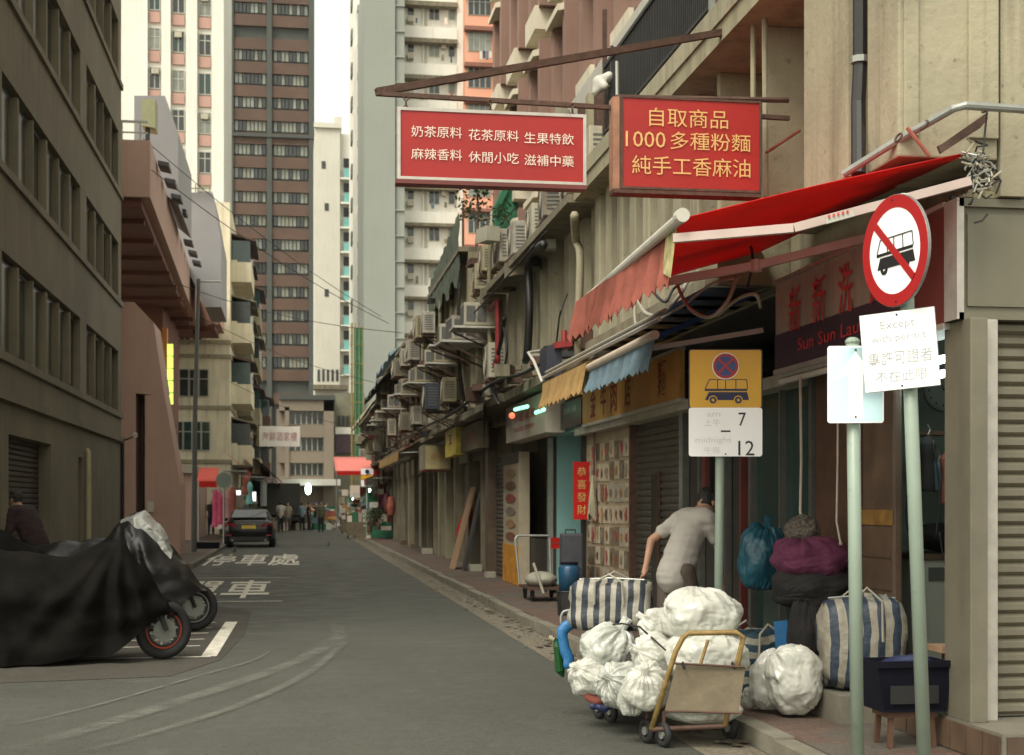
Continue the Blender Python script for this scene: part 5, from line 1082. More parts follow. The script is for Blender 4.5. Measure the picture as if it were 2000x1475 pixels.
# circular no-minibus sign with permit plate, leaning pole
dp = 7.6; pb = AD(1805, 1475, dp); pt = AD(1764, 385, dp); dirp = (pt - pb).normalized(); base = pb + dirp * ((.12 - pb.z) / dirp.z)
t = thing('traffic_sign', 'leaning pole with round red-ringed no-minibus sign and white permit plate', 'traffic sign', tuple(base))
MB().tube([base, pt], .037, 16).build('pole', m_pole, t, smooth=True); MB().ball(pt, .04, .04, .02).build('pole_cap', m_white, t)
th_ = R(-79); xa = V((math.cos(th_), math.sin(th_), 0))       # sign turned towards the side street
tc = dirp; xa = (xa - tc * xa.dot(tc)).normalized(); nrm = xa.cross(tc)
c = AD(1748, 490, dp - .03) + nrm * .0
rim = MB().cyl(c - nrm * .012, c - nrm * .0, .298, 48).build('sign_back', m_plateb, t); dsk = MB().cyl(c + nrm * .0005, c + nrm * .003, .292, 48).build('white_disc', m_plate, t)
ring(t, c, xa, tc, .228, .294, m_redr, 'red_ring', .0035)
P = polyline_bus(c - tc * .02, xa, tc, .36, m_ink, t, 1)
for u in (-.27, .27): ring(t, P(u, -.17), xa, tc, .012, .032, m_ink, 'wheel_outline', .001, 20)
b = MB(); d1, d2 = (xa * -1 + tc * 1).normalized(), (xa + tc).normalized(); b.slab([c + d1 * .232 + d2 * .021, c + d1 * .232 - d2 * .021, c - d1 * .232 - d2 * .021, c - d1 * .232 + d2 * .021], nrm * .002)
b.v = [p + nrm * .0075 for p in b.v]; b.build('red_slash', m_redr, t); screw(t, c + tc * .27, nrm); screw(t, c - tc * .27, nrm)
c = AD(1757, 684, dp - .05); xa2 = (xa + V((0, 0, .0))).normalized(); th2 = R(-34); xa2 = V((math.cos(th2), math.sin(th2), 0)); xa2 = (xa2 + tc * .075).normalized(); za2 = (tc - xa2 * tc.dot(xa2)).normalized(); n2 = xa2.cross(za2)
pw_ = 128 * dp / FPX / max(.3, (xa2.x * CA - xa2.y * SA)); plate(t, c, xa2, za2, pw_, .412, m_plate, r=.004); plate(t, c, xa2, za2, pw_ + .006, .418, m_plateb, 'plate_edge', -.004, .0035, r=.004)
lettering(t, [('Except', .0, .135, pw_ * .46, .055), ('with permit', -.0, .065, pw_ * .74, .05), ('專許可證者', .0, -.035, pw_ * .86, .075), ('不在此限', .0, -.135, pw_ * .70, .06)], c + n2 * .003, xa2, za2, m_grayink, thick=.002, bold=-.004)
screw(t, c + za2 * .19, n2); screw(t, c - za2 * .19, n2)
# one-way arrow
dp = 7.9; base = AD(1675, 1475, dp); base.z = .12; top = AD(1665, 668, dp)
t = thing('traffic_sign', 'upright pole with small pale blue one-way arrow plate', 'traffic sign', tuple(base)); MB().tube([base, top], .037, 16).build('pole', m_pole, t, smooth=True); MB().ball(top + V((0, 0, .0)), .042, .042, .028).build('pole_cap', m_pole, t)
xa = V((.97, -.24, 0)).normalized(); c = AD(1671, 751, dp - .06); n3 = xa.cross(UP); plate(t, c, xa, UP, .305, .425, m_plate, 'plate', 0, .003, .015); plate(t, c, xa, UP, .29, .41, m_cyan, 'blue_field', .0032, .001, .012)
b = MB(); b.slab([c + xa * u + UP * v + n3 * .005 for u, v in ((-.04, -.19), (.04, -.19), (.04, .05), (.115, .02), (.0, .18), (-.115, .02), (-.04, .05))], n3 * .001); b.build('arrow', m_plate, t); screw(t, c + UP * .19, n3); screw(t, c - UP * .18, n3)
# no-stopping sign with time plate
dp = 10.7; base = AD(1402, 1300, dp); base.z = .12; top = AD(1408, 684, dp)
t = thing('traffic_sign', 'yellow no-stopping minibus sign over a white plate marked 7 and 12', 'traffic sign', tuple(base)); MB().tube([base, top], .034, 16).build('pole', m_pole, t, smooth=True)
xa = V((.985, -.15, 0)).normalized(); n3 = xa.cross(UP); c = AD(1417, 740, dp - .06); plate(t, c, xa, UP, .555, .445, m_ink, 'plate', -.002, .004, .02); plate(t, c, xa, UP, .535, .43, m_yel, 'yellow_field', .0022, .001, .015)
cc = c + UP * .095; ring(t, cc, xa, UP, .001, .10, m_plate, 'roundel_edge', .004, 40); ring(t, cc, xa, UP, .001, .078, mat('sign_blue', (.03, .05, .22), .4, .03, 3, 0), 'roundel', .0062, 40); ring(t, cc, xa, UP, .074, .094, m_redr, 'red_ring', .0085, 40)
for sg in (1, -1):
    d1, d2 = (xa * sg + UP).normalized(), (xa - UP * sg).normalized()
    if sg == -1: d2 = (xa + UP).normalized()
    b = MB().slab([cc + d1 * .077 + d2 * .009, cc + d1 * .077 - d2 * .009, cc - d1 * .077 - d2 * .009, cc - d1 * .077 + d2 * .009], n3 * .002); b.v = [p + n3 * (.0105 + .001 * sg) for p in b.v]; b.build('red_bar', m_redr, t)
P = polyline_bus(c - UP * .10, xa, UP, .35, m_navy, t, 1)
for u in (-.27, .27): ring(t, P(u, -.17), xa, UP, .001, .034, m_yel, 'wheel_gap', .0025, 20); ring(t, P(u, -.17), xa, UP, .012, .026, m_navy, 'wheel_ring', .005, 20)
c = AD(1417, 844, dp - .06); plate(t, c, xa, UP, .55, .365, m_plate, 'time_plate', 0, .003, .02)
lettering(t, [('7', .125, .095, .055, .10), ('12', .155, -.12, .12, .11)], c + n3 * .003, xa, UP, m_ink, thick=.002, bold=.0)
lettering(t, [('am', -.09, .13, .10, .03), ('上午', -.10, .07, .12, .055), ('midnight', -.09, -.065, .27, .055), ('午夜', -.10, -.135, .12, .05)], c + n3 * .003, xa, UP, m_greyink2, 'pale_lettering', thick=.002)
MB().slab([c + xa * u + UP * v + n3 * .0035 for u, v in ((-.035, .0), (.035, .0), (.035, .012), (-.035, .012))], n3 * .002).build('dash', m_ink, t); screw(t, c - UP * .165, n3)
# distant ones
t = thing('traffic_sign', 'small distant no-stopping sign over white plate by the red stall canopy', 'traffic sign', (AY(715, 1000, 62).x, 62, .12)); x = AY(717, 985, 62).x; MB().cyl((x, 62.1, .12), (x, 62.1, AY(717, 915, 62).z), .04, 8).build('pole', m_pole, t)
for nm_, y0, y1, m_ in (('top_plate', 915, 927, m_plate), ('yellow_plate', 928, 937, m_yel), ('time_plate', 938, 950, m_plate)): p0, p1 = AY(705, y1, 62), AY(729, y0, 62); MB().box(p0.x, p1.x, 62, 62.03, p0.z, p1.z).build(nm_, m_, t)
p0 = AY(717, 921, 61.97); MB().cyl((p0.x, 61.95, p0.z), (p0.x, 61.99, p0.z), .09, 14).build('roundel', m_navy, t)
t = thing('lamp_post', 'tall thin grey post with a short arm in front of the cream apartment block', 'lamp post', AG(379, 1075, .12)); q = AG(376, 1085, .12); zt = AD(390, 545, 45).z
q = AY(378, 1060, 45); MB().tube([(q.x, 45, .12), (AY(381, 800, 45).x, 45, AY(381, 800, 45).z), (AY(388, 545, 45).x, 45, AY(388, 545, 45).z)], [.09, .075, .055], 10).build('post', mat('dark_grey_paint', (.10, .105, .095), .6, .1, 3, .05), t); MB().cyl(AY(388, 550, 45), AY(432, 550, 44.8), .03, 6).build('arm', m_gal, t)
t = thing('traffic_sign', 'round traffic sign seen from its grey back by the red awnings on the left', 'traffic sign', (AY(437, 1000, 54).x, 54, .12)); q = AY(437, 938, 54); MB().cyl((q.x, 54, q.z), (q.x, 54.03, q.z), .29, 24).build('disc', mat('grey_green_back', (.17, .20, .17), .6, .1, 3, 0), t); MB().cyl((q.x, 54.06, .12), (q.x, 54.06, q.z), .035, 8).build('pole', m_gal, t)
t = thing('hanging_sign', 'pale hanging banner sign with faded pink characters at the left end of the street', 'sign', AY(545, 872, 76)); p0, p1 = AY(506, 872, 76), AY(586, 833, 76)
MB().box(p0.x, p1.x, 76, 76.12, p0.z, p1.z).build('face_panel', mat('pale_sign', (.80, .74, .66), .6, .05, 3, 0), t); lettering(t, [('海鮮酒家樓', 0, 0, (p1.x - p0.x) * .85, (p1.z - p0.z) * .45)], ((p0.x + p1.x) / 2, 75.99, (p0.z + p1.z) / 2), (1, 0, 0), UP, mat('faded_pink_print', (.52, .32, .30), .6, .1, 3, 0), bold=.01)
MB().cyl(AY(502, 835, 76.1), AY(502, 872, 76.1), .06, 6).build('bracket', m_bam, t); MB().cyl(AY(445, 872, 76.1), AY(504, 836, 76.1), .03, 6).build('stay', m_wire, t); MB().cyl((XC, 76.1, p1.z - .3), (p1.x, 76.1, p1.z + .1), .03, 6).build('stay', m_rust, t)
# ================================================================ BAGS
def bag(label, c, rx, ry, rz, m, seed, tie=(0, 0, 1), floor=-.86, cat='bag', name='plastic_bag', fold=1.0, n=110, k=72, group=None, knot=True, tilt=0):
    rr = random.Random(seed); off = V((rr.random() * 50, rr.random() * 50, rr.random() * 50)); tie = V(tie).normalized(); tx = tie.cross(V((.3, 1, .2))).normalized(); ty = tie.cross(tx); b = MB(); ph0 = rr.random() * 6; nf = rr.choice((9, 11, 13))
    for i in range(k + 1):
        th_ = math.pi * i / k
        for j in range(n):
            a = 2 * math.pi * j / n; d = tie * math.cos(th_) + (tx * math.cos(a) + ty * math.sin(a)) * math.sin(th_)
            sq = (abs(d.x) ** 2.2 + abs(d.y) ** 2.2 + abs(d.z) ** 2.2) ** (-1 / 2.2)
            r = sq * (1 + .16 * noise.noise(d * 1.4 + off) + .05 * noise.noise(d * 2.8 + off))
            u_ = V((math.cos(a) * 5, math.sin(a) * 5, th_ * 1.1)); n1 = noise.noise(u_ + off * 2); n2 = noise.noise(V((math.cos(a) * 9, math.sin(a) * 9, th_ * 2.0)) + off)
            n3 = noise.noise(d * 5.5 + off)
            r -= fold * math.sin(th_) ** .6 * (.040 * (1 - min(1, abs(n1) * 3)) ** 2 * (.4 + abs(math.cos(th_))) + .020 * (1 - min(1, abs(n2) * 3)) + .022 * (1 - min(1, abs(n3) * 4)))
            r -= fold * (.008 * (1 - min(1, abs(noise.noise(d * 11 + off)) * 3)) + .005 * (1 - min(1, abs(noise.noise(V((d.x * 22, d.y * 22, d.z * 12)) + off)) * 3)))
            u = max(0, math.cos(th_)); w_ = u ** 5
            r += fold * .07 * math.sin(nf * a + ph0 + 3 * n1) * u ** 2 * math.sin(th_) * 2
            if knot and u > .90: r = r * (1 - .10 * (u - .9) / .1) + (.34 if u > .975 else .0) * fold
            p = d * r
            if knot and u > .90: 
                ax = p.dot(tie); rad = p - tie * ax; p = tie * ax + rad * (.45 + .55 * (1 - u) / .1)
            p = V((p.x * rx, p.y * ry, p.z * rz)); p.z = max(p.z, floor * rz + .012 * n2)
            b.v.append(V(c) + p)
    for i in range(k):
        for j in range(n): b.f.append((i * n + j, i * n + (j + 1) % n, (i + 1) * n + (j + 1) % n, (i + 1) * n + j)); b.mi.append(0)
    o = b.build(name, m, None, smooth=True, label=label, category=cat); smooth_all(o)
    if group: o['group'] = group
    return o
def bagpx(label, x0, y0, x1, y1, d, seed, m=None, dy=.8, **kw):
    c = AD((x0 + x1) / 2, (y0 + y1) / 2, d); rx = (x1 - x0) / 2 * d / FPX / 1.02; rz = (y1 - y0) / 2 * d / FPX / 1.0; return bag(label, c, rx, rx * dy, rz, m or m_pbag, seed, **kw)
G_ = 'stuffed white bags of the laundry'
bagpx('biggest white bag on top of the handcart, leaning on its frame', 1288, 1148, 1452, 1262, 9.75, 11, tie=(-.1, .2, 1), knot=False, floor=-.9)
bagpx('small rounded white bag tucked left of the biggest one on the cart', 1246, 1186, 1322, 1262, 9.95, 12, tie=(-.8, 0, .5))
bagpx('white bag in the middle of the cart below the small rounded one', 1232, 1235, 1325, 1338, 9.75, 13, tie=(-.7, -.3, .3), fold=1.3)
bagpx('wide white bag filling the cart behind its yellow handle', 1296, 1235, 1462, 1345, 9.62, 14, tie=(.3, .1, .9), knot=False)
bagpx('white bag bulging low at the left of the cart frame', 1212, 1296, 1312, 1394, 9.45, 15, tie=(-.2, -.7, .8), fold=1.3)
bagpx('flattened white bag behind the board at the foot of the cart', 1292, 1355, 1445, 1415, 9.55, 16, knot=False, tie=(0, .2, 1))
bagpx('greyish thin plastic bag under the striped bag on the cart', 1128, 1218, 1246, 1318, 10.25, 17, m_pbag2, tie=(.4, -.3, .8), fold=1.4)
bagpx('white bag at the far left end of the cart above the red cloth', 1108, 1285, 1200, 1362, 10.15, 18, m_pbag, tie=(-.6, -.4, .5), fold=1.2)
bagpx('thin white bag with a twisted neck low on the cart between two others', 1164, 1290, 1268, 1388, 9.85, 19, m_pbag2, tie=(-.7, -.6, .4), fold=1.5)
bagpx('loose white plastic flap hanging off the low side of the cart', 1205, 1340, 1262, 1400, 9.5, 20, m_pbag2, tie=(0, -.4, -1), fold=1.6, knot=False)
bagpx('right lobe of a tall white bag pair standing on the brick pavement', 1494, 1258, 1612, 1398, 9.9, 21, tie=(-.75, -.1, .8), floor=-.95, knot=False)
bagpx('shorter white bag leaning left of the tall one on the brick pavement', 1462, 1274, 1546, 1392, 10.1, 22, tie=(.5, -.1, 1), knot=False)
bagpx('tiny white plastic bag peeking out between the cart and the big pavement bags', 1450, 1340, 1484, 1385, 10.2, 23, m_pbag2, tie=(-1, 0, .2))
for i, (x0, y0, x1, y1) in enumerate(((1868, 1180, 1900, 1222), (1866, 1262, 1898, 1300), (1860, 1330, 1893, 1372))): bagpx(('upper', 'middle', 'lowest')[i] + ' small white bag in the dark gap left of the steel jamb', x0, y0, x1, y1, 8.75, 30 + i, m_pbag2)
bagpx('big teal plastic sack standing behind the striped bag at the doorway', 1438, 1024, 1540, 1160, 11.6, 24, m_tealb, tie=(.2, 0, 1), fold=1.1, name='sack')
# striped woven bags
def stripe_mat(name, freq, c1, c2, axis=0, wob=.5, phase=0):
    m = bpy.data.materials.new(name); m.use_nodes = True; n = m.node_tree.nodes; L = m.node_tree.links; b = n['Principled BSDF']; tc = n.new('ShaderNodeTexCoord').outputs['Object']
    sp = n.new('ShaderNodeSeparateXYZ'); nz = n.new('ShaderNodeTexNoise'); nz.inputs['Scale'].default_value = 3; L.new(tc, nz.inputs[0]); ad = n.new('ShaderNodeVectorMath'); ad.operation = 'MULTIPLY_ADD'; L.new(nz.outputs['Color'], ad.inputs[0]); ad.inputs[1].default_value = (.06 * wob,) * 3; L.new(tc, ad.inputs[2]); L.new(ad.outputs[0], sp.inputs[0])
    mu = n.new('ShaderNodeMath'); mu.operation = 'MULTIPLY_ADD'; mu.inputs[1].default_value = freq; mu.inputs[2].default_value = 20 + phase; L.new(sp.outputs[axis], mu.inputs[0])
    fr = n.new('ShaderNodeMath'); fr.operation = 'FRACT'; L.new(mu.outputs[0], fr.inputs[0]); gt = n.new('ShaderNodeMath'); gt.operation = 'GREATER_THAN'; gt.inputs[1].default_value = .5; L.new(fr.outputs[0], gt.inputs[0])
    mx = n.new('ShaderNodeMix'); mx.data_type = 'RGBA'; mx.inputs[6].default_value = (*c1, 1); mx.inputs[7].default_value = (*c2, 1); L.new(gt.outputs[0], mx.inputs[0])
    n2 = n.new('ShaderNodeTexNoise'); n2.inputs['Scale'].default_value = 14; n2.inputs['Detail'].default_value = 5; L.new(tc, n2.inputs[0]); m2 = n.new('ShaderNodeMix'); m2.data_type = 'RGBA'; m2.blend_type = 'MULTIPLY'; m2.inputs[0].default_value = .5; L.new(mx.outputs[2], m2.inputs[6]); L.new(n2.outputs['Fac'], m2.inputs[7]); L.new(m2.outputs[2], b.inputs['Base Color'])
    bp = n.new('ShaderNodeBump'); bp.inputs['Strength'].default_value = .5; bp.inputs['Distance'].default_value = .03; L.new(n2.outputs['Fac'], bp.inputs['Height']); L.new(bp.outputs[0], b.inputs['Normal']); b.inputs['Roughness'].default_value = .55; return m
def sbag(label, c, hx, hy, hz, rot, m, seed, creases=.05):
    """soft box-shaped woven bag, base on c"""
    b = MB(); n, k = 44, 26; off = V((seed * 3.1, seed * 1.7, 2)); rr = random.Random(seed)
    for i in range(k + 1):
        th_ = math.pi * i / k
        for j in range(n):
            a = 2 * math.pi * j / n; d = V((math.sin(th_) * math.cos(a), math.sin(th_) * math.sin(a), math.cos(th_))); q = (abs(d.x) ** 5 + abs(d.y) ** 5 + abs(d.z) ** 5) ** (-.2)
            w_ = noise.noise(V((d.x * 1.6, d.y * 1.6, d.z * 1.6)) + off); w2 = noise.noise(V((d.x * 7, d.y * 7, d.z * 1.8)) + off)
            p = d * (q * (1 + .09 * w_) + creases * (w2 - .8 * (1 - min(1, abs(noise.noise(d * 3.3 + off)) * 5)) ** 2)); p = V((p.x * hx, p.y * hy, hz + p.z * hz)); p.z = max(p.z, .01 * w2 + .01); b.v.append(p)
    for i in range(k):
        for j in range(n): b.f.append((i * n + j, (i + 1) * n + j, (i + 1) * n + (j + 1) % n, i * n + (j + 1) % n)); b.mi.append(0)
    root = thing('striped_bag', label, 'bag', tuple(c), rot=rot); o = b.build('bag_body', m, root, smooth=True); smooth_all(o)
    z = MB().tube([V((-hx * .8, 0, 2 * hz * .99)), V((0, .01, 2 * hz * 1.02)), V((hx * .8, 0, 2 * hz * .99))], .008, 6).build('zip', m_gal, root)
    for s_ in (-1, 1): MB().tube([V((-hx * .35, s_ * hy * 1.03, 2 * hz * .55)), V((-hx * .33, s_ * hy * 1.06, 2 * hz * .98)), V((0, s_ * hy * .85, 2 * hz * 1.12)), V((hx * .33, s_ * hy * 1.06, 2 * hz * .98)), V((hx * .35, s_ * hy * 1.03, 2 * hz * .55))], .010, 6).build('strap', m_wirew, root)
    return root
BL, CR = (.03, .040, .055), (.40, .37, .30)
q = AD(1195, 1232, 10.5); sbag('blue and beige striped bag lying on top of the handcart', q, .30, .25, .19, R(-18), stripe_mat('striped_weave', 12, BL, CR, 0, 1.0), 3, .10)
q = AD(1683, 1345, 9.9); sbag('tall blue and beige striped bag standing on the step behind the arrow pole', (q.x, q.y, .312), .29, .22, .32, R(-12), stripe_mat('striped_weave_b', 9.5, (.035, .052, .08), (.34, .31, .245), 0, 1.3), 5, .09)
q = AD(1478, 1280, 11.0); sbag('crumpled striped bag lying on its side behind the no-stopping pole', (q.x, q.y, .125), .27, .22, .25, R(8), stripe_mat('striped_weave_c', 9.5, (.025, .06, .085), (.32, .30, .235), 2, 1.6), 8, .12)
MB().slab([AD(x, y, 10.6) for x, y in ((1511, 1215), (1538, 1212), (1536, 1282), (1516, 1282))], (.02, .05, 0)).build('towel', m_blue, None, label='bright blue strip of cloth hanging below the striped bag at the doorway', category='cloth')
# ================================================================ HANDCART
ct = thing('handcart', 'low platform handcart with a rusty yellow tube frame loaded with bags', 'cart', tuple(AG(1290, 1440)))
f0, f1, f2, f3 = AD(1272, 1425, 9.35), AD(1328, 1246, 9.3), AD(1452, 1244, 9.25), AD(1416, 1418, 9.25)
pf = [AD(1262, 1408, 9.45), AD(1432, 1408, 9.35), AD(1330, 1330, 11.1), AD(1128, 1340, 10.9)]
pf = [V((p.x, p.y, .24)) for p in pf]; MB().slab(pf, (0, 0, .035)).build('platform', m_wood, ct)
MB().tube([f0, f0.lerp(f1, .85), f1 + V((.02, 0, .0)), f1 + V((.06, 0, .03)), f2 + V((-.05, 0, .03)), f2, f2.lerp(f3, .2), f3], .018, 10).build('handle_frame', m_yrust, ct, smooth=True)
MB().cyl(AD(1383, 1250, 9.26), AD(1358, 1330, 9.29), .012, 8).build('handle_bar', m_yrust, ct); MB().cyl(AD(1446, 1262, 9.24), AD(1428, 1332, 9.25), .012, 8).build('handle_bar', m_yrust, ct)
MB().slab([AD(x, y, dd) for x, y, dd in ((1322, 1298, 9.28), (1456, 1305, 9.2), (1443, 1392, 9.2), (1300, 1388, 9.3))], (0, .02, 0)).build('back_board', m_card, ct)
MB().cyl(f0, f3, .016, 8).build('cross_bar', m_rust, ct)
for a_, c_ in (((1318, 1296), (1455, 1303)), ((1300, 1389), (1445, 1393))): MB().cyl(AD(*a_, 9.255), AD(*c_, 9.19), .008, 6).build('board_edge', m_rust, ct)
for x_ in (1335, 1432): MB().torus(AD(x_, 1300, 9.22), (1, 0, .2), .022, .006, 12, 5).build('wire_tie', m_wire, ct)
MB().tube([AD(1300, 1270, 9.5), AD(1250, 1225, 9.8), AD(1215, 1218, 10.1), AD(1150, 1225, 10.5)], .007, 5).build('lashing_rope', m_wire, ct)
for x, y, dd in ((1263, 1452, 9.52), (1296, 1460, 9.4), (1170, 1404, 10.6), (1193, 1412, 10.4), (1425, 1446, 9.5)):
    q = AG(x, y); wh = MB().torus((q.x, q.y, .085), (1, .3, 0), .062, .023, 18, 8).build('wheel', m_tyre, ct, smooth=True); MB().cyl((q.x - .02, q.y - .006, .085), (q.x + .02, q.y + .006, .085), .03, 10).build('hub', m_gal, wh); MB().bar((q.x, q.y, .09), (q.x, q.y, .24), .02).build('fork', m_rust, wh)
def cloth(label, pts, d, m, seed, cat='cloth', name='cloth', th=.05):
    P = [AD(x, y, d) for x, y in pts]; b = MB()
    for i in range(len(P) - 1): 
        a, c = P[i], P[i + 1]
        for t_ in (0, .33, .66): b.ball(a.lerp(c, t_) + V((noise.noise(a * 9 + V((t_ * 7, 0, seed))) * .02, 0, 0)), th * .9, th * .7, th, 8, 6)
    return remesh(b, name, m, None, .012, 4, label=label, category=cat)
cloth('crumpled blue cloth hanging at the far left corner of the cart', ((1118, 1212), (1100, 1232), (1098, 1255), (1108, 1280), (1112, 1305)), 10.6, m_blue, 2)
cloth('red and white rag squeezed under the low bags of the cart', ((1146, 1358), (1165, 1368), (1180, 1362), (1205, 1376)), 10.1, m_redf, 3, th=.04)
cloth('striped dark rag beside the red one under the bags', ((1160, 1380), (1185, 1385), (1200, 1372)), 10.0, m_navy, 4, th=.03)
t = thing('bottle', 'green bottle hanging upside down at the far left edge of the cart', 'bottle', tuple(AD(1090, 1305, 10.7))); MB().tube([AD(1078, 1246, 10.7), AD(1086, 1252, 10.7), AD(1090, 1262, 10.7), AD(1094, 1310, 10.7), AD(1100, 1322, 10.7)], [.018, .02, .035, .038, .01], 12).build('glass', mat('green_bottle', (.01, .06, .015), .15, .1, 3, 0), t); MB().cyl(AD(1072, 1245, 10.7), AD(1082, 1249, 10.7), .02, 10).build('cap', m_cream, t)
cable([AD(1118, 1192, 10.7), AD(1100, 1196, 10.7), AD(1096, 1215, 10.7), AD(1105, 1235, 10.7)], .012, m_gal, 'bent pale metal hook at the far corner of the cart', 'hook')
# ================================================================ LAUNDRY DOORWAY CLUTTER
t = thing('basket', 'dark blue plastic basket standing on a small wooden stool at the step', 'basket', tuple(AD(1767, 1385, 8.75)))
q = AD(1767, 1384, 8.75); b = MB(); w0, w1, dd = .19, .23, .15
b.slab([(q.x - w1, q.y - dd, q.z + .30), (q.x + w1, q.y - dd, q.z + .30), (q.x + w0, q.y - dd + .02, q.z), (q.x - w0, q.y - dd + .02, q.z)], (0, .012, 0)); b.slab([(q.x - w1, q.y + dd, q.z + .30), (q.x + w1, q.y + dd, q.z + .30), (q.x + w0, q.y + dd - .02, q.z), (q.x - w0, q.y + dd - .02, q.z)], (0, .012, 0))
for s_ in (-1, 1): b.slab([(q.x + s_ * w1, q.y - dd, q.z + .30), (q.x + s_ * w1, q.y + dd, q.z + .30), (q.x + s_ * w0, q.y + dd, q.z), (q.x + s_ * w0, q.y - dd, q.z)], (.012 * s_, 0, 0))
b.box(q.x - w0, q.x + w0, q.y - dd, q.y + dd, q.z, q.z + .01); b.build('basket_body', m_bluek, t); MB().box(q.x - w1 - .015, q.x + w1 + .015, q.y - dd - .02, q.y - dd - .002, q.z + .27, q.z + .31).build('rim', m_bluek, t)
MB().box(q.x - w0 + .03, q.x + w0 - .04, q.y - dd - .006, q.y - dd - .001, q.z + .05, q.z + .16).build('lattice_panel', m_ink, t)
remesh(MB().ball((q.x, q.y, q.z + .24), .19, .12, .09).ball((q.x + .08, q.y, q.z + .28), .1, .09, .06), 'laundry_pile', m_navy, t, .02)
sx = AD(1748, 1441, 9.0); t = thing('stool', 'small reddish wooden stool under the blue basket', 'stool', (q.x, q.y, .12)); zt = q.z - .004
MB().box(q.x - .16, q.x + .16, q.y - .12, q.y + .12, zt - .035, zt).build('seat', m_wood, t)
for a_ in (-1, 1):
    for c_ in (-1, 1): MB().bar((q.x + a_ * .13, q.y + c_ * .09, zt - .035), (q.x + a_ * .14, q.y + c_ * .10, .122), .03).build('leg', m_wood, t)
t = thing('washing_machine', 'pale counter-high washing machine inside the dark laundry', 'washing machine', (5.0, 10.6, .32)); MB().box(4.72, 5.6, 10.2, 10.9, .33, 1.18).build('cabinet', mat('appliance_white', (.42, .42, .36), .4, .1, 3, .02, streak=.2), t, bevel=.02); MB().box(4.70, 5.62, 10.18, 10.92, 1.182, 1.22).build('worktop', m_tile, t); MB().cyl((5.1, 10.195, .72), (5.1, 10.18, .72), .17, 24).build('door_ring', m_gal, t); MB().box(4.76, 5.5, 10.19, 10.199, 1.02, 1.12).build('control_panel', m_acg, t)
t = thing('basket', 'wide dark wicker basket of dark clothes on the washing machine worktop', 'basket', (5.1, 10.5, 1.222)); remesh(MB().ball((5.1, 10.5, 1.33), .34, .22, .11).ball((4.95, 10.45, 1.36), .2, .16, .1).ball((5.3, 10.5, 1.38), .2, .18, .11), 'basket_body', m_blk, t, .02)
t = thing('wall_clock', 'round grey-rimmed wall clock dim on the laundry wall', 'clock', (5.15, 11.27, 2.3)); c = AY(1842, 763, 11.25); ring(t, c, RX, UP, .15, .175, m_gal, 'rim', .0, 32, .02); MB().cyl(c + V((0, 0, 0)), c + V((0, .02, 0)), .152, 32).build('dial', mat('clock_face', (.28, .30, .27), .4, .05, 3, 0), t); MB().bar(c + V((0, -.01, 0)), c + V((.06, -.01, .07)), .008).build('hand', m_ink, t); MB().bar(c + V((0, -.01, 0)), c + V((-.03, -.01, .10)), .006).build('hand', m_ink, t)
for k in range(12): a_ = k * math.pi / 6; MB().box(c.x + .125 * math.sin(a_) - .005, c.x + .125 * math.sin(a_) + .005, c.y - .006, c.y - .001, c.z + .125 * math.cos(a_) - .01, c.z + .125 * math.cos(a_) + .01).build('hour_mark', m_ink, t)
for i, (x, y0, y1, m_, lb) in enumerate(((1812, 850, 960, m_blk, 'black jacket'), (1852, 880, 985, m_redf, 'faded red shirt'), (1790, 870, 950, m_wood, 'brown trousers'), (1872, 845, 1010, m_creamd, 'beige coat'), (1832, 900, 960, m_bluef, 'pale blue cloth'))):
    dd = 10.6 + .1 * i; t = thing('hanging_garment', lb + ' hanging on a hook in the dim laundry', 'clothes', tuple(AD(x, y1, dd))); p0, p1 = AD(x, y0, dd), AD(x, y1, dd); b = MB().tube([p0, p0.lerp(p1, .15), p0.lerp(p1, .5), p1], [.02, .07, .05, .06], 8); remesh(b, 'garment', m_, t, .015); MB().tube([p0 + V((0, 0, .08)), p0 + V((.02, 0, .04)), p0], .004, 5).build('hook', m_gal, t)
for i, (pts, r_) in enumerate((([(1768, 820), (1775, 900), (1770, 1010), (1780, 1060)], .006), ([(1835, 1040), (1845, 1100), (1868, 1180), (1872, 1260), (1845, 1300)], .006), ([(1822, 860), (1835, 960), (1828, 1050)], .007), ([(1862, 1000), (1880, 1080), (1876, 1200)], .006))): cable([AD(x, y, 10.2) for x, y in pts], r_, m_wire, ORD[i] + ' of the black cords dangling in the laundry room counted from the left', 'cord')
t = thing('wall_shelf', 'small brown shelf with brackets on the laundry wall', 'shelf', tuple(AD(1830, 850, 11.2))); MB().slab([AD(x, y, 11.0) for x, y in ((1795, 842), (1850, 842), (1850, 850), (1795, 850))], (0, .25, 0)).build('board', m_wood, t); MB().slab([AD(x, y, 11.0) for x, y in ((1815, 851), (1822, 851), (1822, 890), (1815, 890))], (0, .1, 0)).build('bracket', m_wood, t)
t = thing('rope', 'white rope hanging from the doorway above the magenta bundle', 'rope', tuple(AD(1570, 1040, 10.9))); MB().tube([AD(1563, 735, 10.95), AD(1565, 900, 10.9), AD(1563, 1000, 10.85), AD(1572, 1030, 10.75), AD(1592, 1052, 10.7)], .011, 8).build('cord', mat('rope_white', (.42, .38, .30), .8, .1, 9, .1), t, smooth=True); MB().ball(AD(1592, 1052, 10.7), .018).build('knot', m_cream, t)
t = thing('rope', 'thin pale rope hanging in front of the wooden panel', 'rope', tuple(AD(1638, 1060, 10.6))); MB().tube([AD(1637, 740, 10.6), AD(1636, 900, 10.55), AD(1634, 1020, 10.5), AD(1642, 1062, 10.5)], .008, 6).build('cord', mat('rope_white', (0, 0, 0)), t); MB().ball(AD(1642, 1062, 10.5), .014).build('knot', m_cream, t)
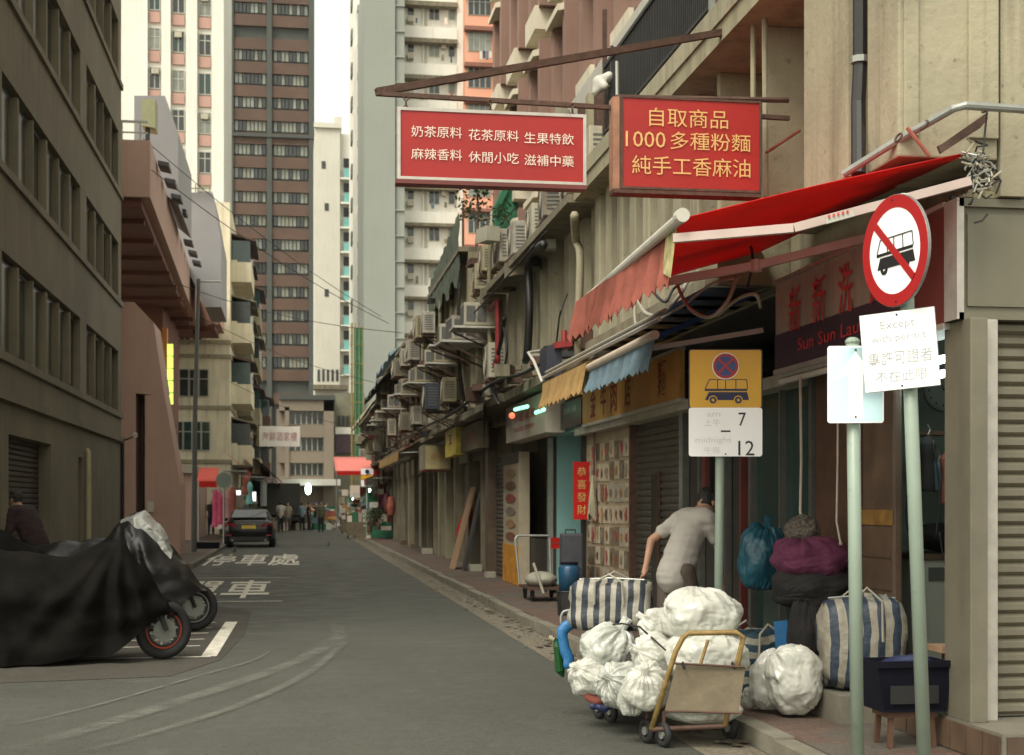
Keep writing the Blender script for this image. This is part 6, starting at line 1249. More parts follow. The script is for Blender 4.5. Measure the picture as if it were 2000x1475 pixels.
t = thing('low_bench', 'low plank bench inside the laundry behind the blue basket', 'bench', (4.6, 9.0, .32)); MB().box(4.3, 5.2, 9.0, 9.25, .60, .64).build('plank', m_plank, t)
for x in (4.4, 5.1): MB().box(x, x + .04, 9.02, 9.22, .321, .599).build('leg', m_wood, t)
# ================================================================ THINGS ALONG THE RIGHT PAVEMENT
t = thing('plank_board', 'tall pale plank leaning against the shop wall', 'board', (3.9, 32.3, .12)); MB().slab([(3.55, 32.1, .125), (3.60, 32.1, .125), (4.12, 32.3, 2.0), (4.07, 32.3, 2.0)], (.0, .75, 0)).build('board', m_plank, t)
t = thing('plank_board', 'dark narrow board leaning behind the pale plank', 'board', (3.9, 31.4, .12)); MB().slab([(3.72, 31.3, .125), (3.77, 31.3, .125), (4.18, 31.5, 1.9), (4.13, 31.5, 1.9)], (0, .5, 0)).build('board', m_black, t)
tarp('folded red umbrella-like cloth behind the leaning planks', 33.2, 33.5, .9, 1.7, m_redc, 3.8, 4.1)
for i, (x, y, s_, m_) in enumerate(((3.9, 28.3, .2, m_conc2), (3.95, 31.0, .26, m_conc2), (3.9, 42, .3, m_conc2), (3.95, 47.5, .25, m_card), (4.0, 52, .3, m_tile))): 
    o = MB().box(x - s_ / 2, x + s_ / 2, y, y + s_ * 1.2, .125, .125 + s_ * .55).build('doorstep_block', m_, None, label=ORD[i] + ' worn block at the foot of the right shop fronts', category='block')
# trolley + drum + bin
t = thing('trolley', 'rusty two-handled trolley parked outside the lit entrance', 'trolley', (3.8, 21.8, .12)); 
MB().box(3.5, 4.1, 21.2, 22.2, .30, .34).build('deck', m_rust, t); remesh(MB().ball((3.75, 21.6, .44), .26, .35, .13).ball((3.9, 22.0, .42), .2, .25, .1), 'rope_pile', m_wirew, t, .03)
MB().tube([AD(1042, 1100, 21.6), AD(1062, 1160, 21.4)], .022, 8).build('handle', m_wirew, t); MB().tube([(3.52, 22.2, .34), (3.46, 22.3, 1.05), (3.5, 22.32, 1.1), (4.0, 22.3, 1.1), (4.02, 22.3, 1.05), (4.02, 22.2, .34)], .018, 8).build('handle', m_gal, t)
for x, y in ((3.58, 21.35), (4.0, 21.35), (3.58, 22.05), (4.0, 22.05)): MB().torus((x, y, .22), (1, 0, 0), .07, .025, 14, 6).build('wheel', m_tyre, t)
t = thing('suitcase', 'grey-black upright suitcase beside the cyan doorway', 'suitcase', (4.0, 19.4, .12)); p0, p1 = AY(1096, 1140, 19.3), AY(1136, 1042, 19.3); MB().box(p0.x, p1.x, 19.2, 19.45, .5, p1.z).build('shell', mat('charcoal_fabric', (.05, .05, .06), .7, .2, 8, .1), t, bevel=.03); MB().tube([(p0.x + .06, 19.3, p1.z), (p0.x + .06, 19.3, p1.z + .05), (p0.x + .2, 19.3, p1.z + .05), (p0.x + .2, 19.3, p1.z)], .012, 6).build('handle', m_black, t)
t = thing('drum', 'blue plastic drum between the suitcase and the trolley', 'drum', (3.65, 18.9, .12)); q = AY(1112, 1150, 18.6); MB().tube([(q.x, 18.6, .45), (q.x, 18.6, .75), (q.x, 18.6, .80)], [.14, .15, .11], 16).build('drum_body', mat('deep_blue_plastic', (.01, .06, .12), .4, .2, 4, .05), t, smooth=True); MB().cyl((q.x, 18.6, .80), (q.x, 18.6, .83), .12, 16).build('lid', m_bluek, t)
t = thing('bin', 'black bin standing on the kerb behind the striped bag', 'bin', (3.6, 18.6, .12)); MB().tube([(q.x, 18.62, .122), (q.x, 18.62, .45)], [.15, .17], 14).build('bin_body', m_black, t); MB().torus((q.x, 18.62, .44), (0, 0, 1), .165, .012, 16, 5).build('rim', m_black, t)
t = thing('notice', 'red square notice on the frame beside the cyan doorway', 'notice', (4.1, 23.2, 1.0)); p0, p1 = AY(1074, 1072, 22.9), AY(1096, 1050, 22.9); MB().box(p0.x, p1.x, 22.9, 22.92, p0.z, p1.z).build('board', m_redc, t); MB().box(p0.x + .02, p1.x - .02, 22.893, 22.899, (p0.z + p1.z) / 2 - .01, (p0.z + p1.z) / 2 + .01).build('line', m_redf, t)

# ================================================================ PEOPLE
def capsule(b, p, q, r0, r1, n=10):
    p, q = V(p), V(q); b.tube([p, q], [r0, r1], n); b.ball(p, r0, None, None, n, 6); b.ball(q, r1, None, None, n, 6)
def person(label, loc, heading, h=1.7, bend=0, lean=0, arms=None, stride=.12, top=None, legs=None, hair=None, voxel=.03, hands=False, coat=False, group=None, headtilt=0, build_=1.0, sleeves=.5, crouch=0):
    s = h / 1.7; root = thing('person', label, 'person', tuple(loc), group=group, rot=-R(heading)); bd = R(bend)
    hz = .93 - crouch; up = V((math.sin(R(lean)), math.sin(bd), math.cos(bd))).normalized(); rt = V((1, 0, 0)); fw = rt.cross(up) * -1
    hip = V((0, -.10 * math.sin(bd), hz)); chest = hip + up * .36; sh_ = hip + up * .50; neck = hip + up * .58; hb = R(bend * .55 + headtilt); hu = V((0, math.sin(hb), math.cos(hb))); hf = V((0, math.cos(hb), -math.sin(hb))); head = neck + hu * .13 + hf * .03
    S_ = lambda p: V(p) * s
    L = {}
    for sd, sg in (('L', -1), ('R', 1)):
        shd = sh_ + rt * (.175 * sg * build_); hp = hip + rt * (.09 * sg); fy = stride * sg
        L[sd] = dict(sh=shd, hp=hp, knee=V((.10 * sg, fy * .6 + .04 + crouch * .6, .50 - crouch * .5)), ank=V((.10 * sg, fy, .09)))
        if arms and arms.get(sd): L[sd]['el'], L[sd]['wr'] = [hip + V(p) for p in arms[sd]]
        else: L[sd]['el'] = shd + V((.05 * sg, .02, -.28)); L[sd]['wr'] = L[sd]['el'] + V((.0, .08, -.23))
    b = MB()
    b.ball(S_(head), .078 * s, .095 * s, .115 * s, 14, 10); capsule(b, S_(neck - up * .05), S_(head - hu * .05), .055 * s, .05 * s)
    b.ball(S_(head + hf * .097 - hu * .01), .016 * s, .02 * s, .022 * s, 8, 6)                                # nose
    for sg in (-1, 1): b.ball(S_(head + rt * (.08 * sg)), .014 * s, .022 * s, .03 * s, 8, 6); b.ball(S_(head + rt * .03 * sg + hf * .083 + hu * .012), .014 * s, .01 * s, .01 * s, 6, 5)
    b.ball(S_(head + hf * .082 - hu * .055), .026 * s, .012 * s, .009 * s, 8, 5)                                  # lips
    b.ball(S_(head - hu * .07 + hf * .035), .05 * s, .055 * s, .045 * s, 10, 6)                                 # jaw
    capsule(b, S_(hip + up * .02), S_(chest), .125 * s * build_, .135 * s * build_); capsule(b, S_(sh_ - rt * .1), S_(sh_ + rt * .1), .085 * s, .085 * s)
    for d in L.values():
        capsule(b, S_(d['sh']), S_(d['el']), .05 * s, .038 * s); capsule(b, S_(d['el']), S_(d['wr']), .038 * s, .026 * s)
        capsule(b, S_(d['hp']), S_(d['knee']), .085 * s, .055 * s); capsule(b, S_(d['knee']), S_(d['ank']), .052 * s, .036 * s)
        dr = (d['wr'] - d['el']).normalized(); sd_ = dr.cross(V((.2, .9, .3))).normalized(); pn = dr.cross(sd_)
        capsule(b, S_(d['wr']), S_(d['wr'] + dr * .07), .028 * s, .03 * s)
        if hands:
            for k in range(4):
                o_ = sd_ * (-.03 + .02 * k); ln = (.062, .075, .07, .055)[k]; a_ = d['wr'] + dr * .085 + o_; m_ = a_ + dr * ln * .55 + pn * .008; capsule(b, S_(a_), S_(m_), .010 * s, .0095 * s, 8); capsule(b, S_(m_), S_(m_ + dr * ln * .4 + pn * .025), .0095 * s, .008 * s, 8)
            a_ = d['wr'] + dr * .03 - sd_ * .03; m_ = a_ + dr * .035 - sd_ * .032; capsule(b, S_(a_), S_(m_), .013 * s, .011 * s, 8); capsule(b, S_(m_), S_(m_ + dr * .03 + pn * .01), .011 * s, .009 * s, 8)
        else: b.ball(S_(d['wr'] + dr * .12), .032 * s, .03 * s, .045 * s, 8, 6)
    remesh(b, 'body', m_skin, root, voxel * .62 if hands else voxel, 2)
    b = MB(); capsule(b, S_(hip - up * (.05 if coat else .03)), S_(chest), (.178 if coat else .152) * s * build_, .158 * s * build_, 14); capsule(b, S_(sh_ - rt * .115 * build_), S_(sh_ + rt * .115 * build_), .098 * s, .098 * s, 12); b.ball(S_(hip + up * .12 + fw * .02), .175 * s * build_, .14 * s, .14 * s)
    for d in L.values():
        e = d['sh'].lerp(d['el'], min(1, sleeves * 1.5)); capsule(b, S_(d['sh']), S_(e), .072 * s, .068 * s)
        if sleeves > .7: capsule(b, S_(d['el']), S_(d['wr']), .056 * s, .044 * s)
    o = remesh(b, 'top', top or m_tee, root, voxel * .8, 4)
    if voxel < .03:
        for v_ in o.data.vertices: w_ = noise.noise(v_.co * 9) * .5 + noise.noise(V((v_.co.x * 5, v_.co.y * 5, v_.co.z * 24))); v_.co += v_.normal * (.010 * w_)
    b = MB(); b.ball(S_(hip - V((0, .02, .02))), .165 * s * build_, .13 * s, .12 * s)
    for d in L.values(): capsule(b, S_(d['hp']), S_(d['knee']), .105 * s, .078 * s); capsule(b, S_(d['knee']), S_(d['ank'] + V((0, 0, .02))), .076 * s, .062 * s)
    remesh(b, 'trousers', legs or m_trouser, root, voxel * .9, 3)
    b = MB(); b.ball(S_(head + hu * .022 - hf * .022), .088 * s, .10 * s, .112 * s, 14, 10); ho = remesh(b, 'hair', hair or m_hair, root, voxel * .6, 1)
    if voxel < .03:
        for v_ in ho.data.vertices: v_.co += v_.normal * (.012 * noise.noise(v_.co * 40))
    for d in L.values(): b = MB().ball(S_(d['ank'] + V((0, .06, -.045))), .045 * s, .125 * s, .042 * s, 10, 6); b.build('shoe', m_blk, root, smooth=True)
    return root
q = AD(1352, 1300, 12.2)
person('man in a white T-shirt bending towards the doorway behind the sign pole', (q.x - .12, q.y, .125), 58, 1.66, 21, 7, dict(L=((-.24, -.06, .26), (-.17, -.20, .04)), R=((.20, .34, .18), (.16, .42, -.06))), .16, m_tee, m_trouser, voxel=.018, hands=True, headtilt=42, sleeves=.42, build_=.92, coat=True)
bagpx('magenta cloth bundle on top of black sacks beside the arrow pole', 1506, 1046, 1668, 1134, 10.7, 41, m_purple, tie=(-.3, 0, 1), name='sack', knot=False, fold=1.2)
bagpx('wide black sack squashed under the magenta bundle', 1508, 1098, 1672, 1196, 10.72, 42, m_blk, tie=(1, 0, .3), name='sack', knot=False)
bagpx('tall black sack standing on the step under the other black one', 1536, 1160, 1622, 1330, 10.6, 43, m_blk, tie=(0, 0, 1), name='sack', knot=False, floor=-.95)
bagpx('speckled grey knitted bundle on top of the magenta one', 1532, 1008, 1604, 1062, 10.75, 44, m_hairg, tie=(.3, 0, 1), name='cloth_bundle', knot=False)
q = AD(72, 1050, 20.5)
person('person in a dark maroon jacket bending behind the covered motorcycles at the left edge', (-3.72, 21.3, .125), -60, 1.7, 28, 0, None, .1, mat('dark_maroon_cloth', (.03, .014, .014), .9, .2, 6, .2), m_blk, voxel=.022, hands=True, sleeves=1, build_=1.2, headtilt=15)
# people at the market end
mk_t = [m_blk, m_navy, m_white, m_redf, m_bluef, mat('olive_cloth', (.09, .09, .05), .9, .1, 4, .1), mat('beige_cloth', (.33, .28, .2), .9, .1, 4, .1), m_purple]
mp = [(617, 1034, 1, 0, 'dark jacket and blue cap walking in the road'), (636, 1028, 6, 3, 'beige shirt by the pink cart'), (600, 1030, 2, 0, 'white shirt right of the tricycle'), (574, 1032, 2, 0, 'white shirt beside the piled handcart'), (412, 1050, 0, 1, 'black clothes and pale cap on the left pavement'), (395, 1052, 5, 5, 'olive clothes and white cap at the left shop'), (700, 1026, 6, 0, 'pale jacket at the right stall under the sign'), (663, 1024, 3, 1, 'reddish jacket far behind the pale cart'), (655, 1022, 4, 0, 'grey-blue top farthest in the road'), (730, 1030, 5, 0, 'olive jacket among the plants of the right stall'), (545, 1034, 6, 1, 'beige shirt in front of the dark truck'), (434, 1046, 7, 0, 'purple clothes under the pink garments'), (682, 1022, 0, 0, 'black jacket at the back of the market')]
for i, (px, py, a_, b_, lb) in enumerate(mp):
    q = AG(px, py, .0); z = .125 if (q.x < -2.7 or q.x > 3.15) else .005; person('person in ' + lb, (q.x, q.y, z), rnd.choice((0, 180, 30, 200, -40, 90)), 1.62 + .1 * rnd.random(), rnd.choice((0, 5, 15)), 0, None, rnd.choice((.05, .2)), mk_t[a_], (m_blk, m_navy, m_trouser, m_blk, m_blk, m_trouser)[b_], m_blue if i == 0 else (m_white if i in (4, 5) else m_hair), voxel=.034, sleeves=rnd.choice((.4, 1)))

# ================================================================ COVERED MOTORCYCLES
def cover(par, L, peaks, W, hem, m, seed, z0=.02, amp=.055, freq=15, name='cover'):
    """draped sheet over a motorcycle lying along local x; peaks = [(x, z)] of the ridge, W(x) half width, hem(x) height of the hem"""
    b = MB(); n, k = 130, 46; off = V((seed * 5.3, 1.7 * seed, .3))
    def ridge(x):
        for i in range(len(peaks) - 1):
            (xa_, za_), (xb, zb) = peaks[i], peaks[i + 1]
            if xa_ <= x <= xb: t_ = (x - xa_) / (xb - xa_); t_ = t_ * t_ * (3 - 2 * t_) * .6 + t_ * .4; return za_ + (zb - za_) * t_
        return peaks[-1][1]
    hub = sorted(peaks[1:-1], key=lambda p: -p[1])[:2]
    for i in range(n + 1):
        x = L * i / n; H = ridge(x); w_ = W(x); hm = hem(x)
        for j in range(k + 1):
            t_ = j / k * 2 - 1; sg = 1 if t_ >= 0 else -1; u = abs(t_)        # u: 0 ridge .. 1 hem
            yy = sg * w_ * min(1, (u * 1.9)) ** .75 * (1 + .10 * u); zz_ = H - (H - hm) * (u ** 1.55)
            fold = 0
            for (hx, hz_) in hub:
                dx, dz = x - hx, zz_ - hz_ - .12; r_ = math.hypot(dx, dz); an = math.atan2(dz, dx); wt = math.exp(-abs(dx) * 1.1)
                fold += wt * min(1, r_ * 1.5) * math.sin(an * freq + 2.4 * noise.noise(V((an * 2, sg * 3, seed)) + off) + 1.5 * noise.noise(V((x * 2, zz_ * 2, sg)) + off))
            sw = noise.noise(V((x * 1.3 + zz_ * .9, zz_ * 5.0 - .9 * (x - L / 2) ** 2, sg * 2)) + off)
            f_ = amp * (fold * .8 + 1.5 * sw * min(1, u * 2.5)) * min(1, .15 + 1.3 * u)
            b.v.append(V((x + .05 * noise.noise(V((x * 3, zz_ * 3, sg)) + off), yy + sg * f_, zz_ + .03 * noise.noise(V((x * 4, t_ * 3, 0)) + off) * (1 - u))))
    for i in range(n):
        for j in range(k): b.f.append((i * (k + 1) + j, (i + 1) * (k + 1) + j, (i + 1) * (k + 1) + j + 1, i * (k + 1) + j + 1)); b.mi.append(0)
    for e in (0, n): b.f.append(tuple(e * (k + 1) + j for j in range(k + 1))); b.mi.append(0)
    o = b.build(name, m, par, smooth=True); smooth_all(o); return o
def wheel(par, c, yaw, r, tyre, rimm, spokes=6):
    ax = V((math.sin(yaw), -math.cos(yaw), 0)); ax = V((-math.sin(yaw), math.cos(yaw), 0)); c = V(c)
    wh = MB().torus(c, ax, r - .055, .055, 40, 10).build('wheel', tyre, par, smooth=True); smooth_all(wh)
    MB().torus(c, ax, r - .115, .014, 40, 6).build('rim', rimm, wh, smooth=True); MB().torus(c, ax, r - .135, .018, 36, 6).build('rim', m_black, wh, smooth=True)
    d1, d2 = V((math.cos(yaw), math.sin(yaw), 0)), UP; s_ = MB()
    for k in range(spokes): a_ = 2 * math.pi * k / spokes; s_.bar(c + (d1 * math.cos(a_) + d2 * math.sin(a_)) * .03, c + (d1 * math.cos(a_ + .15) + d2 * math.sin(a_ + .15)) * (r - .13), .02, .02)
    s_.build('spokes', m_gal, wh, kind='stuff'); MB().cyl(c - ax * .05, c + ax * .05, .035, 14).build('hub', m_gal, wh); MB().cyl(c - ax * .03, c - ax * .026, .12, 28).build('brake_disc', m_gal, wh)
    MB().tube([c + ax * .08, c + ax * .08 + V((-.16, 0, .42))], .024, 8).build('fork', m_black, par); MB().tube([c - ax * .08, c - ax * .08 + V((-.16, 0, .42))], .024, 8).build('fork', m_black, par)
    return wh
def sm(a, b, x): t_ = max(0, min(1, (x - a) / (b - a))); return t_ * t_ * (3 - 2 * t_)
mb_ = thing('covered_motorcycle', 'large motorcycle under a draped black cover with an orange-rimmed front wheel showing', 'motorcycle', (-3.75, 14.95, .005), rot=R(2))
cover(mb_, 2.55, [(0, .55), (.12, 1.08), (.55, 1.20), (1.0, 1.12), (1.45, 1.06), (1.80, 1.20), (2.0, 1.24), (2.2, .98), (2.45, .62), (2.55, .45)], lambda x: .42 * (.35 + .65 * sm(-.05, .3, x)) * (1 - .62 * sm(2.1, 2.6, x)) + .07 * math.sin(x * 2.3), lambda x: .02 + .40 * sm(1.85, 2.5, x) + .06 * sm(1.2, 1.75, x), m_cover, 3, amp=.07, freq=19)
wheel(mb_, (2.42, -.02, .30), R(24), .30, m_tyre, m_orange, 10)
m3 = thing('covered_motorcycle', 'motorcycle under a glossy black cover with a painted silver sheen on top behind the first one', 'motorcycle', (-3.55, 18.3, .005), rot=R(0))
cover(m3, 2.45, [(0, .5), (.15, 1.0), (.7, 1.15), (1.15, 1.12), (1.42, 1.38), (1.62, 1.50), (1.85, 1.28), (2.2, .85), (2.45, .5)], lambda x: .44 * (.4 + .6 * sm(-.05, .3, x)) * (1 - .5 * sm(2.0, 2.5, x)), lambda x: .10 + .42 * sm(1.9, 2.4, x), m_cover2, 9, amp=.05, freq=13)
wheel(m3, (2.30, 0, .30), R(15), .30, m_tyre, m_gal, 8)
o = cover(m3, .62, [(0, 1.40), (.10, 1.45), (.26, 1.525), (.45, 1.34), (.62, 1.02)], lambda x: .24 * (.5 + .5 * sm(0, .2, x)), lambda x: 1.34 - .42 * sm(.1, .6, x), m_silver, 4, amp=.03, freq=9, name='silver_sheen')  # silver patch paints the sheen on the upward side of the black cover
o.location = (1.42, 0, .0)
m2 = thing('covered_motorcycle', 'smaller covered scooter behind the left end of the first motorcycle', 'motorcycle', (-4.35, 16.6, .005), rot=R(-3))
cover(m2, 1.95, [(0, .6), (.15, 1.15), (.6, 1.34), (1.1, 1.33), (1.5, 1.12), (1.8, .85), (1.95, .45)], lambda x: .36 * (.4 + .6 * sm(-.05, .3, x)), lambda x: .04 + .2 * sm(1.2, 1.9, x), m_cover, 14, amp=.05, freq=12); wheel(m2, (1.75, 0, .26), 0, .24, m_tyre, m_gal, 6)
m4 = thing('motorcycle', 'uncovered dark scooter handlebars with a white visor between the covered bikes', 'motorcycle', (-3.1, 19.6, .005), rot=R(10)); remesh(MB().ball((.5, 0, .95), .35, .16, .2).ball((.95, 0, 1.18), .18, .2, .16).ball((.1, 0, .9), .3, .15, .14), 'bodywork', m_black, m4, .03); remesh(MB().ball((1.05, -.08, 1.36), .10, .09, .06), 'visor', m_silver, m4, .02); wheel(m4, (1.2, 0, .28), 0, .27, m_tyre, m_gal, 6); MB().tube([(.9, -.35, 1.30), (1.0, 0, 1.26), (.9, .35, 1.30)], .018, 8).build('handlebar', m_black, m4); MB().cyl((.0, 0, .28), (.0, .01, .28), .27, 20).build('rear_wheel', m_tyre, m4)
# ================================================================ PARKED CAR
def car(label, loc, rot):
    t = thing('parked_car', label, 'car', loc, rot=rot); b = MB()
    secs = [(-2.3, .70, .42, .74), (-2.27, .80, .30, .93), (-2.15, .87, .24, 1.0), (-1.9, .90, .20, 1.02), (-1.4, .91, .18, .98), (-.6, .91, .17, .95), (.5, .91, .17, .93), (1.3, .90, .18, .88), (1.9, .86, .22, .80), (2.2, .76, .30, .68), (2.3, .62, .38, .58)]
    N = 20
    for (y, w_, z0, z1) in secs:
        for j in range(N):
            a_ = 2 * math.pi * j / N; c_, s_ = math.cos(a_), math.sin(a_); e = .42; b.v.append(V((w_ * math.copysign(abs(c_) ** e, c_), y, (z0 + z1) / 2 + (z1 - z0) / 2 * math.copysign(abs(s_) ** e, s_))))
    for i in range(len(secs) - 1):
        for j in range(N): b.f.append((i * N + j, i * N + (j + 1) % N, (i + 1) * N + (j + 1) % N, (i + 1) * N + j)); b.mi.append(0)
    b.f += [tuple(range(N)), tuple(range((len(secs) - 1) * N, len(secs) * N))]; b.mi += [0, 0]
    o = b.build('body', m_cblack, t, smooth=True); smooth_all(o)
    cab = [(-1.75, .70, 1.0), (-1.0, .62, 1.36), (-.2, .62, 1.42), (.45, .60, 1.38), (1.2, .72, .93)]; b = MB()
    for (y, w_, z) in cab:
        wb = .80; b.v += [V((-wb, y, .90)), V((-w_, y, z - .04)), V((-w_ + .1, y, z)), V((w_ - .1, y, z)), V((w_, y, z - .04)), V((wb, y, .90))]
    for i in range(4):
        for j in range(5): b.f.append((i * 6 + j, i * 6 + j + 1, (i + 1) * 6 + j + 1, (i + 1) * 6 + j)); b.mi.append(0)
    b.f += [tuple(range(6)), tuple(range(24, 30))]; b.mi += [0, 0]; b.build('roof', m_cblack, t)
    MB().slab([(-.66, -1.68, 1.07), (.66, -1.68, 1.07), (.56, -1.04, 1.345), (-.56, -1.04, 1.345)], (0, -.03, .04)).build('rear_window', mat('sky_reflecting_glass', (.02, .02, .02), .03, .1, 3, 0, spec=1), t)
    for s_ in (-1, 1):
        MB().slab([(s_ * .745, -1.35, 1.02), (s_ * .65, -.95, 1.31), (s_ * .645, .35, 1.34), (s_ * .77, 1.0, .99)], (.03 * s_, 0, 0)).build('side_window', m_glass, t)
        MB().slab([(s_ * .46, -2.31, .86), (s_ * .86, -2.25, .90), (s_ * .87, -2.22, .76), (s_ * .48, -2.31, .74)], (0, .06, 0)).build('tail_light', m_tail, t); MB().box(s_ * .62, s_ * .82, -2.315, -2.27, .43, .48).build('reflector', m_tail, t)
        MB().box(s_ * .90, s_ * 1.02, .75, .9, .95, 1.06).build('mirror', m_cblack, t)
        for y in (-1.4, 1.45): wh = MB().cyl((s_ * .72, y, .32), (s_ * .93, y, .32), .32, 28).build('wheel', m_tyre, t); MB().cyl((s_ * .92, y, .32), (s_ * .94, y, .32), .2, 20).build('rim', m_gal, wh)
        MB().cyl((s_ * .6, -2.33, .27), (s_ * .6, -2.2, .27), .04, 10).build('exhaust', m_gal, t)
    MB().box(-.26, .26, -2.335, -2.30, .70, .82).build('number_plate', m_ply, t); MB().box(-.7, .7, -2.32, -2.25, .25, .40).build('diffuser', m_black, t); MB().box(-.30, .30, -2.33, -2.29, .855, .87).build('boot_trim', m_gal, t); return t
q = AG(486, 1070); car('black saloon car parked at the left kerb, seen from behind', (q.x, q.y + 2.3, .005), 0)
o = MB().box(-.38, .38, 0, .5, .13, .33); q = AG(405, 1072, .12); o.v = [p + V((q.x, q.y, 0)) for p in o.v]; o.build('crate', m_bluek, None, label='dark blue crate on the left pavement edge behind the silver-sheened cover', category='crate')
# ================================================================ MARKET END
G = AG
def stall_box(label, px, py, w_, d_, h_, m, cat='box', name='foam_box', z=0):
    q = G(px, py); o = MB().box(q.x - w_ / 2, q.x + w_ / 2, q.y, q.y + d_, z + .002, z + h_).build(name, m, None, label=label, category=cat); return o
small_awning('pinkish red awning over the first left shop', -1.9, -3.0, 61, 63, 3.0, 3.9, m_redc)
def facing_awning(label, x0, x1, y0, y1, ym, Y, m, vm, dep=1.4):
    """awning whose front faces the camera: slope from y0 (top) to ym, valance to y1"""
    a, b = AY(x0, ym, Y), AY(x1, y0, Y); t = thing('awning', label, 'awning', ((a.x + b.x) / 2, Y, a.z)); canvas(t, (a.x, Y, a.z), (b.x, Y, a.z), (b.x, Y + dep, b.z + .1), (a.x, Y + dep, b.z + .1), m, .02, 6, 4); c_ = AY(x0, y1, Y); MB().box(a.x, b.x, Y - .01, Y + .01, c_.z, a.z).build('valance', vm, t); MB().cyl((a.x + .05, Y, .1), (a.x + .05, Y, a.z), .03, 6).build('post', m_gal, t); return t
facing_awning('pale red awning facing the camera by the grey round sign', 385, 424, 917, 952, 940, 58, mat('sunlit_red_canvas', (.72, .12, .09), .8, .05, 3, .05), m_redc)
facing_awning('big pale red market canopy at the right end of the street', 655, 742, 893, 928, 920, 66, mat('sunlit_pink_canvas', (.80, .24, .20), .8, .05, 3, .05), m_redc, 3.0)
for i, (x0, x1, y0, y1, z0, z1, m_) in enumerate(((-1.35, -2.5, 68, 74, 2.9, 3.9, m_redf), (-1.0, -2.4, 76, 84, 3.0, 4.3, m_dredp), (-.8, -2.3, 86, 95, 3.0, 4.4, m_rust))): small_awning(('nearest', 'middle', 'farthest')[i] + ' of the sagging brown-red awnings on the left end', x0, x1, y0, y1, z0, z1, m_, m_redf)
for i, (px, y0, y1, m_) in enumerate(((421, 955, 1030, mat('pink_cloth', (.52, .08, .16), .9, .2, 6, .1)), (429, 960, 1025, mat('pink_cloth', (0, 0, 0))), (446, 955, 1030, mat('dusty_pink_cloth', (.38, .17, .17), .9, .2, 6, .1)), (455, 950, 1010, m_redf), (480, 928, 965, m_redf), (487, 940, 985, m_teal))):
    t = thing('hanging_garment', ('bright pink dress hanging leftmost', 'second bright pink garment', 'dusty pink long garment', 'faded red garment', 'small red cloth banner', 'teal hanging cloth')[i] + ' at the left market shops', 'clothes', tuple(AY(px, y1, 60))); a, b = AY(px, y0, 60), AY(px, y1, 60); remesh(MB().tube([a, a.lerp(b, .2), a.lerp(b, .6), b], [.06, .16, .13, .18], 8), 'garment', m_, t, .04); MB().cyl(a, a + V((0, 0, .25)), .012, 5).build('hanger', m_gal, t)
t = thing('price_board', 'white glowing price boards at the left market stall', 'sign', tuple(AY(475, 978, 62))); m_lit = mat('lit_white_board', (.9, .9, .88), .5, .02, 3, 0, emit=.8)
for x0, x1, y0, y1 in ((460, 470, 958, 967), (484, 500, 961, 979)): p0, p1 = AY(x0, y1, 62), AY(x1, y0, 62); MB().box(p0.x, p1.x, 62, 62.03, p0.z, p1.z).build('board', m_lit, t)
p0 = AY(470, 968, 62.02); MB().box(p0.x, p0.x + .35, 62.0, 62.04, p0.z - .02, p0.z + .02).build('rail', m_gal, t)
# produce and goods
goods = [m_white, m_cream, m_green, m_redf, m_beige, m_bluef, m_pinkw, m_card]
tb = 0
for side, xs, ys in ((-1, (-2.2, -2.9), range(64, 92, 4)), (1, (2.9, 3.9), range(62, 90, 4))):
    for y in ys:
        x = rnd.uniform(*sorted(xs)); t = thing('market_stall', ORD[tb % 7] + (' left' if side < 0 else ' right') + ' market table heaped with goods, counted from the near end', 'stall', (x, y, .0)); tb += 1
        MB().box(x - .6, x + .6, y, y + 1.1, .72, .78).build('table_top', m_card, t)
        for a_ in (-1, 1):
            for c_ in (.05, 1.0): MB().box(x + a_ * .55 - .03, x + a_ * .55 + .03, y + c_, y + c_ + .05, .0, .72).build('leg', m_rust, t)
        MB().box(x - .62, x + .62, y - .02, y - .005, .15, .78).build('skirt', rnd.choice(goods), t)
        for k in range(5): 
            xx = x - .48 + .24 * k; MB().box(xx - .1, xx + .1, y + .05, y + .9, .782, .782 + rnd.uniform(.12, .45)).build('goods_tray', rnd.choice(goods), t)
for i, (px, py, w_, h_, m_, lb) in enumerate(((528, 1036, .5, .42, m_white, 'white foam box left of the piled cart'), (540, 1038, .45, .8, m_cream, 'stack of pale foam boxes beside the tricycle'), (534, 1034, .45, 1.25, m_white, 'tall stack of white foam boxes by the car'), (556, 1037, .4, .5, m_pinkw, 'pinkish box in front of the truck'), (566, 1034, .5, .9, m_white, 'white box stack on a handcart'), (584, 1036, .4, .45, m_cream, 'small cream box at the truck wheel'), (648, 1030, .9, .45, m_pinkw, 'low pink box cart in the middle of the market'), (660, 1028, .7, .4, m_white, 'low white box right of the pink cart'), (640, 1030, .3, .3, m_blue, 'small blue tub by the pink cart'))): stall_box(lb, px, py, w_, .6, h_, m_)
t = thing('handcart', 'low cart draped with a cream sheet at the right kerb near the market', 'cart', tuple(G(696, 1040))); q = G(694, 1038); remesh(MB().box(q.x - .65, q.x + .65, q.y, q.y + 1.2, .3, .62).ball((q.x - .1, q.y + .5, .66), .5, .5, .16), 'sheet', m_white, t, .05)
for a_ in (-.45, .45): MB().torus((q.x + a_, q.y + .1, .13), (1, 0, 0), .10, .03, 14, 6).build('wheel', m_tyre, t)
t = thing('delivery_truck', 'dark box truck standing at the end of the street', 'truck', (-.9, 88, 0)); a, b = AY(521, 985, 88), AY(586, 944, 88)
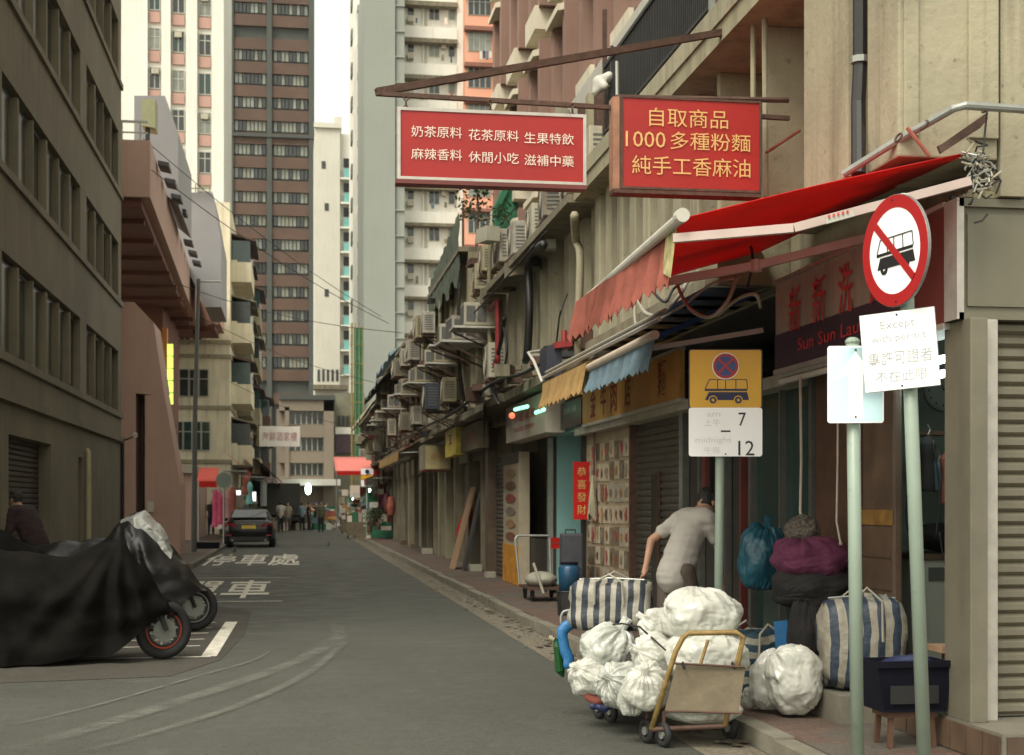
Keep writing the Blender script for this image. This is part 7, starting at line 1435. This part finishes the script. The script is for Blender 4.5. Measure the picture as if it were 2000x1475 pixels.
MB().box(a.x, b.x, 88, 92, .95, b.z).build('cargo_box', mat('dark_olive_truck', (.028, .028, .02), .6, .2, 2, .05), t); MB().box(a.x + .05, b.x - .05, 92.1, 94, .5, 2.3).build('cab', m_cblack, t); MB().box(a.x, b.x, 88, 92, .6, .8).build('chassis', m_black, t)
for x in (a.x + .1, b.x - .3):
    for y in (88.8, 92.9): MB().cyl((x, y, .42), (x + .22, y, .42), .42, 18).build('wheel', m_tyre, t)
MB().box((a.x + b.x) / 2 - .01, (a.x + b.x) / 2 + .01, 87.98, 88, 1.0, b.z - .05).build('door_seam', m_black, t)
t = thing('tricycle', 'bare-framed delivery tricycle loaded with pale sacks near the truck', 'tricycle', tuple(G(575, 1034))); q = G(577, 1033)
for a_ in (-.35, .35): MB().torus((q.x + a_, q.y, .33), (1, .2, 0), .30, .025, 20, 6).build('wheel', m_tyre, t)
MB().bar((q.x, q.y, .4), (q.x, q.y + 1.2, .9), .05).build('frame', m_gal, t); remesh(MB().ball((q.x, q.y + .2, .85), .45, .4, .28).ball((q.x, q.y + .3, 1.25), .3, .3, .25), 'sack', m_cream, t, .05)
for i, (px, py, lb) in enumerate(((602, 955, 'bright white lamp under the office canopy'), (694, 975, 'lamp over the right stall by the plants'), (718, 958, 'small lamp below the red canopy'), (490, 968, 'lamp hanging at the left market shop'))):
    q = AY(px, py, 72 if i else 104); MB().ball(q, .16 if i else .22, .12, .10 if i else .42, 10, 6).build('lamp', m_tube2, None, label=lb, category='lamp')
mg = MB(); mr = random.Random(12); pal = [m_white, m_cream, m_beige, m_pinkw, m_white, m_redf, m_green, m_bluef, m_card, m_orsign]
for k in range(260):
    x = mr.uniform(-2.4, 2.7); y = mr.uniform(90, 101); s_ = mr.uniform(.12, .38); z = mr.choice((0, 0, .4, .8, 1.1)) * (1 if abs(x) > .4 else .4); mg.m = mr.randrange(len(pal)); c_ = (x, y, z + s_ * .5 + .005)
    if k % 3: mg.obox(c_, V((1, mr.uniform(-.3, .3), 0)).normalized(), V((mr.uniform(-.3, .3), 1, 0)).normalized(), UP, s_, s_, s_ * .5)
    else: mg.ball(c_, s_, s_, s_ * .6, 8, 6)
for k in range(240):
    sd_ = mr.choice((-1, 1)); y = mr.uniform(60, 92); x = mr.uniform(2.7, 4.0) if sd_ > 0 else mr.uniform(-3.3, -2.2); s_ = mr.uniform(.06, .22); mg.m = mr.randrange(len(pal)); mg.obox((x, y, mr.uniform(.1, 2.4)), (1, 0, 0), (0, 1, 0), UP, s_, s_, s_ * mr.uniform(.4, 1.4))
mg.build('market_goods', pal, None, kind='stuff', label='mass of boxes, bags and hanging goods at the market end of the street')
for i, (px, py, a_, b_, lb) in enumerate(((548, 1040, 2, 0, 'white vest in front of the foam boxes'), (562, 1038, 6, 2, 'cream top beside the sacks'), (590, 1037, 4, 0, 'faded blue shirt near the truck corner'), (627, 1040, 5, 3, 'olive jacket crossing the road'), (668, 1036, 2, 1, 'white shirt near the low box cart'), (690, 1034, 6, 0, 'beige top behind the cream cart'), (712, 1034, 3, 3, 'red top at the right stall'), (603, 1036, 0, 3, 'black coat walking beside the dark jacket'))):
    q = AG(px, py, .0); person('person in ' + lb, (q.x, q.y, .005), mr.choice((0, 180, 40, 200, -60, 90)), 1.6 + .12 * mr.random(), mr.choice((0, 8, 25)), 0, None, mr.choice((.05, .2)), mk_t[a_], (m_blk, m_navy, m_trouser, m_blk)[b_], m_hair, voxel=.04, sleeves=mr.choice((.4, 1)))
# plants at the right stall
for i, (px, py) in enumerate(((726, 1012), (733, 1004), (722, 1024), (738, 1018))):
    q = AY(px, py, 60); t = thing('potted_plant', ('upper left', 'upper right', 'lower left', 'lower right')[i] + ' bushy green plant crowding the right stall', 'plant', tuple(q)); f = MB()
    for k in range(160): c = q + V((rnd.gauss(0, .14), rnd.gauss(0, .14), rnd.gauss(.1, .14))); d = V((rnd.gauss(0, 1), rnd.gauss(0, 1), rnd.gauss(0, 1))).normalized() * .09; s = d.cross(V((.3, .2, 1))).normalized() * .035; f.quad(c, c + d * .5 + s, c + d, c + d * .5 - s)
    f.build('foliage', m_leaf, t, kind='stuff'); MB().tube([q - V((0, 0, .35)), q - V((0, 0, .1))], [.1, .14], 10).build('pot', m_tile, t)
for i, (px, m_) in enumerate(((742, m_redf), (748, m_purple), (756, m_dredp), (764, m_redf))): 
    a, b = AX(px, 945 + 8 * i, 3.9), AX(px, 990 + 6 * i, 3.9); t = thing('hanging_garment', ORD[i] + ' reddish bunch of goods hanging at the right market fronts from the far end', 'clothes', tuple(b)); remesh(MB().tube([a, a.lerp(b, .5), b], [.12, .2, .14], 8), 'garment', m_, t, .06); MB().cyl(a, a + V((0, 0, .3)), .015, 5).build('hanger', m_gal, t)
# two pigeons in the road
for i, (px, py) in enumerate(((640, 1071), (457, 1083))):
    q = G(px, py); t = thing('pigeon', ('dark pigeon alone in the middle of the road', 'dark pigeon at the left end of the road writing')[i], 'pigeon', tuple(q)); b = MB().ball((q.x, q.y, .14), .075, .14, .07, 10, 8).ball((q.x + .03, q.y + .12, .23), .035, .045, .04, 8, 6); capsule(b, (q.x, q.y + .09, .17), (q.x + .03, q.y + .12, .22), .04, .03); capsule(b, (q.x, q.y - .12, .12), (q.x, q.y - .24, .09), .04, .02); remesh(b, 'body', m_bgrey, t, .015)
    for s_ in (-1, 1): MB().cyl((q.x + .03 * s_, q.y, .005), (q.x + .03 * s_, q.y, .09), .006, 5).build('leg', m_redf, t)
